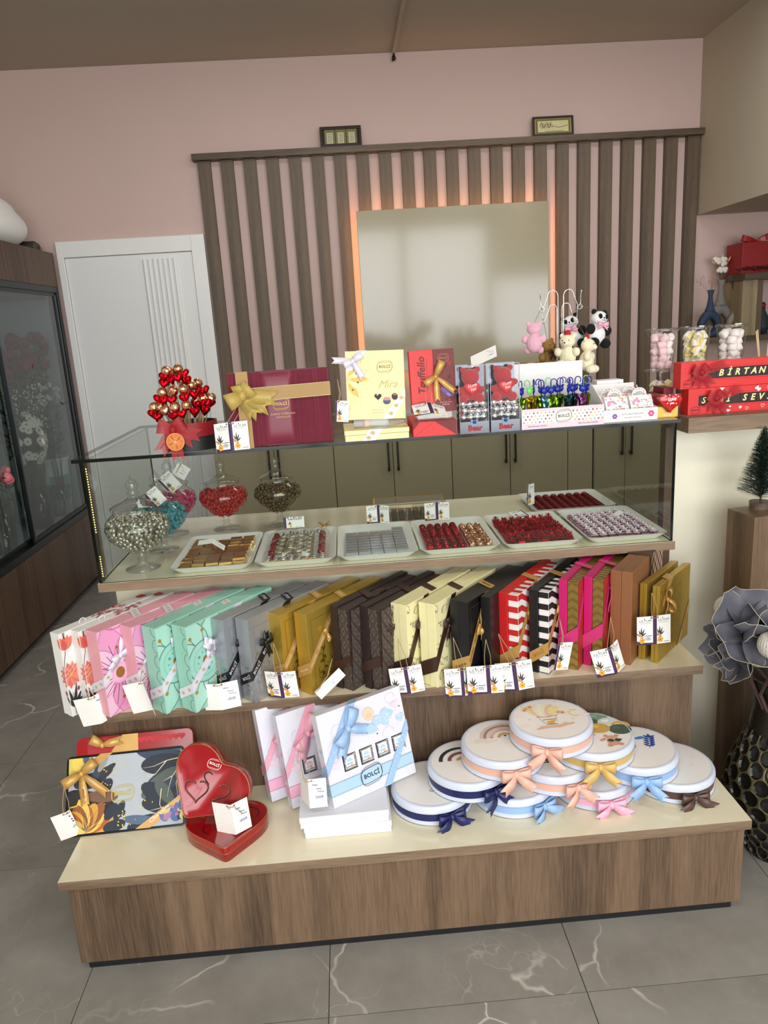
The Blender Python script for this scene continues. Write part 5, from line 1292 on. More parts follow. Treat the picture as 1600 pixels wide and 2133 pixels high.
def cup(label, x, y, z, kinds, mlabel, n=5):
    t = thing('marshmallow_cup', label, 'cup', (x, y, z)); H = 0.118
    MB().lathe([(0.001,0.001),(0.034,0.001),(0.045,H-0.002)], 28).build('cup_wall', CUPM, t, True)
    b = MB(); b.lathe([(0.0455,H-0.002),(0.050,H-0.001),(0.050,H+0.006),(0.0465,H+0.008),(0.045,H+0.004),(0.001,H+0.004)], 28); b.tube([(0.049*math.cos(2*PI*k/28), 0.049*math.sin(2*PI*k/28), H+0.002) for k in range(28)], 0.0012, 4, closed=True); b.build('cup_lid', glass('lid_plastic', (0.95,0.95,0.95), 2.2, 0.05), t, True)
    i = 0
    for L in range(n):
        zz = 0.014+L*0.0205; rr = 0.0175+0.0055*L/4
        for k in range(3 if L % 2 else 4):
            a = 2*PI*k/(3 if L % 2 else 4)+L*0.9-0.5; kd = kinds[i % len(kinds)]; i += 1
            o = link('marshmallow', MM[kd], None, TR((x+rr*math.cos(a), y+rr*math.sin(a), z+zz), random.uniform(0,3), random.uniform(0.2,1.5), random.uniform(-.5,.5))); tag(o, mlabel, 'marshmallow', mlabel.split(' in ')[1])
cup('lidded cup of yellow twisted marshmallows at the bottom of the left cup stack', 1.803, 0.765, ZT, ['y'], 'yellow and white marshmallow in the lower stacked cup', 4)
cup('lidded cup of pink and white marshmallows on top of the left cup stack', 1.803, 0.765, ZT+0.127, ['p','pw','p'], 'pink or white marshmallow in the upper stacked cup')
cup('lidded cup of yellow twisted marshmallows between two marshmallow cups', 1.910, 0.765, ZT+0.127, ['y'], 'yellow and white marshmallow in the middle upper cup')
cup('lidded cup of plain white marshmallows rightmost of the cups', 2.028, 0.765, ZT+0.127, ['w'], 'large white marshmallow in the rightmost cup')
cup('lidded marshmallow cup behind the red letter boxes under the middle cup', 1.912, 0.765, ZT+0.001, ['y'], 'yellow marshmallow in the hidden middle lower cup', 4)
cup('lidded marshmallow cup behind the red letter boxes under the right cup', 2.028, 0.765, ZT+0.001, ['w'], 'white marshmallow in the hidden right lower cup', 4)
t = thing('reed_diffuser', 'bundle of pale reed sticks behind the red letter boxes at the right edge', 'reed diffuser', (2.155, 0.79, 1.243))
MB().lathe([(0.001,0),(0.028,0),(0.03,0.06),(0.012,0.075),(0.012,0.09)], 18).build('bottle', mat('amber_glass', (120, 76, 40), 0.15), t, True)
for i, (dx, dy) in enumerate(((-0.034,0.0),(-0.026,0.006),(0.012,0),(0.02,0.008),(0.028,-0.004))): MB().tube([(0,0,0.02),(dx,dy,0.225+0.004*i)], 0.0017, 6).build('reed', mat('pale_reed', (232, 208, 160), 0.7), t)

# ---- key-ring stand with plush toys
sx, sy = 1.497, 0.845
t = thing('hook_stand', 'chrome double hook stand carrying plush key rings', 'stand', (sx, sy, ZT))
MB().lathe([(0.001,0),(0.045,0),(0.045,0.006),(0.004,0.012)], 24).build('base', CHROME, t, True, autos=40)
def hook(x0, y0, zt, s_, rr, drop):
    top = [(x0+s_*(rr-rr*math.cos(PI*k/10)), y0, zt-rr+rr*math.sin(PI*k/10)*1.15) for k in range(11)]
    e = V3(top[-1]); pts = [(x0*0.3,y0*0.3,0.008),(x0,y0,0.05),(x0,y0,zt-rr-0.02)]+top+[(e.x+s_*0.012,y0,e.z-drop),(e.x+s_*0.016,y0,e.z-drop-0.004),(e.x+s_*0.021,y0,e.z-drop+0.004),(e.x+s_*0.024,y0,e.z-drop+0.04)]
    b = MB().tube(pts, 0.0014, 7); b.ell((e.x+s_*0.024,y0,e.z-drop+0.042), 0.0032, 8, 6); b.build('hook_arm', CHROME, t, True)
    return V3((sx+e.x+s_*0.018, sy+y0, ZT+e.z-drop))
hA = hook(-0.006, -0.005, 0.388, -1, 0.017, 0.03); hB = hook(0.012, -0.005, 0.388, 1, 0.017, 0.03)
hC = hook(-0.002, 0.022, 0.345, -1, 0.013, 0.03); hD = hook(0.014, 0.02, 0.347, 1, 0.014, 0.04)
def plush(name, label, c, kind, col, rz=0, k=1.0, roll=0, hang=None, sit=False):
    """small plush animal: c = belly centre; parts sewn to one body"""
    t = thing(name, label, 'plush toy', M=TR(c, R(rz)) @ Matrix.Rotation(R(roll), 4, 'Y'))
    BK = mat('black_plush', (14, 14, 16), 0.95, bump=0.5, bscale=500); fur = col
    b = MB(); b.ell((0,0,0), (0.024*k,0.020*k,0.027*k)); b.ell((0,-0.003*k,0.041*k), (0.022*k,0.019*k,0.018*k), 14, 9)
    limbs = []
    for s_ in (-1,1): limbs += [((s_*0.017*k,0,0.056*k),(0.0068*k,0.005*k,0.0068*k)), ((s_*0.026*k,-0.007*k,0.012*k),(0.011*k,0.010*k,0.0125*k)), ((s_*0.018*k,-0.016*k,-0.021*k),(0.0115*k,0.015*k,0.0115*k))]
    if kind != 'panda':
        for p, r_ in limbs: b.ell(p, r_, 10, 7)
        b.ell((0,-0.020*k,0.036*k), (0.009*k,0.008*k,0.007*k), 10, 7)
    soft(b, 'body', fur, t, 0.0016*k, 5)
    if kind == 'panda':
        nm = ['ear','arm','leg']*2
        for (p, r_), q in zip(limbs, nm): MB().ell(p, tuple(v*1.08 for v in r_), 12, 8).build(q, BK, t, True)
        for s_ in (-1,1): MB().ell((s_*0.009*k,-0.0185*k,0.045*k), (0.0055*k,0.004*k,0.0072*k), 10, 7, rot=Euler((0,s_*0.5,0))).build('eye_patch', BK, t, True)
        A = Art((0,-0.0222*k,0.038*k), (1,0,0), (0,0,1)); A.stroke([(0,0.003*k),(0,0)], 0.0008*k, (30,30,34)); A.ring(-0.003*k,0,0.003*k,0.003*k,0.0008*k,(30,30,34),PI,2*PI,8); A.ring(0.003*k,0,0.003*k,0.003*k,0.0008*k,(30,30,34),PI,2*PI,8); A.build('mouth', t)
        MB().ell((0,-0.0222*k,0.042*k), (0.0024*k,0.0018*k,0.0018*k), 8, 6).build('nose', BK, t, True)
        b = MB(); bow(b, (0.0,-0.019*k,0.024*k), (1,0,0), (0,0,1), 0.016*k, 0.009*k, tails=((-150,0.9),(-25,1.0))); b.build('ribbon', SATP, t, True, solid=0.0005)
    else:
        for s_ in (-1,1): MB().ell((s_*0.009*k,-0.0195*k,0.044*k), 0.0016*k, 8, 6).build('eye', BK, t, True)
        MB().ell((0,-0.0278*k,0.038*k), (0.0026*k,0.0018*k,0.002*k), 8, 6).build('nose', BK, t, True)
    if kind == 'heart':
        MB().ell((0.0,-0.002*k,0.061*k), (0.009*k,0.004*k,0.011*k), 10, 7, rot=Euler((0,0.4,0))).build('red_heart_patch', mat('red_felt', (196, 24, 34), 0.9), t, True)
    if kind == 'brown':
        b = MB(); bow(b, (0.0,-0.02*k,0.024*k), (1,0,0), (0,0,1), 0.016*k, 0.008*k, tails=((-120,1.2),(-60,1.2))); b.build('ribbon', SATB, t, True, solid=0.0005)
    if hang is not None:
        q = t.matrix_world.inverted() if False else (TR(c, R(rz)) @ Matrix.Rotation(R(roll), 4, 'Y')).inverted(); hp = q @ V3(hang); p0 = V3((0,0,0.057*k)); n_ = 16; b = MB()
        for i in range(n_): b.ell(p0.lerp(hp-(hp-p0).normalized()*0.012, i/(n_-1)), 0.0013, 6, 4)
        b.build('chain', CHROME, t)
        MB().tube([hp+V3((0.0075*math.cos(2*PI*i/16), 0, 0.0075*math.sin(2*PI*i/16)-0.006)) for i in range(16)], 0.0009, 5, closed=True).build('key_ring', CHROME, t, True)
    return t
PKP = mat('pink_plush', (232, 178, 198), 0.9, noise=0.06, bump=0.4, bscale=500, sheen=0.4); WHP = mat('white_plush', (236, 236, 236), 0.95, noise=0.04, bump=0.5, bscale=500); CRP = mat('cream_plush', (240, 232, 200), 0.92, noise=0.04, bump=0.4, bscale=500, sheen=0.3); BRP = mat('tan_plush', (150, 116, 58), 0.92, noise=0.1, bump=0.4, bscale=500); ORP = mat('orange_plush', (196, 112, 40), 0.9, bump=0.4, bscale=500)
def P_(px, py, y): return at(px, py, y=y)
plush('pink_bear_keyring', 'pink plush bear key ring seen from behind on the left hook', P_(1113, 715, 0.84), 'plain', PKP, 170, 1.1, 0, hang=hA)
plush('panda_keyring', 'panda plush key ring with pink ribbon facing the room on the right hook', P_(1243, 697, 0.83), 'panda', WHP, 20, 1.25, 8, hang=hB)
plush('panda_keyring', 'second panda plush key ring half hidden behind the front panda', P_(1196, 702, 0.90), 'panda', WHP, -25, 1.2, -14, hang=hB)
plush('cream_bear_keyring', 'cream plush bear with red heart patch looking left', P_(1183, 742, 0.80), 'heart', CRP, -35, 1.15, 0, hang=hD)
plush('cream_bear_keyring', 'cream plush bear with red heart patch and seam at the right of the stand', P_(1222, 752, 0.79), 'heart', CRP, 60, 1.2, 4, hang=hD)
plush('tan_bear_keyring', 'tan plush bear with brown ribbon behind the umbrella carton', P_(1140, 752, 0.90), 'brown', BRP, 30, 1.2, 0, hang=hC)
plush('orange_plush_toy', 'small orange plush toy peeking out behind the umbrella carton', (1.637, 0.80, ZT+0.026), 'plain', ORP, 70, 0.95, 0)
# ================================================================ inside the glass case
ZK = ZD+0.0005
JAR = glass('jar_glass', (0.94, 0.945, 0.94), 1.7)
def jar(label, x, y, k, cmesh, clabel, cgroup, fill, n):
    t = thing('candy_jar', label, 'candy jar', (x, y, ZK))
    B = [(0.001,0.0),(0.052,0.0),(0.053,0.003),(0.02,0.012),(0.011,0.022),(0.016,0.032),(0.012,0.044),(0.022,0.054),(0.06,0.078),(0.088,0.105),(0.098,0.132),(0.092,0.158),(0.072,0.176),(0.066,0.182),(0.066,0.192)]
    MB().lathe([(r*k, z*k) for r, z in B], 36).build('bowl', JAR, t, True)
    L = [(0.073,0.192),(0.074,0.197),(0.060,0.205),(0.036,0.214),(0.02,0.224),(0.013,0.234),(0.018,0.240),(0.011,0.247),(0.0185,0.258),(0.018,0.270),(0.008,0.285),(0.001,0.296)]
    MB().lathe([(r*k, z*k) for r, z in L], 28).build('lid', JAR, t, True)
    # sweets: packed on the visible skin of the filling
    def rad(z):
        for (r0, z0), (r1, z1) in zip(B, B[1:]):
            if z0 <= z <= z1 and z1 > z0: return r0+(r1-r0)*(z-z0)/(z1-z0)
        return 0
    z0, z1 = 0.062, fill; pts = []; tries = 0; md = 0.0108
    while len(pts) < n and tries < 6000:
        tries += 1
        if random.random() < 0.24: r_ = rad(z1)*0.93*math.sqrt(random.random()); z = z1-0.002; a = random.uniform(0, 2*PI)
        else:
            z = random.uniform(z0, z1); r_ = rad(z)-0.0085; a = random.uniform(PI*0.95, PI*2.05)
        if r_ < 0.004: continue
        p = V3((r_*math.cos(a), r_*math.sin(a), z))*k
        if all((p-q).length > md*k for q in pts): pts.append(p)
    for p in pts:
        o = link(cmesh[0], cmesh[1], None, TR(V3((x,y,ZK))+p, random.uniform(0,6), random.uniform(-1,1), random.uniform(-1,1)) @ Matrix.Scale(k, 4)); tag(o, clabel, 'candy', cgroup)
    core = MB().lathe([(max(rad(z)-0.020, 0.002)*k, z*k) for z in [z0+0.004+(z1-z0-0.012)*i/10 for i in range(11)]]+[(0.001, (z1-0.008)*k)], 24)
    o = core.build('sweets_below', cmesh[1].materials[0], t, True)
    return t
def drag(key, m, r=(0.0068,0.0068,0.0105)): return MB().ell((0,0,0), r, 10, 7).mesh(key, m, True)
SD = drag('sugared_almond', mat('silver_dragee', (196, 192, 180), 0.22, 0.75)); BD = drag('sugared_almond', mat('turquoise_dragee', (70, 160, 176), 0.3)); PD = drag('sugared_almond', mat('pink_dragee', (206, 64, 120), 0.3)); RD = drag('sugared_almond', mat('red_dragee', (186, 20, 30), 0.28)); ZD_ = drag('bronze_ball', mat('bronze_dragee', (112, 92, 60), 0.25, 0.7), (0.0068,0.0068,0.0068))
jar('large glass jar of silver sugared almonds nearest the front left corner', 0.128, 0.645, 1.0, ('silver_sugared_almond', SD), 'silver sugared almond in the large front jar', 'silver sugared almonds', 0.160, 190)
jar('glass jar of turquoise sugared almonds behind the silver jar', 0.150, 0.832, 0.93, ('turquoise_sugared_almond', BD), 'turquoise sugared almond in the jar behind the silver one', 'turquoise sugared almonds', 0.152, 110)
jar('glass jar of pink sugared almonds at the back left of the case', 0.140, 1.045, 0.93, ('pink_sugared_almond', PD), 'pink sugared almond in the back left jar', 'pink sugared almonds', 0.152, 110)
jar('glass jar of red sugared almonds behind the gold tray', 0.325, 1.062, 0.90, ('red_sugared_almond', RD), 'red sugared almond in the jar behind the gold tray', 'red sugared almonds', 0.158, 150)
jar('glass jar of bronze balls rightmost of the candy jars', 0.520, 1.062, 0.90, ('bronze_ball', ZD_), 'bronze ball in the rightmost candy jar', 'bronze balls', 0.165, 160)
def jtag(label, px, py, rz, roll, kind='print', single=1, y=0.62, w=0.048, h=0.056, to=None):
    p = at(px, py, y=y); card(label, TR(p, R(rz)) @ Matrix.Rotation(R(roll), 4, 'Y'), w, h, 0, 0, kind=kind, single=single, to=to)
jtag('printed tag tied to the neck of the turquoise jar', 300, 1030, 5, -34, y=0.725, w=0.044, h=0.056, to=(0.150, 0.77, ZK+0.215))
jtag('printed tag tied to the neck of the pink jar', 328, 1000, 5, -36, y=0.93, w=0.050, h=0.066, to=(0.145, 0.98, ZK+0.215))
jtag('cream handwritten tag behind the pink jar tag', 372, 962, 0, 36, 'hand', y=0.99, w=0.048, h=0.048, to=(0.160, 1.0, ZK+0.215))

# ---- trays
TRAYM = mat('white_porcelain', (238, 240, 236), 0.18, noise=0.01, coat=0.4)
def tray(label, x0, y0, w=0.246, d=0.362):
    t = thing('serving_tray', label, 'tray', (x0, y0, ZK))
    def rr(ins, n=4, r=0.022):
        P = []
        for cx, cy, a0 in ((w-ins-r, ins+r, -PI/2), (w-ins-r, d-ins-r, 0), (ins+r, d-ins-r, PI/2), (ins+r, ins+r, PI)):
            for k in range(n+1): a = a0+PI/2*k/n; P.append((cx+r*math.cos(a), cy+r*math.sin(a)))
        return P
    L = [(rr(0.022),0.0),(rr(0.020),0.001),(rr(0.002),0.020),(rr(0.0),0.022),(rr(0.004),0.022),(rr(0.024),0.005)]
    vs = []; n = 20
    for P, z in L: vs += [(px, py, z) for px, py in P]
    b = MB(); b.add(vs, [(k*n+i, k*n+(i+1) % n, (k+1)*n+(i+1) % n, (k+1)*n+i) for k in range(len(L)-1) for i in range(n)]+[tuple(range(n-1,-1,-1)), tuple(range(5*n, 6*n))])
    b.build('dish', TRAYM, t, True, autos=50)
    return t
TX = [0.231, 0.483, 0.733, 0.985, 1.239, 1.4965]; TY = 0.538; TZ = ZK+0.0055
tray('white tray of gold foil chocolate bars, leftmost of the front row', TX[0], TY); tray('white tray of mixed wrapped chocolates with silver and red pieces', TX[1], TY); tray('white tray of silver foil chocolate bars in the middle', TX[2], TY)
tray('white tray of red and rose gold foil balls', TX[3], TY); tray('white tray of red blossom topped chocolates', TX[4], TY); tray('white tray of pink blossom topped chocolates, rightmost', TX[5], TY, 0.252)
tray('white tray of dark red oval chocolates in the back row', 1.425, 0.912, 0.30, 0.272)
def piece(name, me, M, label, group): return tag(link(name, me, None, M), label, 'chocolate', group)
GOLDBAR = mat('gold_foil_paper', (236, 200, 120), 0.22, 0.9, noise=0.1); BRFACE = mat('brown_gold_sleeve', (150, 110, 66), 0.32, 0.6)
gb = MB().box(-0.0185,-0.0155,0,0.0185,0.0155,0.0075, mats=[0,1,0,0,0,0]).mesh('gold_bar', [GOLDBAR, BRFACE])
for lay in range(2):
    for j in range(8):
        for i in range(5):
            if lay == 1 and (i, j) in ((0,0),(4,0),(2,7),(1,7)): continue
            piece('gold_bar', gb, TR((TX[0]+0.036+i*0.0395+random.uniform(-.003,.003)+(0.006 if lay else 0), TY+0.05+j*0.0365+random.uniform(-.003,.003), TZ+lay*0.0078), R(random.uniform(-9,9)), R(random.uniform(-4,4) if lay else 0)), 'gold wrapped chocolate bar on the leftmost tray', 'gold wrapped chocolate bars')
# mixed tray
CRT = foil('cream_twist', (206, 198, 172), 0.4, 60, 0.4); REDW = foil('red_wrap', (160, 30, 40), 0.35, 70, 0.6)
tw_ = MB(); tw_.lathe([(0.008,-0.013),(0.0028,-0.008),(0.0062,-0.006),(0.0062,0.006),(0.0028,0.008),(0.008,0.013)], 9); tw_.xform(Matrix.Rotation(PI/2, 4, 'Y')); twm = tw_.mesh('twist_sweet', CRT)
for c in range(4):
    for j in range(10): piece('twist_sweet', twm, TR((TX[1]+0.068+c*0.030, TY+0.085+j*0.022, TZ+0.007+0.006*(j % 2)), R(random.uniform(-12,12))), 'cream twist wrapped sweet in the rows of the mixed tray', 'cream twist sweets')
rw_ = MB().ell((0,0,0), (0.012,0.011,0.010), 9, 6).mesh('red_sweet', REDW)
for j in range(11):
    for s_ in (0, 1): piece('red_sweet', rw_, TR((TX[1]+0.044 if s_ == 0 else TX[1]+0.199, TY+0.075+j*0.022, TZ+0.011+random.uniform(0,.006)), random.uniform(0,6)), 'red foil sweet along the sides of the mixed tray', 'red foil sweets on the mixed tray')
sdm = MB().ell((0,0,0), (0.011,0.009,0.009), 10, 7).mesh('silver_egg', mat('pearl_silver', (206, 206, 204), 0.15, 0.85), True)
for i in range(8):
    for j in range(2): piece('silver_egg', sdm, TR((TX[1]+0.038+i*0.0235, TY+0.036+j*0.022, TZ+0.0095), random.uniform(0,6)), 'silver egg along the front of the mixed tray', 'silver eggs on the mixed tray')
for i in range(6): piece('silver_egg', sdm, TR((TX[1]+0.07+i*0.0235, TY+0.318, TZ+0.0095+0.004*(i % 2)), random.uniform(0,6)), 'silver egg along the back of the mixed tray', 'silver eggs on the mixed tray')
t = thing('gold_tinsel_bow', 'gold tinsel bow at the back corner of the mixed tray', 'bow', (TX[1]+0.205, TY+0.325, TZ+0.03)); b = MB()
for i in range(16): a = i*2.4; b.tube([(0,0,0),(0.022*math.cos(a), 0.014*math.sin(a), 0.012*math.sin(i*1.7)+0.006)], [0.002,0.0006], 4)
b.build('tinsel', GOLDM, t)
t = thing('cellophane_wrap', 'clear cellophane sheet over the mixed chocolate tray', 'wrapping', (TX[1], TY, TZ)); b = MB(); nu, nv = 10, 14; vs = []
for j in range(nv+1):
    for i in range(nu+1): vs.append((0.022+0.20*i/nu, 0.02+0.32*j/nv, 0.033+0.004*math.sin(i*2.2+j)*math.cos(j*1.3)-0.026*((2*i/nu-1)**8+(2*j/nv-1)**10)*0.5))
b.add(vs, [(j*(nu+1)+i, j*(nu+1)+i+1, (j+1)*(nu+1)+i+1, (j+1)*(nu+1)+i) for j in range(nv) for i in range(nu)]); b.build('film', glass('cellophane', (0.97,0.97,0.97), 1.4), t)
b = MB(); b.tube([(0.03+0.19*i/20, 0.022+0.002*math.sin(i*3), 0.012) for i in range(21)], 0.002, 5); b.build('gold_edge', GOLDM, t)
# silver bars
SILB = mat('silver_bar_foil', (206, 210, 216), 0.2, 0.9); sb_ = MB().box(-0.0185,-0.0125,0,0.0185,0.0125,0.008, mats=[0,1,0,0,0,0]).mesh('silver_bar', [SILB, mat('silver_bar_sleeve', (176, 182, 192), 0.3, 0.6)])
for lay in range(2):
    for j in range(9 if lay == 0 else 9):
        for i in range(5):
            if lay == 1 and j > 6 and i < 4: continue
            piece('silver_bar', sb_, TR((TX[2]+0.045+i*0.0388, TY+0.04+j*0.0295+0.006*(lay), TZ+lay*0.0083), R(random.uniform(-2,2))), 'silver wrapped chocolate bar on the middle tray', 'silver wrapped chocolate bars')
# foil balls
RB = MB().ell((0,0,0), (0.0125,0.0125,0.0115), 10, 7).mesh('red_foil_ball', foil('red_ball_foil', (164, 24, 34), 0.28, 80, 0.6)); GBm = MB().ell((0,0,0), (0.0125,0.0125,0.0115), 10, 7).mesh('rose_gold_ball', ROSEG)
for j in range(10):
    for i in range(8):
        g = i >= 5
        if g and j > 8: continue
        piece('rose_gold_ball' if g else 'red_foil_ball', GBm if g else RB, TR((TX[3]+0.034+i*0.0253+(0.003 if g else 0), TY+0.042+j*0.0262, TZ+0.0115), random.uniform(0,6), random.uniform(0,2)), 'rose gold foil ball on the right side of its tray' if g else 'red foil ball on the left side of its tray', 'rose gold foil balls' if g else 'red foil balls')
# blossom topped chocolates
def blossom(name, pc, base, leaf, n=6, sc=1.0):
    b = MB(); b.boxw(-0.0115,-0.0105,0,0.0115,0.0105,0.009, 0)
    for ring, (nn, L, up) in enumerate(((n, 0.0140, 0.004), (n-1, 0.0095, 0.010))):
        for k in range(nn):
            a = 2*PI*k/nn+ring*0.5; d = V3((math.cos(a), math.sin(a), 0)); w = V3((-d.y, d.x, 0))*0.0036; p = V3((0,0,0.0105+ring*0.002))
            b.add([p, p+d*L*0.6+w+V3((0,0,up*0.5)), p+d*L+V3((0,0,up)), p+d*L*0.6-w+V3((0,0,up*0.5))], [(0,3,2,1)], 1)
    if leaf:
        for k in range(3):
            a = 1.0+k*2.1; d = V3((math.cos(a), math.sin(a), 0)); w = V3((-d.y, d.x, 0))*0.003; p = V3((0,0,0.0098)); b.add([p, p+d*0.011+w*1.5, p+d*0.020+V3((0,0,0.002)), p+d*0.011-w*1.5], [(0,3,2,1)], 2)
    return b.mesh(name, [base, pc, leaf or pc])
rbm = blossom('red_blossom_chocolate', foil('red_petal', (196, 30, 40), 0.4, 80, 0.5), foil('red_wrap_base', (176, 28, 34), 0.35, 70, 0.6), None)
pbm = blossom('pink_blossom_chocolate', mat('pink_white_petal', (246, 228, 238), 0.6), mat('pink_pearl_wrap', (196, 124, 158), 0.35, 0.2), mat('blossom_leaf', (44, 74, 48), 0.6))
for j in range(11):
    for i in range(8):
        piece('red_blossom_chocolate', rbm, TR((TX[4]+0.034+i*0.0256+random.uniform(-.003,.003), TY+0.038+j*0.0255+random.uniform(-.003,.003), TZ+random.uniform(0,.006)), random.uniform(0,6.3), random.uniform(-.2,.2), random.uniform(-.2,.2)), 'red chocolate topped with a red blossom on its tray', 'red blossom chocolates')
        piece('pink_blossom_chocolate', pbm, TR((TX[5]+0.036+i*0.0258+random.uniform(-.0015,.0015), TY+0.040+j*0.0255+random.uniform(-.0015,.0015), TZ+random.uniform(0,.003)), R(random.choice((0,90,180,270))+random.uniform(-14,14)), random.uniform(-.1,.1), random.uniform(-.1,.1)), 'pink chocolate topped with a pale blossom on the rightmost tray', 'pink blossom chocolates')
dom = MB(); dom.lathe([(0.0145,0),(0.0145,0.003),(0.012,0.010),(0.006,0.0135),(0.001,0.014)], 12); dom.xform(Matrix.Scale(0.8, 4, (0,1,0))); dm = dom.mesh('dark_red_oval', foil('dark_red_gloss', (120, 18, 24), 0.28, 60, 0.3), True)
for j in range(9):
    for i in range(8): piece('dark_red_oval', dm, TR((1.425+0.045+i*0.030, 0.912+0.032+j*0.0255, TZ)), 'dark red oval chocolate on the back tray', 'dark red oval chocolates')
# gold edged glass box
t = thing('gold_edged_glass_box', 'low glass box with gold edges holding wooden sticks behind the silver tray', 'glass box', M=TR((0.86, 0.985, ZK), R(-2)))
w, d, h = 0.26, 0.13, 0.062; b = MB()
for a_, b__ in (((0,0,0),(w,0,0)),((0,0,h),(w,0,h)),((0,d,h),(w,d,h)),((0,d,0),(w,d,0)),((0,0,h),(0,d,h)),((w,0,h),(w,d,h)),((0,0,0),(0,0,h)),((w,0,0),(w,0,h)),((w,d,0),(w,d,h)),((0,d,0),(0,d,h)),((0,0,h-0.016),(w,0,h-0.016))): b.tube([a_, b__], 0.0016, 5)
b.build('gold_edge', GOLDM, t); b = MB(); b.quad((0,0,0),(w,0,0),(w,0,h),(0,0,h)); b.quad((0,0,h),(w,0,h),(w,d,h),(0,d,h)); b.quad((w,0,0),(w,d,0),(w,d,h),(w,0,h)); b.build('glass_side', JAR, t)
for i in range(9): MB().boxw(0.012+i*0.027, 0.012, 0.001, 0.034+i*0.027, d-0.012, 0.02).build('wooden_block', W_SLAT, t)
# tags standing in the case
card('printed tag standing open on the silver bar tray', TR(at(787, 1052, y=0.80), R(0)), 0.040, 0.060, -12, -30, holes=True)
card('printed tag standing open on the red foil ball tray', TR(at(909, 1046, y=0.80), R(0)), 0.042, 0.060, -10, -14)
card('printed tag lying sideways on the mixed chocolate tray', TR(at(590, 1078, y=0.80), R(0), R(-12)), 0.068, 0.036, 0, 0, single=1)
card('plain folded tag lying on the gold bar tray', TR(at(444, 1122, y=0.70), R(0), R(-78)), 0.045, 0.03, 4, 40, kind='hand', holes=False)
card('printed tag standing edge on between the red trays', TR(at(1098, 1010, y=0.90), R(25)), 0.036, 0.074, 20, 8, single=1)
card('printed card lying flat on the red blossom tray', TR(at(1085, 1062, z=TZ+0.032), R(20), R(-80)), 0.05, 0.05, 2, 2, single=0)
card('plain folded tag lying on the pink blossom tray', TR(at(1291, 1062, z=TZ+0.03), R(5), R(-80)), 0.05, 0.028, 25, 25, kind='hand', holes=False)
# ================================================================ gift boxes standing on the upper step
def gift(name, label, px, h, th, L, ang, m_lid, m_base=None, style='lid', group=None, lidf=0.5, lip=0.0012):
    """box standing on its long edge. local x = long side, y = thickness (away from the printed face), z = up"""
    p = at(px[0], px[1], z=H2+h); t = thing(name, label, 'gift box', M=TR((p.x, p.y, H2+0.0004), R(ang)), group=group)
    m_base = m_base or m_lid
    if style == 'lid':      # lid in front, base behind
        MB().boxw(0, 0, 0, L, th*lidf, h).build('box_lid', m_lid, t, bev=0.0012); MB().boxw(lip, th*lidf+0.0006, lip, L-lip, th, h-lip).build('box_base', m_base, t, bev=0.001)
    else:                   # larger plain lid behind, patterned base in front
        MB().boxw(0.006, 0, 0, L-0.006, th*lidf, h-0.005).build('box_base', m_base, t, bev=0.0008); MB().boxw(0, th*lidf+0.0006, 0, L, th, h).build('box_lid', m_lid, t, bev=0.0012)
    return t
def face(t, L, h, x0=0.0, e0=0.0008): return Art((x0, 0, 0), (1,0,0), (0,0,1), clip=(0.0005,0.0005,L-0.0005,h-0.0005), e0=e0)
def side(t, th, h, x0=0.0): return Art((x0, th, 0), (0,-1,0), (0,0,1), clip=(0.0005,0.0005,th-0.0003,h-0.0005), e0=0.0008)      # u runs towards the printed face
def wrap(t, L, h, th, m, z0, x1, w, seals=None, txt=None, x0=0.0, slope=0.55, topx=None):
    """flat ribbon: thin side, face, over the top"""
    b = MB(); e = 0.0016; zt = h+0.0012; dz = w/math.cos(math.atan((h-z0)/x1)); dx = dz/((h-z0)/x1); drop = th*slope
    b.add([(x0-e,-e,z0-dz/2),(x0-e,-e,z0+dz/2),(x0-e,th+e,z0+dz/2-drop),(x0-e,th+e,z0-dz/2-drop)], [(0,1,2,3)])
    b.add([(x0-e,-e,z0-dz/2),(x1+dx/2,-e,zt),(x1-dx/2,-e,zt),(x0-e,-e,z0+dz/2)], [(0,1,2,3)])
    tx = topx if topx is not None else x1; wt = w*0.62
    b.add([(tx-wt,-e,zt),(tx+wt,-e,zt),(tx+wt+th*0.5,th+e,zt),(tx-wt+th*0.5,th+e,zt)], [(0,1,2,3)])
    r = b.build('ribbon', m, t)
    if seals or txt:
        A = Art((0,-e,0), (1,0,0), (0,0,1), e0=0.0004); S = Art((x0-e,th,0), (0,-1,0), (0,0,1), e0=0.0004); T = Art((0,0,zt), (1,0,0), (0,1,0), e0=0.0004)
        if seals:
            ribbon_seals(A, (x0,z0), (x1,h), 7, w*0.27, seals); ribbon_seals(S, (0,z0-drop), (th,z0), 2, w*0.27, seals); ribbon_seals(T, (tx,0), (tx+th*0.5,th), 3, w*0.27, seals)
        if txt:
            an = math.atan2(h-z0, x1-x0)
            for f in (0.10, 0.36, 0.62): A.text(txt[0], x0+(x1-x0)*f, z0+(h-z0)*f, 1, txt[1], an, bold=0.015, shear=0.25, width=w*1.9)
            S.text(txt[0], th*0.5, z0-drop*0.5, 1, txt[1], math.atan2(drop, th), bold=0.015, width=th*0.7); T.text(txt[0], tx+th*0.25, th*0.5, 1, txt[1], math.atan2(th, th*0.5), bold=0.015, shear=0.25, width=th*0.8)
        A.build('print', r); S.build('print', r); T.build('print', r)
    return r
def fbow(t, m, x, z, size=0.035, width=0.016, **k):
    b = MB(); bow(b, (x,-0.004,z), (1,0,0), (0,0,1), size, width, **k); return b.build('bow', m, t, True, solid=0.0006)
LB, TB, HB, AB = 0.335, 0.054, 0.25, 51
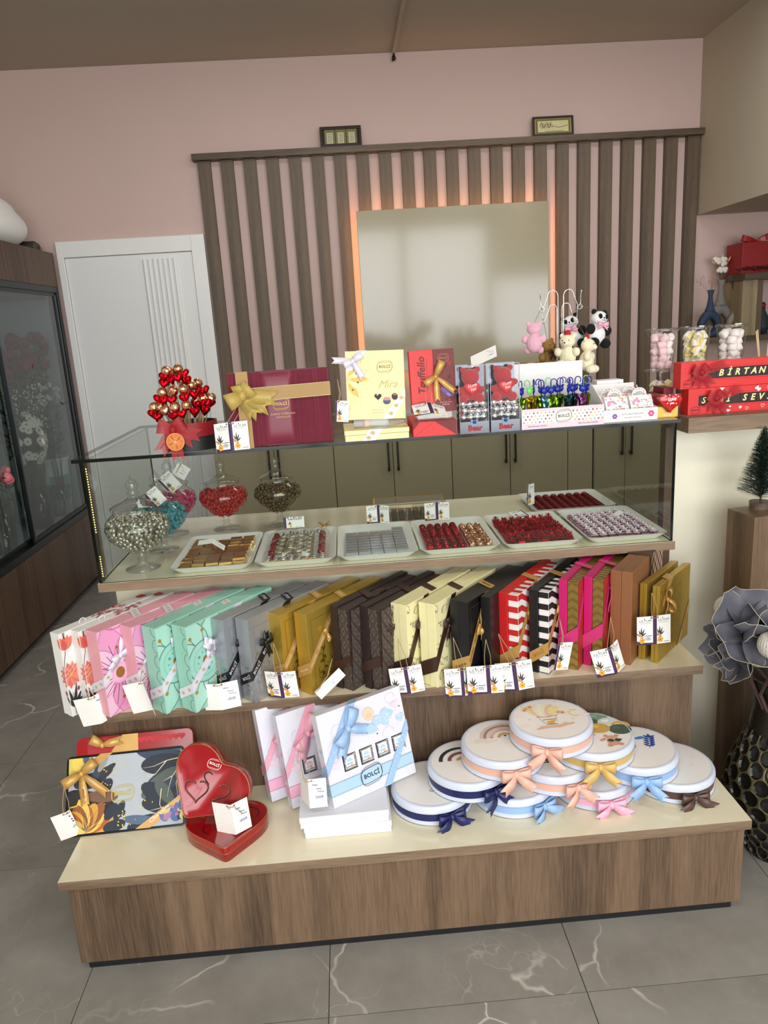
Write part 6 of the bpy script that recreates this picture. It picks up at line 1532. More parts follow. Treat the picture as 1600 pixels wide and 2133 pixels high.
WHB = mat('white_print_card', (236, 234, 232), 0.45, noise=0.02); PKB = mat('rose_pink_card', (232, 166, 180), 0.45); TLB = mat('mint_card', (154, 206, 189), 0.45); SLB = mat('silver_pearl_card', (172, 176, 182), 0.3, 0.6); GDB = mat('gold_pearl_card', (204, 170, 72), 0.3, 0.65, noise=0.08)
BNB = mat('dark_brown_card', (44, 32, 32), 0.4); DMB = mat('damask_brown_card', (62, 50, 46), 0.45); CRB = mat('cream_yellow_card', (236, 228, 176), 0.45); BKB = mat('black_card_box', (20, 20, 22), 0.35); RDB = mat('red_lid_card', (196, 30, 28), 0.4); MGB = mat('magenta_card', (196, 20, 104), 0.4); GFB = mat('gold_foil_card', (176, 150, 80), 0.28, 0.75, noise=0.1); CPB = mat('copper_brown_card', (150, 100, 66), 0.4, 0.2); OLB = mat('olive_gold_card', (190, 156, 62), 0.32, 0.6, bump=0.3, bscale=500)
# white boxes with poppies
for i, (px, lab) in enumerate((((121,1322), 'white gift box with coral poppies, leftmost of the row'), ((163,1317), 'white gift box with coral poppies beside the pink boxes'))):
    t = gift('poppy_gift_box', lab, px, HB-0.004, 0.040, LB, 54, WHB, group='white poppy print gift boxes')
    A = face(t, LB, HB-0.004); h = HB
    def poppies(A, o, k=1.0):
        A.stroke([(o+0.000,h*0.58),(o+0.004,h*0.66),(o+0.010,h*0.74),(o+0.012,h*0.80)], 0.0016, (50,44,44))
        for a in (1.0,1.3,1.6,1.9,2.15): A.petal(o+0.014,h*0.78,a,0.042,0.020,(224,120,100))
        A.petal(o+0.013,h*0.78,1.7,0.034,0.016,(206,90,78))
        for a in (1.4,1.6,1.8): A.stroke([(o+0.014,h*0.90),(o+0.014+0.014*math.cos(a),h*0.90+0.02)], 0.0012, (60,30,34))
        for q in range(14): A.petal(o+0.018,h*0.48,2*PI*q/14,0.040,0.018,(226,134,116) if q % 2 else (214,112,98))
        A.ell(o+0.018,h*0.485,0.006,0.007,(210,160,70)); 
        for q in range(3): A.stroke([(o-0.016,h*(0.42+0.05*q)),(o+0.01,h*(0.47+0.05*q)),(o+0.036,h*(0.55+0.05*q))], 0.0008, (246,232,226))
        for a, l in ((1.0,0.055),(1.35,0.07),(1.75,0.06),(2.1,0.045),(0.7,0.045)):
            A.petal(o+0.012,h*0.10,a,l,0.009,(52,48,48)); 
        A.stroke([(o+0.012,h*0.02),(o+0.013,h*0.28)], 0.0012, (52,48,48)); A.petal(o+0.03,h*0.27,1.4,0.016,0.008,(150,56,84)); A.petal(o-0.006,h*0.25,1.8,0.016,0.008,(150,56,84))
    poppies(A, 0.0); A.build('print', t)
    S = side(t, 0.020, HB-0.004); S.O = V3((0,0.020,0)); poppies(S, 0.020); S.build('print', t)
    T = Art((0,0,HB-0.004), (1,0,0), (0,1,0), clip=(0,0,LB,0.040), e0=0.0008)
    for q in range(26): T.petal(0.12+random.uniform(0,0.1), random.uniform(0.004,0.036), random.uniform(-.6,.6), 0.018, 0.006, random.choice([(176,60,70),(150,50,60),(206,130,140)]))
    for q in range(5): T.petal(0.285, 0.03, -0.6+q*0.3, 0.03, 0.016, (206,80,66))
    T.build('print', t)
    MB().tube([(0.09+0.01*math.cos(2*PI*q/14), 0.02, HB-0.002+0.008*math.sin(2*PI*q/14)) for q in range(14)], 0.0016, 5, closed=True).build('handle_loop', SATW, t, True)
# pink and mint boxes
def sunflower_art(A, cx, cz, k, c1, c2, c3, gold):
    for q in range(8): A.petal(cx, cz, 2*PI*q/8+0.2, 0.15*k, 0.085*k, c1 if q % 2 else c2)
    for q in range(8): A.petal_line(cx, cz, 2*PI*q/8+0.2, 0.15*k, 0.085*k, 0.0022, c3)
    for q in range(6):
        a = 2*PI*q/6+0.5; A.ring(cx+0.17*k*math.cos(a), cz+0.17*k*math.sin(a), 0.03*k, 0.03*k, 0.004*k, c3, n=14); A.ring(cx+0.17*k*math.cos(a), cz+0.17*k*math.sin(a), 0.05*k, 0.05*k, 0.004*k, c3, n=14)
    for q in range(24):
        a = 2*PI*q/24; l = (0.085 if q % 2 else 0.065)*k; A.stroke([(cx+0.03*k*math.cos(a),cz+0.03*k*math.sin(a)),(cx+l*math.cos(a),cz+l*math.sin(a))], 0.0016, (110,62,60) if gold == 1 else c3)
        if q % 3 == 0: A.ell(cx+l*1.08*math.cos(a), cz+l*1.08*math.sin(a), 0.0045*k, 0.0045*k, (160,110,40), n=10)
for i, (px, lab) in enumerate((((200,1319), 'pink gift box with flower burst print, left one of the pair'), ((273,1308), 'pink gift box with flower burst print beside the mint boxes'))):
    t = gift('pink_flower_gift_box', lab, px, HB, TB, LB, AB, PKB, group='pink flower print gift boxes')
    A = face(t, LB, HB); A.rect(0,0,LB,HB,(236,180,212)); sunflower_art(A, 0.052, 0.115, 1.05, (240,198,224), (232,160,202), (210,112,168), 1); A.ell(0.052,0.115,0.028,0.030,(238,186,216)); A.ell(0.052,0.115,0.014,0.016,(150,104,40)); A.build('print', t)
    wrap(t, LB, HB, TB, SATW, 0.105, 0.19, 0.021, seals=SATWG, topx=0.13); fbow(t, SATW, 0.055, 0.165, 0.034, 0.018, tails=((-140,1.2),(70,1.3)), loops=((200,0.8),(20,1.0)))
for i, (px, lab) in enumerate((((321.5,1310.5), 'mint green gift box with big flower print beside the pink boxes'), ((385,1307.5), 'mint green gift box with big flower print beside the silver boxes'))):
    t = gift('mint_flower_gift_box', lab, px, HB+0.002, TB+0.002, LB+0.005, 53, TLB, group='mint flower print gift boxes')
    A = face(t, LB, HB)
    for q in range(8): a = 2*PI*q/8+PI/8; A.petal(0.055, 0.135, a, 0.16, 0.085, (172,222,206)); A.petal_line(0.055, 0.135, a, 0.16, 0.085, 0.0034, (110,150,142))
    A.ell(0.055,0.135,0.062,0.062,(110,150,142),n=28); A.ell(0.055,0.135,0.058,0.058,(160,216,200),n=28); A.ring(0.055,0.135,0.042,0.042,0.002,(120,190,174)); A.ell(0.055,0.135,0.010,0.014,(150,110,60))
    for q in range(10): a = q*0.63; A.ell(0.055+0.026*math.cos(a),0.135+0.028*math.sin(a),0.0045-0.002*(q % 2),0.0045-0.002*(q % 2),(100,160,150),n=10)
    for q in range(12): a = 2*PI*q/12; A.stroke([(0.055+0.062*math.cos(a),0.135+0.062*math.sin(a)),(0.055+0.085*math.cos(a),0.135+0.085*math.sin(a))],0.0018,(90,110,80)); A.ell(0.055+0.09*math.cos(a),0.135+0.09*math.sin(a),0.0055,0.0055,(170,134,50),n=10)
    A.build('print', t)
    S = side(t, TB*0.5, HB); S.O = V3((0,TB*0.5,0))
    for q in range(6): S.ring(TB*0.5, 0.02+q*0.045, 0.018, 0.02, 0.002, (104,160,148), n=12)
    S.build('print', t)
    wrap(t, LB, HB, TB, SATW, 0.075, 0.20, 0.022, seals=SATWG, topx=0.17)
    if i == 1: fbow(t, SATW, 0.072, 0.185, 0.03, 0.026, tails=((-95,1.1),(-45,1.0)), loops=((225,0.8),(170,0.7)))
    else: fbow(t, SATW, 0.055, 0.20, 0.022, 0.018, tails=((-100,0.5),), loops=((180,0.6),))
# silver and gold boxes
def scroll_art(A, c, x, z, k=1.0):
    for s_ in range(6):
        a0 = s_*1.1; A.ring(x+0.02*k*math.cos(s_*2.1), z+0.022*k*s_*0.7, 0.010*k, 0.010*k, 0.0014, c, a0, a0+4.2, 14)
    A.stroke([(x,z-0.02*k),(x+0.006,z+0.02*k),(x-0.004,z+0.06*k),(x+0.01,z+0.10*k)], 0.0014, c)
    for s_ in range(9): A.petal(x, z+0.011*k*s_, 0.3+s_*1.9, 0.016*k, 0.007*k, c)
for i, (px, lab) in enumerate((((463,1294), 'silver gift box with black ribbon beside the mint boxes'), ((514,1292.6), 'silver gift box with black ribbon beside the gold boxes'))):
    t = gift('silver_gift_box', lab, px, HB-0.002, TB-0.004, LB+0.005, 50, SLB, group='silver gift boxes')
    A = face(t, LB, HB); A.stroke([(0.02,0.03),(0.02,HB-0.03),(LB-0.02,HB-0.03)], 0.0012, (120,124,130)); scroll_art(A, mat('silver_emboss', (176,180,186), 0.2, 0.8), 0.035, 0.05); A.build('print', t)
    S = side(t, TB*0.5, HB); S.O = V3((0,TB*0.5,0)); scroll_art(S, mat('silver_emboss', (176,180,186), 0.2, 0.8), 0.014, 0.03, 0.8); S.build('print', t)
    wrap(t, LB, HB, TB-0.004, SATK, 0.085, 0.16, 0.021, txt=('BOLÇİ', (210,210,214)), topx=0.17); fbow(t, SATK, 0.052, 0.165, 0.026, 0.017, tails=((-70,1.6),(75,1.0)), loops=((160,0.8),(15,1.0)))
for i, (px, lab) in enumerate((((583,1283), 'gold gift box with gold ribbon beside the silver boxes'), ((637,1281.6), 'gold gift box with scroll print beside the brown damask boxes'))):
    t = gift('gold_gift_box', lab, px, HB-0.008, TB-0.006, LB+0.01, 49, GDB, group='gold gift boxes')
    A = face(t, LB, HB); A.stroke([(0.016,0.02),(0.016,HB-0.03),(LB-0.02,HB-0.03)], 0.0014, (120,92,24)); scroll_art(A, mat('gold_emboss', (120,90,20), 0.3, 0.6), 0.055, 0.03, 1.1); A.build('print', t)
    wrap(t, LB, HB-0.008, TB-0.006, SATG, 0.085, 0.13, 0.021, txt=('Chocolate', (232,216,176)), topx=0.16); fbow(t, SATG, 0.072, 0.160, 0.026, 0.013, tails=(), loops=((120,0.9),(-70,0.9)))
# brown damask
def damask(A, L, h, c, c2, s_=0.030):
    j = 0; z = 0.0
    while z < h+s_:
        x = -s_*0.5 if j % 2 else 0.0
        while x < min(L, 0.16)+s_:
            A.stroke([(x,z-s_*0.62),(x+s_*0.42,z),(x,z+s_*0.62),(x-s_*0.42,z),(x,z-s_*0.62)], 0.0014, c); A.flower(x, z, s_*0.36, 6, c2); A.ell(x, z, s_*0.1, s_*0.13, (60,50,46), n=8)
            for a in (PI/2, -PI/2): A.petal(x, z+math.sin(a)*s_*0.2, a, s_*0.3, s_*0.16, c)
            x += s_
        z += s_*0.66; j += 1
for i, (px, lab) in enumerate((((720.6,1269), 'dark brown damask gift box beside the gold boxes'), ((784,1269), 'dark brown damask gift box with satin bow beside the cream boxes'))):
    t = gift('damask_gift_box', lab, px, HB, TB+0.006, LB, 49, BNB, DMB, 'base', group='brown damask gift boxes', lidf=0.56)
    A = Art((0.006,0,0), (1,0,0), (0,0,1), clip=(0.0005,0.0005,0.2,HB-0.0055), e0=0.0006); damask(A, LB, HB, (104,92,84), (88,76,70)); A.build('print', t)
    S = Art((0.006,TB*0.62,0), (0,-1,0), (0,0,1), clip=(0.0005,0.0005,TB*0.6,HB-0.0055), e0=0.0006); damask(S, TB, HB, (104,92,84), (88,76,70)); S.build('print', t)
    T = Art((0.006,0,HB-0.005), (1,0,0), (0,1,0), clip=(0.0005,0.0005,LB-0.014,TB*0.6), e0=0.0006)
    for q in range(24):
        for r_ in range(2): T.ring(0.008+q*0.014, 0.010+r_*0.016, 0.006, 0.006, 0.001, (92,82,76), n=10)
    T.build('print', t)
    wrap(t, LB, HB, TB+0.006, SATB, 0.095, 0.17, 0.022, x0=0.0, topx=0.16 if i else 0.11); fbow(t, SATB, 0.05, 0.175, 0.026, 0.017, tails=((80,1.7),(-80,0.6)) if i == 0 else ((-70,1.0),), loops=((110,0.9),(-60,0.8)) if i == 0 else ((150,0.8),(20,1.1)))
# cream with leaf print
for i, (px, lab) in enumerate((((846,1262), 'cream gift box with leaf print beside the damask boxes'), ((905,1260), 'cream gift box with leaf print beside the black boxes'))):
    t = gift('cream_leaf_gift_box', lab, px, HB, TB, LB+0.012, 50, CRB, group='cream leaf print gift boxes')
    A = face(t, LB, HB)
    for q, (x, z, a) in enumerate(((0.012,0.225,2.2),(0.034,0.215,0.6),(0.018,0.115,2.6),(0.05,0.105,0.9),(0.03,0.06,2.0),(0.012,0.02,1.1),(0.06,0.17,2.4),(0.045,0.02,2.2))):
        A.petal_line(x, z, a, 0.030, 0.020, 0.0009, (96,90,70))
        for s_ in (0.25,0.5,0.75): A.stroke([(x,z),(x+0.03*s_*math.cos(a)+0.007*math.cos(a+1.3),z+0.03*s_*math.sin(a)+0.007*math.sin(a+1.3))],0.0006,(110,104,84))
    for (x, z) in ((0.022,0.19),(0.024,0.045),(0.045,0.075),(0.028,0.15)): A.text('& iyi', x, z, 0.010, (50,46,38), shear=0.3); A.text('ki', x+0.003, z-0.009, 0.010, (50,46,38), shear=0.3)
    A.build('print', t)
    wrap(t, LB, HB, TB, SATB, 0.075, 0.10, 0.022, topx=0.14); fbow(t, SATB, 0.055, 0.17, 0.03, 0.018, tails=((-95,1.2),), loops=((150,0.9),(95,0.8)))
# black boxes
t = gift('black_gift_box', 'black gift box with window frame print and gold lettered ribbon', (974,1256.6), HB, TB+0.004, LB+0.01, 50, BKB); A = face(t, LB, HB); A.stroke([(0.014,0.02),(0.014,HB-0.02),(LB-0.02,HB-0.02)], 0.0012, (84,60,48)); A.build('print', t)
wrap(t, LB, HB, TB, SATG, 0.075, 0.105, 0.022, txt=('Chocolate', (40,30,20)), topx=0.14); fbow(t, SATG, 0.055, 0.150, 0.034, 0.026, tails=((75,2.0),(-60,0.8)), loops=((150,0.7),(-30,0.9)))
t = gift('black_gift_box', 'plain black gift box squeezed between the lettered black box and the red striped box', (1021,1245.5), HB+0.004, 0.030, LB, 53, BKB); A = face(t, LB, HB)
for q in range(12): A.stroke([(0.002,0.015+q*0.006),(0.04,0.008+q*0.006)], 0.0006, (70,40,36))
A.build('print', t)
# striped boxes
def stripes(A, L, h, c, wdt=0.0175, amp=0.026):
    z = -0.05; k = 0
    while z < h+0.05:
        if k % 2 == 0: A.poly([(0,z),(0.024,z+0.0),(0.07,z-amp),(0.12,z-2*amp),(0.12,z-2*amp+wdt),(0.07,z-amp+wdt),(0.024,z+wdt),(0,z+wdt)], c)
        z += wdt; k += 1
for i, (px, lab, ml, ink) in enumerate((((1077,1239), 'red and white striped gift box with red lid and gold bow', RDB, (196,34,32)), ((1141,1233), 'black and white striped gift box with black lid', BKB, (20,20,22)))):
    t = gift('striped_gift_box', lab, px, HB+0.003, TB+0.002, LB-0.01, 53, ml, WHB, 'base', group='striped gift boxes', lidf=0.52)
    A = Art((0.006,0,0), (1,0,0), (0,0,1), clip=(0.0004,0.0004,0.13,HB-0.003), e0=0.0005); stripes(A, LB, HB, ink); A.build('print', t)
    S = Art((0.006,TB*0.54,0), (0,-1,0), (0,0,1), clip=(0.0004,0.0004,TB*0.535,HB-0.003), e0=0.0005); z = -0.05
    for k in range(18):
        if k % 2 == 0: S.rect(0, -0.05+k*0.0175, TB, -0.05+(k+1)*0.0175, ink)
    S.build('print', t)
    T = Art((0.006,0,HB-0.002), (1,0,0), (0,1,0), clip=(0.0004,0.0004,LB-0.024,TB*0.54), e0=0.0005)
    for k in range(10): T.rect(0.02+k*0.034, 0, 0.037+k*0.034, TB, ink)
    T.build('print', t)
    wrap(t, LB, HB+0.003, TB, SATG, 0.085, 0.13, 0.022, txt=('BOLÇİ', (150,110,60)) if i else None, topx=0.14, slope=0.8); fbow(t, SATG, 0.066, 0.175, 0.030, 0.018, tails=((-70,1.2),) if i == 0 else ((-100,1.4),), loops=((75,0.9),(-60,1.1)) if i == 0 else ((80,1.0),(150,0.6)))
# magenta and gold
def zebra(A, w, h, c):
    for q in range(12): z = q*0.025; A.poly([(0,z),(w*0.4,z+0.012),(w,z+0.004),(w,z+0.012),(w*0.5,z+0.021),(0,z+0.011)], c)
for i, (px, lab) in enumerate((((1203,1212), 'magenta and gold gift box with red face beside the striped boxes'), ((1256,1205.6), 'magenta and gold gift box with magenta tassel bow beside the copper box'))):
    t = gift('magenta_gift_box', lab, px, 0.273, TB, 0.30, 55, MGB, GFB, 'base', group='magenta and gold gift boxes', lidf=0.56)
    S = Art((0.006,TB*0.56,0), (0,-1,0), (0,0,1), clip=(0.0004,0.0004,TB*0.56,0.267), e0=0.0005); zebra(S, TB*0.56, 0.26, mat('gold_foil_dark', (140,116,56), 0.35, 0.6)); S.build('print', t)
    A = Art((0.006,0,0), (1,0,0), (0,0,1), clip=(0.0004,0.0004,0.28,0.267), e0=0.0005); A.rect(0,0,0.28,0.267,(176,40,40))
    for q in range(14): A.poly([(0.004+q*0.012,0),(0.008+q*0.012,0.0),(0.011+q*0.012,0.09),(0.009+q*0.012,0.13)], mat('gold_foil_card', (176,150,80), 0.28, 0.75))
    A.build('print', t)
    T = Art((0.006,0,0.268), (1,0,0), (0,1,0), clip=(0.0004,0.0004,0.28,TB*0.56), e0=0.0005)
    for q in range(16): T.poly([(q*0.018,0),(q*0.018+0.006,0),(q*0.018+0.013,TB),(q*0.018+0.008,TB)], mat('gold_foil_dark', (140,116,56), 0.35, 0.6))
    T.build('print', t)
    wrap(t, 0.30, 0.273, TB, SATM, 0.118, 0.085, 0.020, x0=0.0, topx=0.13, slope=0.85)
    if i == 1: fbow(t, SATM, 0.062, 0.225, 0.03, 0.014, tails=((-65,1.7),(-95,1.5),(-110,2.2)), loops=((88,1.9),))
# copper box with dark mirrored sleeve behind
t = gift('copper_gift_box', 'tall copper brown gift box with dark diamond sleeve near the right end', (1318,1193), 0.284, 0.062, 0.30, 52, CPB)
MB().boxw(0.165, -0.0015, 0.0, 0.302, 0.0635, 0.2865).build('dark_sleeve', mat('dark_bronze_sleeve', (78, 56, 44), 0.3, 0.5), t)
A = Art((0.165,-0.0015,0), (1,0,0), (0,0,1), clip=(0,0,0.137,0.286))
for q in range(14):
    for r_ in range(4): x = 0.018+r_*0.036+(0.018 if q % 2 else 0); z = 0.012+q*0.021; A.poly([(x-0.013,z),(x,z-0.019),(x+0.013,z),(x,z+0.019)], mat('rose_mirror', (206,160,140), 0.12, 1.0))
A.build('print', t); A = face(t, 0.1, 0.284); A.text('Luxury', 0.085, 0.19, 0.016, (110,66,40), PI/2, shear=0.3); A.build('lettering', t)
# olive gold boxes
for i, (px, lab) in enumerate((((1348,1217), 'olive gold gift box leaning behind the last one, near the right end'), ((1375,1222.5), 'olive gold gift box with gold ribbon bow, rightmost of the row'))):
    t = gift('olive_gold_gift_box', lab, px, 0.236, 0.021, 0.245, 46, OLB, group='olive gold gift boxes')
    A = face(t, 0.245, 0.236); DK = mat('olive_dark_emboss', (112, 88, 22), 0.35, 0.5)
    for q in range(18): A.stroke([(0.075,0.01+q*0.012),(0.115,0.022+q*0.012)], 0.0008, DK)
    for q in range(4): A.ring(0.155, 0.05+q*0.045, 0.014, 0.018, 0.0012, DK, n=14)
    A.stroke([(0.07,0.005),(0.07,0.231)], 0.001, DK); A.stroke([(0.12,0.005),(0.12,0.231)], 0.001, DK); A.build('print', t)
    if i == 1:
        rb = bands('ribbon', [[(0.150,-0.0015,0),(0.172,-0.0015,0),(0.2455,-0.0015,0.095),(0.2455,-0.0015,0.125)], [(0.06,-0.0015,0.237),(0.10,-0.0015,0.237),(0.03,-0.0015,0.165),(0.015,-0.0015,0.175)], [(0.06,-0.0015,0.2372),(0.10,-0.0015,0.2372),(0.12,0.025,0.2372),(0.08,0.025,0.2372)]], SATG, t)
        A = Art((0,-0.0015,0), (1,0,0), (0,0,1), e0=0.0004); A.text('Chocolate', 0.205, 0.058, 1, (120,80,30), 0.92, shear=0.3, width=0.06); A.build('print', rb)
        fbow(t, SATG, 0.045, 0.185, 0.032, 0.016, tails=((-100,1.6),), loops=((92,1.0),(-62,1.5)), depth=0.5)
# ---- tags hanging over the edge of the upper step
def htag(label, px, py, w, h, aL, aR, kind='print', price='500₺', roll=0, to=None, y=0.296, single=None, rz=0, wl=None):
    return card(label, TR(at(px, py, y=y), R(rz)) @ Matrix.Rotation(R(roll), 4, 'Y'), w, h, aL, aR, kind, price, to=at(to[0], to[1], y=to[2]) if to else None, single=single, wl=wl)
htag('white handwritten tag hanging below the poppy boxes', 190, 1452, 0.040, 0.084, 10, 44, 'hand', '500₺', -11, (186,1436,0.30), wl=0.056)
htag('white handwritten tag hanging between the pink and mint boxes', 297, 1419, 0.045, 0.088, 8, -70, 'hand', '450₺', -12, (299,1380,0.27), y=0.262, wl=0.060)
htag('wide white handwritten tag hanging below the mint boxes', 453, 1425, 0.054, 0.080, 14, 12, 'hand', '450₺', -3, (452,1375,0.275), wl=0.060)
htag('printed tag hanging on the silver boxes', 580, 1401, 0.047, 0.078, 28, -6, roll=-4, to=(570,1340,0.29))
htag('tilted tag lying against the foot of the gold boxes', 655, 1442, 0.094, 0.030, 0, 20, 'hand', '400₺', -36, (692,1372,0.31), y=0.29, single=1)
htag('printed tag hanging below the damask and cream boxes', 843, 1390, 0.046, 0.082, 8, 4, roll=-6, to=(829,1330,0.29))
htag('printed tag hanging on the last cream box, leftmost of the three together', 962, 1392, 0.040, 0.088, 6, 30, roll=-2, to=(944,1328,0.285), wl=0.050)
htag('printed tag hanging on the black box, middle of the three together', 1016, 1386, 0.042, 0.086, 4, -4, roll=-2, to=(1012,1332,0.285), y=0.288, wl=0.060)
htag('printed tag hanging on the red striped box, rightmost of the three together', 1069, 1380, 0.052, 0.088, 14, 2, roll=-6, to=(1038,1320,0.29), y=0.294)
htag('printed tag with purple spine hanging on the black striped box', 1164, 1339, 0.048, 0.084, 0, 18, roll=10, to=(1166,1290,0.28), single=1)
htag('printed tag hanging open below the magenta boxes', 1269, 1349, 0.046, 0.086, 14, 40, roll=-16, to=(1272,1285,0.29), y=0.292, wl=0.054)
htag('printed tag hanging on the rightmost olive gold box', 1364, 1283, 0.046, 0.086, 4, 2, roll=-2, to=(1358,1235,0.31), y=0.315, wl=0.050)
# ================================================================ things on the low front step
Z1 = H1+0.0005
def rrect(w, h, r, n=4):
    P = []
    for cx, cy, a0 in ((w-r, r, -PI/2), (w-r, h-r, 0), (r, h-r, PI/2), (r, r, PI)):
        for k in range(n+1): a = a0+PI/2*k/n; P.append((cx+r*math.cos(a), cy+r*math.sin(a)))
    return P
TINB = mat('black_tin_edge', (28, 28, 32), 0.25, 0.5); TING = mat('brass_line', (190, 160, 100), 0.3, 0.8); REDTIN = mat('red_tin', (160, 13, 23), 0.2, coat=0.5); REDTN2 = mat('red_tin_side', (138, 12, 20), 0.22, coat=0.4)
# ---- red rectangular tin behind, floral tin in front, both leaning back
FM = TR((-0.041, 0.168, Z1+0.001), R(2.1), R(-32))
t = thing('red_chocolate_tin', 'red rectangular chocolate tin with gold bow behind the floral tin', 'chocolate tin', M=TR((-0.018, 0.200, Z1+0.006), R(2.1), R(-26)))
FW, FH, FT = 0.318, 0.207, 0.03
b = MB().prism(rrect(FW, FH+0.026, 0.016), -FT, 0, axis='y'); b.xform(Matrix.Translation((0, FT, 0))); b.build('tin_body', REDTIN, t, bev=0.002)
A = Art((0,0,0), (1,0,0), (0,0,1))
for k in range(9): A.heart(0.16+k*0.016, FH+0.008, 0.010, (190,40,50))
A.rect(0.03, FH-0.02, 0.165, FH+0.022, (170,20,34)); A.build('print', t)
b = MB(); b.add([(0.085,-0.0015,FH-0.03),(0.168,-0.0015,FH-0.03),(0.168,-0.0015,FH+0.0265),(0.125,-0.0015,FH+0.0265)], [(0,1,2,3)]); b.build('ribbon', SATG, t)
b = MB(); bow(b, (0.072,-0.004,FH+0.004), (1,0,0), (0,0,1), 0.035, 0.022, tails=((10,1.3),), loops=((150,1.0),)); b.build('bow', SATG, t, True, solid=0.0006)
t = thing('floral_chocolate_tin', 'black edged chocolate tin with blue and yellow floral print and gold ribbon', 'chocolate tin', M=FM)
b = MB().prism(rrect(FW, FH, 0.014), 0, FT, axis='y'); b.build('tin_body', TINB, t, bev=0.002)
A = Art((0,0,0), (1,0,0), (0,0,1), clip=(0.006,0.006,FW-0.006,FH-0.006), de=0.00002)
A.poly([(x+0.004, y+0.004) for x, y in rrect(FW-0.008, FH-0.008, 0.012)], (178,186,194))
D1, D2, D3, D4 = (34,42,58), (50,66,92), (84,104,132), (86,98,94); OC, YE = (214,170,60), (232,206,90)
for (x, y, a, l, w, c) in ((0.315,0.180,2.9,0.135,0.05,D2),(0.32,0.165,3.15,0.12,0.055,D1),(0.32,0.14,3.45,0.11,0.05,D1),(0.30,0.15,3.75,0.12,0.042,D4),(0.28,0.12,4.2,0.06,0.03,D4),(0.32,0.20,2.75,0.15,0.03,D3),(0.32,0.12,3.7,0.09,0.06,D2),(0.315,0.10,4.0,0.09,0.06,D1),(0.32,0.09,4.3,0.08,0.06,D2),
    (0.30,0.055,2.6,0.115,0.05,D1),(0.30,0.05,2.95,0.10,0.045,D1),(0.285,0.06,2.2,0.075,0.034,D4),(0.25,0.03,3.4,0.09,0.034,D1),(0.24,0.02,3.0,0.09,0.024,D3)): A.blob(x, y, a, l, w, c)
for P in (((0.315,0.178),(0.27,0.172),(0.235,0.16),(0.205,0.158)),((0.27,0.172),(0.24,0.14),(0.215,0.132)),((0.315,0.165),(0.285,0.13),(0.275,0.10),(0.27,0.075)),((0.285,0.13),(0.26,0.118)),((0.30,0.06),(0.25,0.05),(0.215,0.045)),((0.255,0.10),(0.25,0.06),(0.265,0.03)),((0.31,0.15),(0.295,0.11),(0.30,0.07))): A.stroke(P, 0.0024, (240,232,190), taper=True)
# left side blossoms
for (x, y, a, l, w, c) in ((0.0,0.185,-0.6,0.06,0.045,YE),(0.0,0.19,-0.2,0.07,0.05,(214,196,90)),(0.02,0.205,-0.9,0.05,0.04,YE),(0.045,0.205,-0.7,0.05,0.03,D3),(0.06,0.20,-0.3,0.05,0.03,(210,214,220)),(0.0,0.11,-0.5,0.12,0.06,(24,22,26)),(0.0,0.09,-0.2,0.13,0.07,(26,24,28)),(0.0,0.06,0.1,0.13,0.06,(30,26,26)),(0.02,0.13,0.2,0.09,0.04,(40,44,56)),(0.06,0.14,0.4,0.07,0.03,D1),(0.09,0.10,0.9,0.05,0.03,D1),(0.05,0.10,-0.1,0.09,0.03,(120,84,66)),(0.07,0.135,1.1,0.06,0.02,(60,70,84)),(0.085,0.16,1.0,0.045,0.016,(150,154,150)),(0.09,0.15,0.6,0.05,0.016,(44,46,52))): A.blob(x, y, a, l, w, c)
for k in range(11): A.blob(0.052, 0.010, 0.25+k*0.24, 0.085-0.01*(k % 3), 0.036, [(210,160,60),(176,96,40),(232,196,96),(150,84,40)][k % 4])
for k in range(14): A.stroke([(0.052,0.012),(0.06+0.05*math.cos(0.3+k*0.19),0.015+0.055*math.sin(0.3+k*0.19))], 0.0014, [(60,40,24),(236,216,130),(110,60,30),(40,60,66)][k % 4], taper=True)
A.stroke([(0.012,0.075),(0.03,0.078),(0.035,0.092),(0.06,0.092)], 0.004, (226,190,60))
for (x, y, a, l, w) in ((0.105,0.035,0.9,0.05,0.026),(0.13,0.03,1.1,0.055,0.022),(0.10,0.012,0.2,0.06,0.03),(0.13,0.045,0.2,0.03,0.02)): A.blob(x, y, a, l, w, D1)
for k in range(46): 
    q = random.choice(((0.115,0.15),(0.105,0.12),(0.14,0.165),(0.15,0.03),(0.205,0.055))); A.ell(q[0]+random.gauss(0,0.014), q[1]+random.gauss(0,0.016), random.uniform(0.0012,0.0034), random.uniform(0.001,0.0022), YE, random.uniform(0,3), 7)
for k in range(12): A.petal(0.275+random.uniform(-0.02,0.04), 0.012+random.uniform(0,0.03), random.uniform(0.3,2.5), 0.03, 0.016, [(120,110,170),(176,130,170),(220,200,130),(90,110,170)][k % 4])
A.logo(0.152, 0.098, 0.060, (206,184,90))
A.build('print', t)
rb = bands('ribbon', [[(0.185,-0.0022,0.004),(0.225,-0.0022,0.004),(0.3155,-0.0022,0.062),(0.3155,-0.0022,0.086)], [(0.065,-0.0022,0.190),(0.085,-0.0022,0.178),(0.125,-0.0022,FH+0.001),(0.092,-0.0022,FH+0.001)]], SATG, t)
A = Art((0,-0.0024,0), (1,0,0), (0,0,1), e0=0.0004); A.text('Chocolate', 0.248, 0.036, 1, (248,240,220), 0.60, shear=0.4, bold=0.012, width=0.062); A.logo(0.302, 0.066, 0.026, (248,240,220), 0.60); A.build('print', rb)
b = MB(); bow(b, (0.043,-0.005,0.160), (1,0,0), (0,0,1), 0.048, 0.022, tails=((-82,1.55),(-40,1.75)), loops=((212,1.15),(35,0.95)), depth=0.45); bw = b.build('bow', SATG, t, True, solid=0.0006)
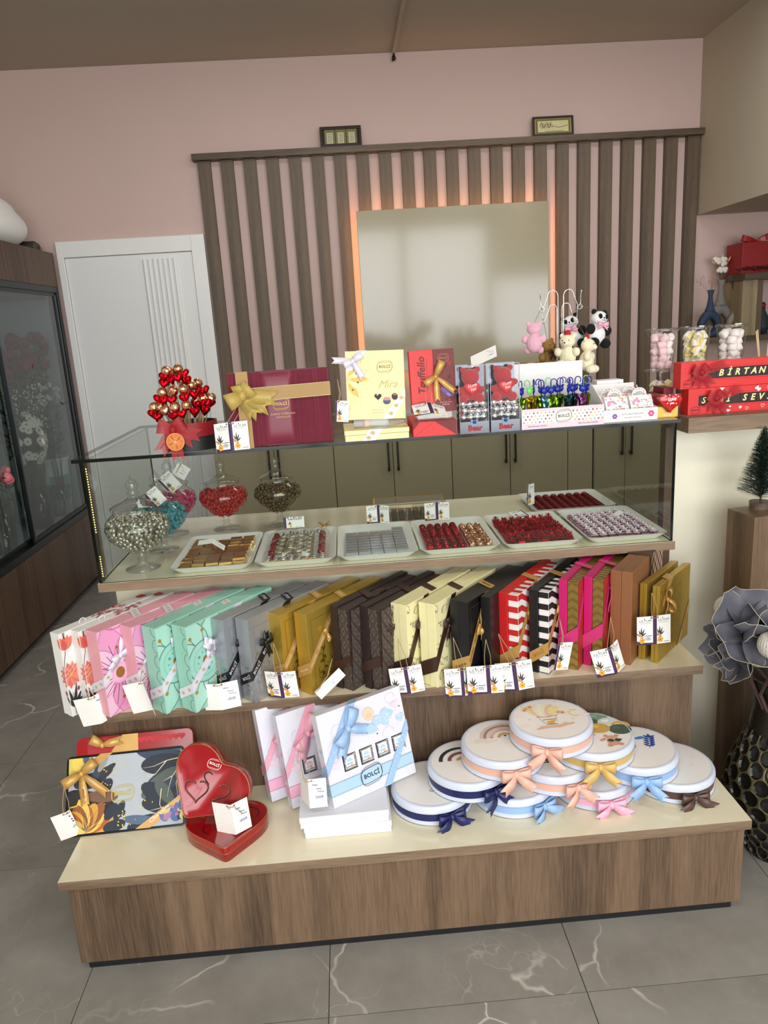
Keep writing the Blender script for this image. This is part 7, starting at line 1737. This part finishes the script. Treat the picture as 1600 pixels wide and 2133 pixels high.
A = Art((0.043,-0.0145,0.160), (1,0,0), (0,0,1)); A.text('BOLÇİ', 0.0078, -0.052, 1, (110,76,40), -1.42, bold=0.02, width=0.022); A.text('Chocolate', 0.03, -0.022, 1, (246,236,212), -0.7, shear=0.3, width=0.03); A.build('lettering', bw)
card('white tag with printed leaves hanging at the left end of the floral tin', TR(at(137, 1692, y=0.17), R(0)) @ Matrix.Rotation(R(-13), 4, 'Y'), 0.012, 0.075, -6, 50, kind='hand', wl=0.042, to=at(133, 1640, y=0.20))

# ---- heart tins
def heart_tin(label, M, sz, th):
    t = thing('heart_chocolate_tin', label, 'chocolate tin', M=M, group='red heart tins'); n = 48
    P = []
    for i in range(n):
        a = 2*PI*i/n; x = 0.62*math.sin(a)**3+0.38*math.sin(a); y = 0.62*(13*math.cos(a)-5*math.cos(2*a)-1.6*math.cos(3*a)-math.cos(4*a))/16+0.38*(math.cos(a)*0.92-0.04); P.append((sz*x, sz*y))
    def ringz(s_, z): return [(x*s_, y*s_, z) for x, y in P]
    b = MB(); vs = ringz(0.985,0)+ringz(1.0,0.003)+ringz(1.0,th*0.55); b.add(vs, [(k*n+i, k*n+(i+1) % n, (k+1)*n+(i+1) % n, (k+1)*n+i) for k in range(2) for i in range(n)] if False else [(k*n+(i+1) % n, k*n+i, (k+1)*n+i, (k+1)*n+(i+1) % n) for k in range(2) for i in range(n)]+[tuple(range(n))]); b.build('tin_base', REDTN2, t, True, autos=45)
    b = MB(); vs = ringz(1.012,th*0.55)+ringz(1.012,th*0.90)+ringz(0.995,th)+ringz(0.94,th)+ringz(0.92,th*0.965); b.add(vs, [(k*n+(i+1) % n, k*n+i, (k+1)*n+i, (k+1)*n+(i+1) % n) for k in range(4) for i in range(n)]+[tuple(range(5*n-1, 4*n-1, -1))]); ld = b.build('tin_lid', REDTIN, t, True, autos=45)
    for z in (th*0.56, th*0.99): MB().tube([(x*1.006, y*1.006, z) for x, y in P], 0.0009, 5, closed=True).build('brass_rim', TING, ld, True)
    return t, th*0.965
def two_hearts(A, k=1.0):
    c = (48,10,14)
    for (x, y, s_, r_, i0, i1) in ((-0.026,-0.022,0.028,0.15,3,27),(0.026,-0.012,0.026,-0.25,-2,17)):
        H = heart_pts(s_*k, 28); ca, sa = math.cos(r_), math.sin(r_); Q = [H[i % 28] for i in range(i0, i1)]; Q = [(x*k+p*ca-q*sa, y*k+p*sa+q*ca) for p, q in Q]
        A.stroke(Q, 0.0048*k, (120,20,20)); A.stroke(Q, 0.0032*k, c); A.stroke([(p-0.0016,q+0.0008) for p, q in Q], 0.0007, (226,120,110))
    Hh = heart_pts(0.020*k, 28)[17:27]; A.stroke([(0.006*k+p, 0.010*k+q) for p, q in Hh], 0.0032*k, c)
lay, zt = heart_tin('red heart tin lying flat under the upright heart tin', TR((0.400, 0.128, Z1), R(6)), 0.106, 0.043)
A = Art((0,0,zt), (1,0,0), (0,1,0)); A.ring(0.05, 0.015, 0.034, 0.028, 0.003, (48,10,14), -0.6, 3.0); A.stroke([(-0.055,-0.01),(-0.06,-0.03),(-0.045,-0.045)], 0.003, (48,10,14)); A.build('print', lay)
UM = Matrix.Translation((0.372, 0.176, Z1+0.142)) @ Matrix.Rotation(R(-6), 4, 'Z') @ Matrix.Rotation(R(72), 4, 'X') @ Matrix.Rotation(R(-38), 4, 'Z')
up_, zt = heart_tin('red heart tin standing upright with two outlined hearts', UM, 0.106, 0.043)
ca_ = R(24); A = Art((0.0,-0.004,zt), (math.cos(ca_), math.sin(ca_), 0), (-math.sin(ca_), math.cos(ca_), 0)); A.logo(0.004, 0.050, 0.036, (246,232,228), -0.12); two_hearts(A, 1.1); A.build('print', up_)
b = MB(); b.add([(0.052,-0.095,zt+0.0012),(0.082,-0.07,zt+0.0012),(0.050,0.09,zt+0.0012),(0.018,0.09,zt+0.0012)], [(0,1,2,3)]); b.build('adhesive_tape', glass('clear_tape', (0.93,0.90,0.90), 1.2, 0.15, 0.04), up_)
card('white handwritten tag standing on the lying heart tin', TR(at(480, 1677, y=0.065), R(0)) @ Matrix.Rotation(R(-3), 4, 'Y'), 0.046, 0.088, 24, 34, kind='hand', price='400₺', wl=0.056, to=at(513, 1696, y=0.10))

# ---- baby boxes
BABYW = mat('baby_box_card', (224, 224, 236), 0.42, noise=0.02); GREYT = mat('grey_white_card', (222, 220, 216), 0.5)
def baby_box(label, M, c_main, c_pale, sat, logo, W=0.262, H=0.247, T=0.032):
    t = thing('baby_chocolate_box', label, 'chocolate box', M=M, group='baby shower chocolate boxes')
    MB().boxw(0, 0, 0, W, T, H).build('box_body', BABYW, t, bev=0.001)
    A = Art((0,0,0), (1,0,0), (0,0,1), clip=(0.0005,0.0005,W-0.0005,H-0.0005), de=0.00002)
    A.rect(0, 0.028, W, 0.062, c_main)
    for z in (0.030, 0.060):
        for k in range(44): A.rect(k*0.006, z, k*0.006+0.003, z+0.0014, (90,96,120))
    for (x, z, s_, c) in ((0.085,0.190,0.012,SATPc),(0.168,0.190,0.0,c_pale),(0.245,0.165,0.013,c_main),(0.236,0.205,0.013,(240,214,226)),(0.235,0.085,0.012,c_pale),(0.03,0.105,0.014,(240,214,226))):
        if s_: A.heart(x, z, s_, c, 0.2)
    for k in range(16): A.ell(0.245+random.uniform(-.01,.01), 0.165+random.uniform(-.008,.010), 0.0012, 0.0012, (246,246,250), n=6)
    A.ell(0.150, 0.205, 0.016, 0.017, (240,206,180)); A.ell(0.15,0.200,0.010,0.007,(232,192,166)); A.ring(0.15,0.205,0.019,0.020,0.0016,(248,240,236))
    for a, l, w in ((0.15,0.04,0.030),(3.3,0.034,0.028),(0.9,0.03,0.02),(-1.0,0.03,0.022)): A.petal(0.188, 0.182, a, l, w, c_main)
    for k in range(22): A.ell(0.188+random.uniform(-.02,.03), 0.182+random.uniform(-.012,.012), 0.0014, 0.0014, (240,244,250), n=6)
    A.petal(0.13,0.172,-0.4,0.045,0.026,c_main)
    for (x, z, r_) in ((0.05,0.19,0.018),(0.03,0.15,0.016),(0.20,0.135,0.018),(0.10,0.225,0.016),(0.225,0.225,0.015)): A.ring(x, z, r_, r_, 0.0009, (214,212,226), 0, 5.2, 18)
    for (x, z) in ((0.165,0.145),(0.248,0.195),(0.05,0.128),(0.125,0.052)): A.star(x, z, 0.003, (50,56,66))
    for k in range(40): A.ell(random.uniform(0.004,W-0.004), random.choice([random.uniform(0.065,H), random.uniform(0.002,0.024)]), 0.0012, 0.0012, (208,206,220), n=5)
    if logo: A.logo(0.124, 0.048, 0.066, (30,36,48), 0.03, fill=c_main)
    A.build('print', t)
    S = Art((0,T,0), (0,-1,0), (0,0,1), clip=(0.0005,0,T-0.0005,H)); S.rect(0,0.028,T,0.062,c_main); S.heart(0.018,0.19,0.011,c_pale); S.heart(0.016,0.115,0.010,(240,214,226)); S.heart(0.02,0.15,0.007,c_main)
    S.build('print', t)
    for k in range(4):
        x = 0.050+k*0.052; w = 0.040
        f = MB(); f.boxw(x, -0.0012, 0.080, x+w, 0.0, 0.122); pn = f.build('window_pane', mat('dark_window_edge', (40,42,48), 0.3), t)
        g = MB(); g.boxw(x+0.003,-0.0028,0.083,x+w-0.001,-0.0012,0.120); ch = g.build('wrapped_chocolate', foil('silver_wrap', (214,216,220), 0.2, 60, 0.3), pn, bev=0.001)
        B = Art((x,-0.0028,0.083), (1,0,0), (0,0,1), e0=0.0003); B.rect(0.006,0.004,0.033,0.034,(244,246,250)); B.ring(0.019,0.020,0.009,0.009,0.0012,c_main,0,PI,10); B.poly([(0.010,0.020),(0.028,0.020),(0.024,0.028),(0.019,0.030),(0.014,0.028)],c_main); B.text('BABY', 0.019, 0.0145, 1, (110,130,160), bold=0.02, width=0.018); B.ell(0.023,0.011,0.004,0.004,(226,186,156),n=10); B.stroke([(0.006,0.007),(0.033,0.007)],0.002,(60,70,100)); B.build('print', ch)
    b = MB(); e = 0.0036
    Q = [[(0,-e,0.085),(0.118,-e,H+0.001),(0.090,-e,H+0.001),(0,-e,0.115)], [(0.090,-e,H+0.0012),(0.118,-e,H+0.0012),(0.145,T,H+0.0012),(0.117,T,H+0.0012)], [(-e,-e,0.085),(-e,-e,0.115),(-e,T,0.098),(-e,T,0.068)]]
    if logo: Q.append([(0.155,-e,0.0),(0.180,-e,0.0),(W+0.0005,-e,0.125),(W+0.0005,-e,0.155)])
    rb = bands('ribbon', Q, sat, t); A = Art((0,-e,0), (1,0,0), (0,0,1), e0=0.0004)
    for k in range(30):
        f = random.random(); u = random.uniform(-.4,.4)*0.026; A.ell(0.008+0.095*f+u*0.7, 0.10+0.145*f-u*0.6, 0.0011, 0.0011, (244,244,250), n=6)
        if logo: f2 = random.random(); A.ell(0.170+0.09*f2+u*0.6, 0.008+0.13*f2-u*0.6, 0.0011, 0.0011, (244,244,250), n=6)
    A.build('print', rb)
    b = MB(); bow(b, (0.078,-0.006,0.190), (1,0,0), (0,0,1), 0.044, 0.026, tails=((-115,1.55),(-20,1.2)), loops=((222,1.2),(62,1.2)), depth=0.4); b.build('bow', sat, t, True, solid=0.0006)
    return t
SATPc = (240,170,196)
SATBD = mat('blue_dotted_satin', (160, 194, 234), 0.35); SATPD = mat('pink_dotted_satin', (240, 172, 194), 0.35)
BL = at(697, 1687, z=Z1+0.0685)
# two plain white boxes lying flat
wb = at(640, 1748, z=Z1)
t = thing('white_flat_box', 'plain white box lying flat on the low step, lower of the two', 'box', M=TR((0.606, 0.080, Z1), R(0)), group='plain white flat boxes')
lidded(t, 0.225, 0.17, 0.034, mat('plain_white_card', (226, 228, 236), 0.5, noise=0.01), 0.5)
t = thing('white_flat_box', 'plain white box lying flat, upper of the two, under the blue baby box', 'box', M=TR((0.597, 0.075, Z1+0.0345), R(1)), group='plain white flat boxes')
lidded(t, 0.229, 0.175, 0.033, mat('plain_white_card', (226, 228, 236), 0.5, noise=0.01), 0.5)
baby_box('white baby box with blue ribbon and blue band standing on the flat boxes', TR((0.687, 0.098, Z1+0.0690), R(30), R(-15)), (176,208,232), (206,226,240), SATBD, 1)
b2 = at(610, 1688, z=Z1); b1 = at(567, 1676, z=Z1)
baby_box('white baby box with pink ribbon, middle of the three', TR((0.5685, 0.197, Z1+0.0088), R(28), R(-14)), (240,178,206), (246,214,228), SATPD, 0, 0.235, 0.262)
baby_box('white baby box with pink ribbon, leftmost of the three', TR((0.507, 0.236, Z1+0.0088), R(27), R(-14)), (240,178,206), (246,214,228), SATPD, 0, 0.235, 0.262)
card('white handwritten tag hanging on the middle baby box', TR(at(641, 1624, y=0.078), R(0)) @ Matrix.Rotation(R(1), 4, 'Y'), 0.046, 0.084, 62, 4, kind='hand', price='500₺', wl=0.05, to=at(625, 1545, y=0.17))

# ---- round tins in a pyramid
TINW = mat('white_lacquer_tin', (214, 221, 240), 0.28, coat=0.3, noise=0.01); LIDW = mat('white_lid_print', (240, 236, 232), 0.4, noise=0.01); STEEL = mat('bare_tin_rim', (150, 152, 160), 0.3, 0.9)
TRD, TH2 = 0.1118, 0.0525
def round_tin(label, x, y, lvl, sat, art, ba=-88, bs=0.040):
    t = thing('round_gift_tin', label, 'gift tin', (x, y, Z1+lvl*(TH2*1.035+0.0006)), group='round white gift tins'); r = TRD; t.scale = (1, 1, 1.035)
    MB().lathe([(0.001,0.0008),(r-0.003,0.0008),(r,0.002),(r,0.007),(r-0.003,0.009),(r-0.003,0.034)], 64).build('tin_base', TINW, t, True, autos=50)
    MB().lathe([(r-0.001,0.0),(r+0.0006,0.0012),(r-0.001,0.0024)], 64).build('base_rim', STEEL, t, True)
    MB().lathe([(r-0.0022,0.0115),(r-0.0022,0.0325)], 64).build('ribbon_band', sat, t, True)
    ld = MB().lathe([(r-0.004,0.0335),(r+0.0004,0.0335),(r+0.0006,0.036),(r,0.0455),(r-0.003,0.0505),(r-0.007,TH2),(r-0.011,0.0515),(0.001,0.0515)], 64).build('tin_lid', TINW, t, True, autos=50)
    MB().lathe([(r-0.001,0.0326),(r+0.0010,0.0335),(r-0.001,0.0344)], 64).build('lid_rim', STEEL, ld, True)
    A = Art((0,0,0.0515), (1,0,0), (0,1,0), e0=0.0004); A.ell(0,0,r-0.0115,r-0.0115,LIDW,n=48); A.U = A.U*1.15; A.V = A.V*1.15; art(A); A.build('print', ld)
    a = R(ba); N = V3((math.cos(a), math.sin(a), 0)); U = V3((-N.y, N.x, 0))
    b = MB(); bow(b, N*(r+0.002)+V3((0,0,0.022)), U, (0,0,1), bs, 0.024, tails=((-140,1.15),(-40,1.2)) if lvl else ((-156,1.1),(-24,1.15)), loops=((176,1.0),(4,1.0)), depth=0.34, droop=-0.05, out=0.022); b.build('bow', sat, t, True, solid=0.0006)
def rainbow(A, x, y, cols, r0, w, a0=0, a1=PI):
    for k, c in enumerate(cols): A.ring(x, y, r0-k*w, r0-k*w, w*0.92, c, a0, a1, 20)
def a_none(A): A.ell(-0.03,0.02,0.012,0.008,(214,200,190)); 
def a_stork(A):
    A.petal(0.05,0.0,1.2,0.06,0.05,(96,108,120)); A.petal(0.05,0.0,1.7,0.06,0.05,(76,88,100))
    for q in ((0.0,-0.03),(0.014,-0.034),(0.028,-0.03),(0.008,-0.022),(0.02,-0.022)): A.ell(q[0], q[1], 0.009, 0.007, (196,178,164)); A.ell(q[0]-0.001, q[1]+0.001, 0.006, 0.004, (214,200,186))
def a_dark_rainbow(A): rainbow(A, -0.012, 0.005, [(40,52,60),(240,236,232),(130,84,84),(240,236,232),(204,156,70)], 0.052, 0.0105)
def a_peach_rainbow(A):
    rainbow(A, 0.012, 0.012, [(222,198,186),(170,136,134),(226,204,190),(222,182,168),(240,232,226),(206,166,90)], 0.058, 0.0085)
    for q in ((-0.048,0.004,0.016),(-0.032,-0.002,0.014),(-0.056,0.0,0.010),(-0.02,0.0,0.010),(0.052,-0.004,0.016),(0.068,-0.008,0.012),(0.04,-0.008,0.010)): A.ell(q[0], q[1], q[2], q[2]*0.62, (236,222,212))
    for q in ((-0.022,0.014),(0.028,0.006),(0.05,0.0)): A.star(q[0], q[1], 0.005, (176,136,110))
    A.heart(0.012, 0.018, 0.004, (40,36,40))
def a_balloon(A):
    for k, c in enumerate(((238,226,160),(236,196,180),(238,232,196),(240,238,222),(238,232,196),(236,196,180),(238,226,160))):
        f = (k-3)/3.5; A.ell(-0.010+f*0.030, 0.036, 0.0125, 0.034*math.sqrt(max(0.05,1-f*f*0.8)), c, -f*0.55)
    for q in ((-0.047,0.052),(-0.052,0.045),(-0.036,0.058),(0.026,0.024),(0.034,0.022)): A.flower(q[0], q[1], 0.009, 6, (238,196,140), (140,50,60))
    A.stroke([(-0.028,0.008),(-0.018,-0.022)],0.0008,(110,120,130)); A.stroke([(0.016,0.010),(0.010,-0.02)],0.0008,(110,120,130)); A.stroke([(-0.032,0.010),(-0.006,0.006),(0.02,0.012)],0.002,(196,120,120))
    A.poly([(-0.020,-0.006),(0.012,-0.004),(0.010,-0.026),(-0.016,-0.026)], (240,236,216)); A.stroke([(-0.020,-0.006),(0.012,-0.004)],0.0022,(90,60,40)); A.stroke([(-0.016,-0.026),(0.010,-0.026)],0.0022,(90,60,40))
    A.ell(-0.004,-0.018,0.010,0.007,(222,176,90)); A.ell(0.004,-0.010,0.006,0.006,(226,184,104))
    A.poly([(-0.034,-0.034),(-0.01,-0.031),(0.012,-0.032),(0.032,-0.022),(0.034,-0.034),(0.012,-0.043),(-0.012,-0.041),(-0.032,-0.045)], (232,182,154)); A.poly([(-0.046,-0.044),(-0.034,-0.038),(-0.034,-0.046)],(226,168,140)); A.poly([(0.034,-0.028),(0.050,-0.026),(0.046,-0.032),(0.034,-0.034)],(226,168,140))
    A.ring(0.062,0.016,0.013,0.014,0.005,(236,218,150),0.9,5.2,16); 
    for q in ((-0.07,0.02),(-0.066,-0.026),(0.082,0.004)): A.ell(q[0], q[1], 0.014, 0.006, (244,230,226), 0.2)
    for q in ((-0.055,0.06),(0.03,0.075),(0.08,0.045),(0.05,-0.01),(-0.05,0.0)): A.star(q[0], q[1], 0.0035, (206,206,176))
def a_green(A):
    for q in ((-0.002,0.072,0.020,(206,170,90)),(0.034,0.066,0.026,(130,162,140)),(0.006,0.044,0.026,(70,102,86)),(-0.02,0.02,0.022,(64,96,82)),(0.054,0.038,0.027,(216,226,218)),(0.078,0.022,0.022,(206,170,90)),(0.070,0.004,0.027,(74,96,84)),(0.022,0.016,0.027,(212,172,90)),(-0.01,-0.006,0.016,(190,206,190))): A.ell(q[0], q[1], q[2], q[2]*0.82, q[3]); A.ell(q[0]-q[2]*0.25, q[1]+q[2]*0.3, q[2]*0.35, q[2]*0.22, tuple(min(255,int(v*1.18)) for v in q[3]))
    A.ell(0.038,-0.030,0.013,0.011,(214,168,140)); A.ell(0.036,-0.048,0.015,0.014,(210,162,132)); A.ell(0.026,-0.020,0.0055,0.0055,(206,156,128)); A.ell(0.051,-0.022,0.0055,0.0055,(206,156,128)); A.ell(0.016,-0.034,0.010,0.005,(210,162,132),0.5); A.petal(0.040,-0.042,0.2,0.02,0.013,(56,72,58)); A.petal(0.040,-0.042,2.9,0.018,0.013,(56,72,58)); A.ell(0.024,-0.060,0.007,0.006,(206,156,128)); A.ell(0.050,-0.058,0.007,0.006,(206,156,128))
def a_blue(A):
    for q in ((-0.024,0.06,(170,200,226)),(-0.014,0.05,(226,196,190)),(-0.03,0.048,(200,214,230)),(-0.006,0.058,(226,200,196))): A.ell(q[0], q[1], 0.011, 0.012, q[2])
    for k in range(3): A.stroke([(-0.022+k*0.006,0.036),(-0.014,0.012)],0.0007,(120,130,140))
    A.ell(-0.012,0.004,0.013,0.011,(206,204,198)); A.ell(-0.004,0.014,0.007,0.006,(214,212,206)); A.ring(-0.012,0.004,0.013,0.011,0.001,(110,120,120)); A.ell(-0.018,-0.008,0.004,0.003,(190,190,184))
    A.ell(0.020,0.034,0.015,0.005,(70,130,206)); A.ell(0.026,0.037,0.008,0.005,(70,130,206))
    A.stroke([(0.030,-0.010),(0.042,0.010),(0.047,0.036)],0.0018,(44,86,160))
    for k in range(5):
        x, y = 0.034+0.003*k, -0.004+0.009*k; A.petal(x, y, 2.3, 0.018, 0.008, (40,80,156)); A.petal(x, y, 0.5, 0.018, 0.008, (40,80,156))
    A.petal(0.047,0.034,1.5,0.016,0.008,(40,80,156))
def a_star(A):
    A.ell(-0.03,0.030,0.010,0.008,(222,172,148)); A.ell(-0.028,0.042,0.009,0.008,(226,178,154)); A.ell(-0.036,0.048,0.003,0.003,(222,172,148)); A.ell(-0.020,0.047,0.003,0.003,(222,172,148)); A.ell(-0.022,0.023,0.007,0.004,(222,172,148)); A.ring(0.0,0.032,0.012,0.010,0.004,(232,224,150),-1.4,2.2,12); A.ell(-0.018,0.016,0.030,0.010,(240,236,236)); A.ring(-0.018,0.014,0.028,0.010,0.001,(216,214,220))
    for q in ((-0.03,0.064),(0.012,0.062),(0.022,0.034),(0.012,0.010),(0.058,0.014),(-0.042,0.006),(0.04,-0.018),(-0.04,-0.004)): A.star(q[0], q[1], 0.005, (230,232,180))
def a_bear(A):
    A.ell(0.012,0.0,0.022,0.014,(140,118,108)); A.poly([(-0.036,-0.010),(0.05,0.0),(0.044,-0.030),(-0.02,-0.030)], (130,108,98)); A.stroke([(-0.03,-0.03),(0.04,-0.032)],0.004,(100,82,76)); A.ring(0,0,0.02,0.014,0.0016,(110,90,82))
xs = [0.951, 1.1757, 1.4003, 1.625]; ys = 0.198
round_tin('white round tin with navy ribbon at the left foot of the pyramid', xs[0], ys, 0, SATN, a_stork, -70)
round_tin('white round tin with pale blue ribbon in the bottom row', xs[1], ys-0.002, 0, SATBL, a_none, -58)
round_tin('white round tin with pink ribbon in the bottom row', xs[2], ys-0.002, 0, SATP, a_none, -84)
round_tin('white round tin with brown ribbon and stars print, rightmost of the pyramid', xs[3], ys-0.003, 0, SATCH, a_star, -84)
round_tin('white round tin with navy ribbon and dark rainbow print', 1.055, ys+0.004, 1, SATN, a_dark_rainbow, -62)
round_tin('white round tin with peach ribbon and brown bear print in the second row', 1.2895, ys, 1, SATPE, a_bear, -72)
round_tin('white round tin with pale blue ribbon and blue leaf print', 1.524, ys+0.004, 1, SATBL, a_blue, -98)
round_tin('white round tin with peach ribbon and peach rainbow print', 1.150, ys+0.004, 2, SATPE, a_peach_rainbow, -84)
round_tin('white round tin with gold ribbon and green balloons print', 1.400, ys+0.004, 2, SATY, a_green, -98)
round_tin('white round tin with peach ribbon and hot air balloon print on top', 1.285, ys+0.002, 3, SATPE, a_balloon, -110)
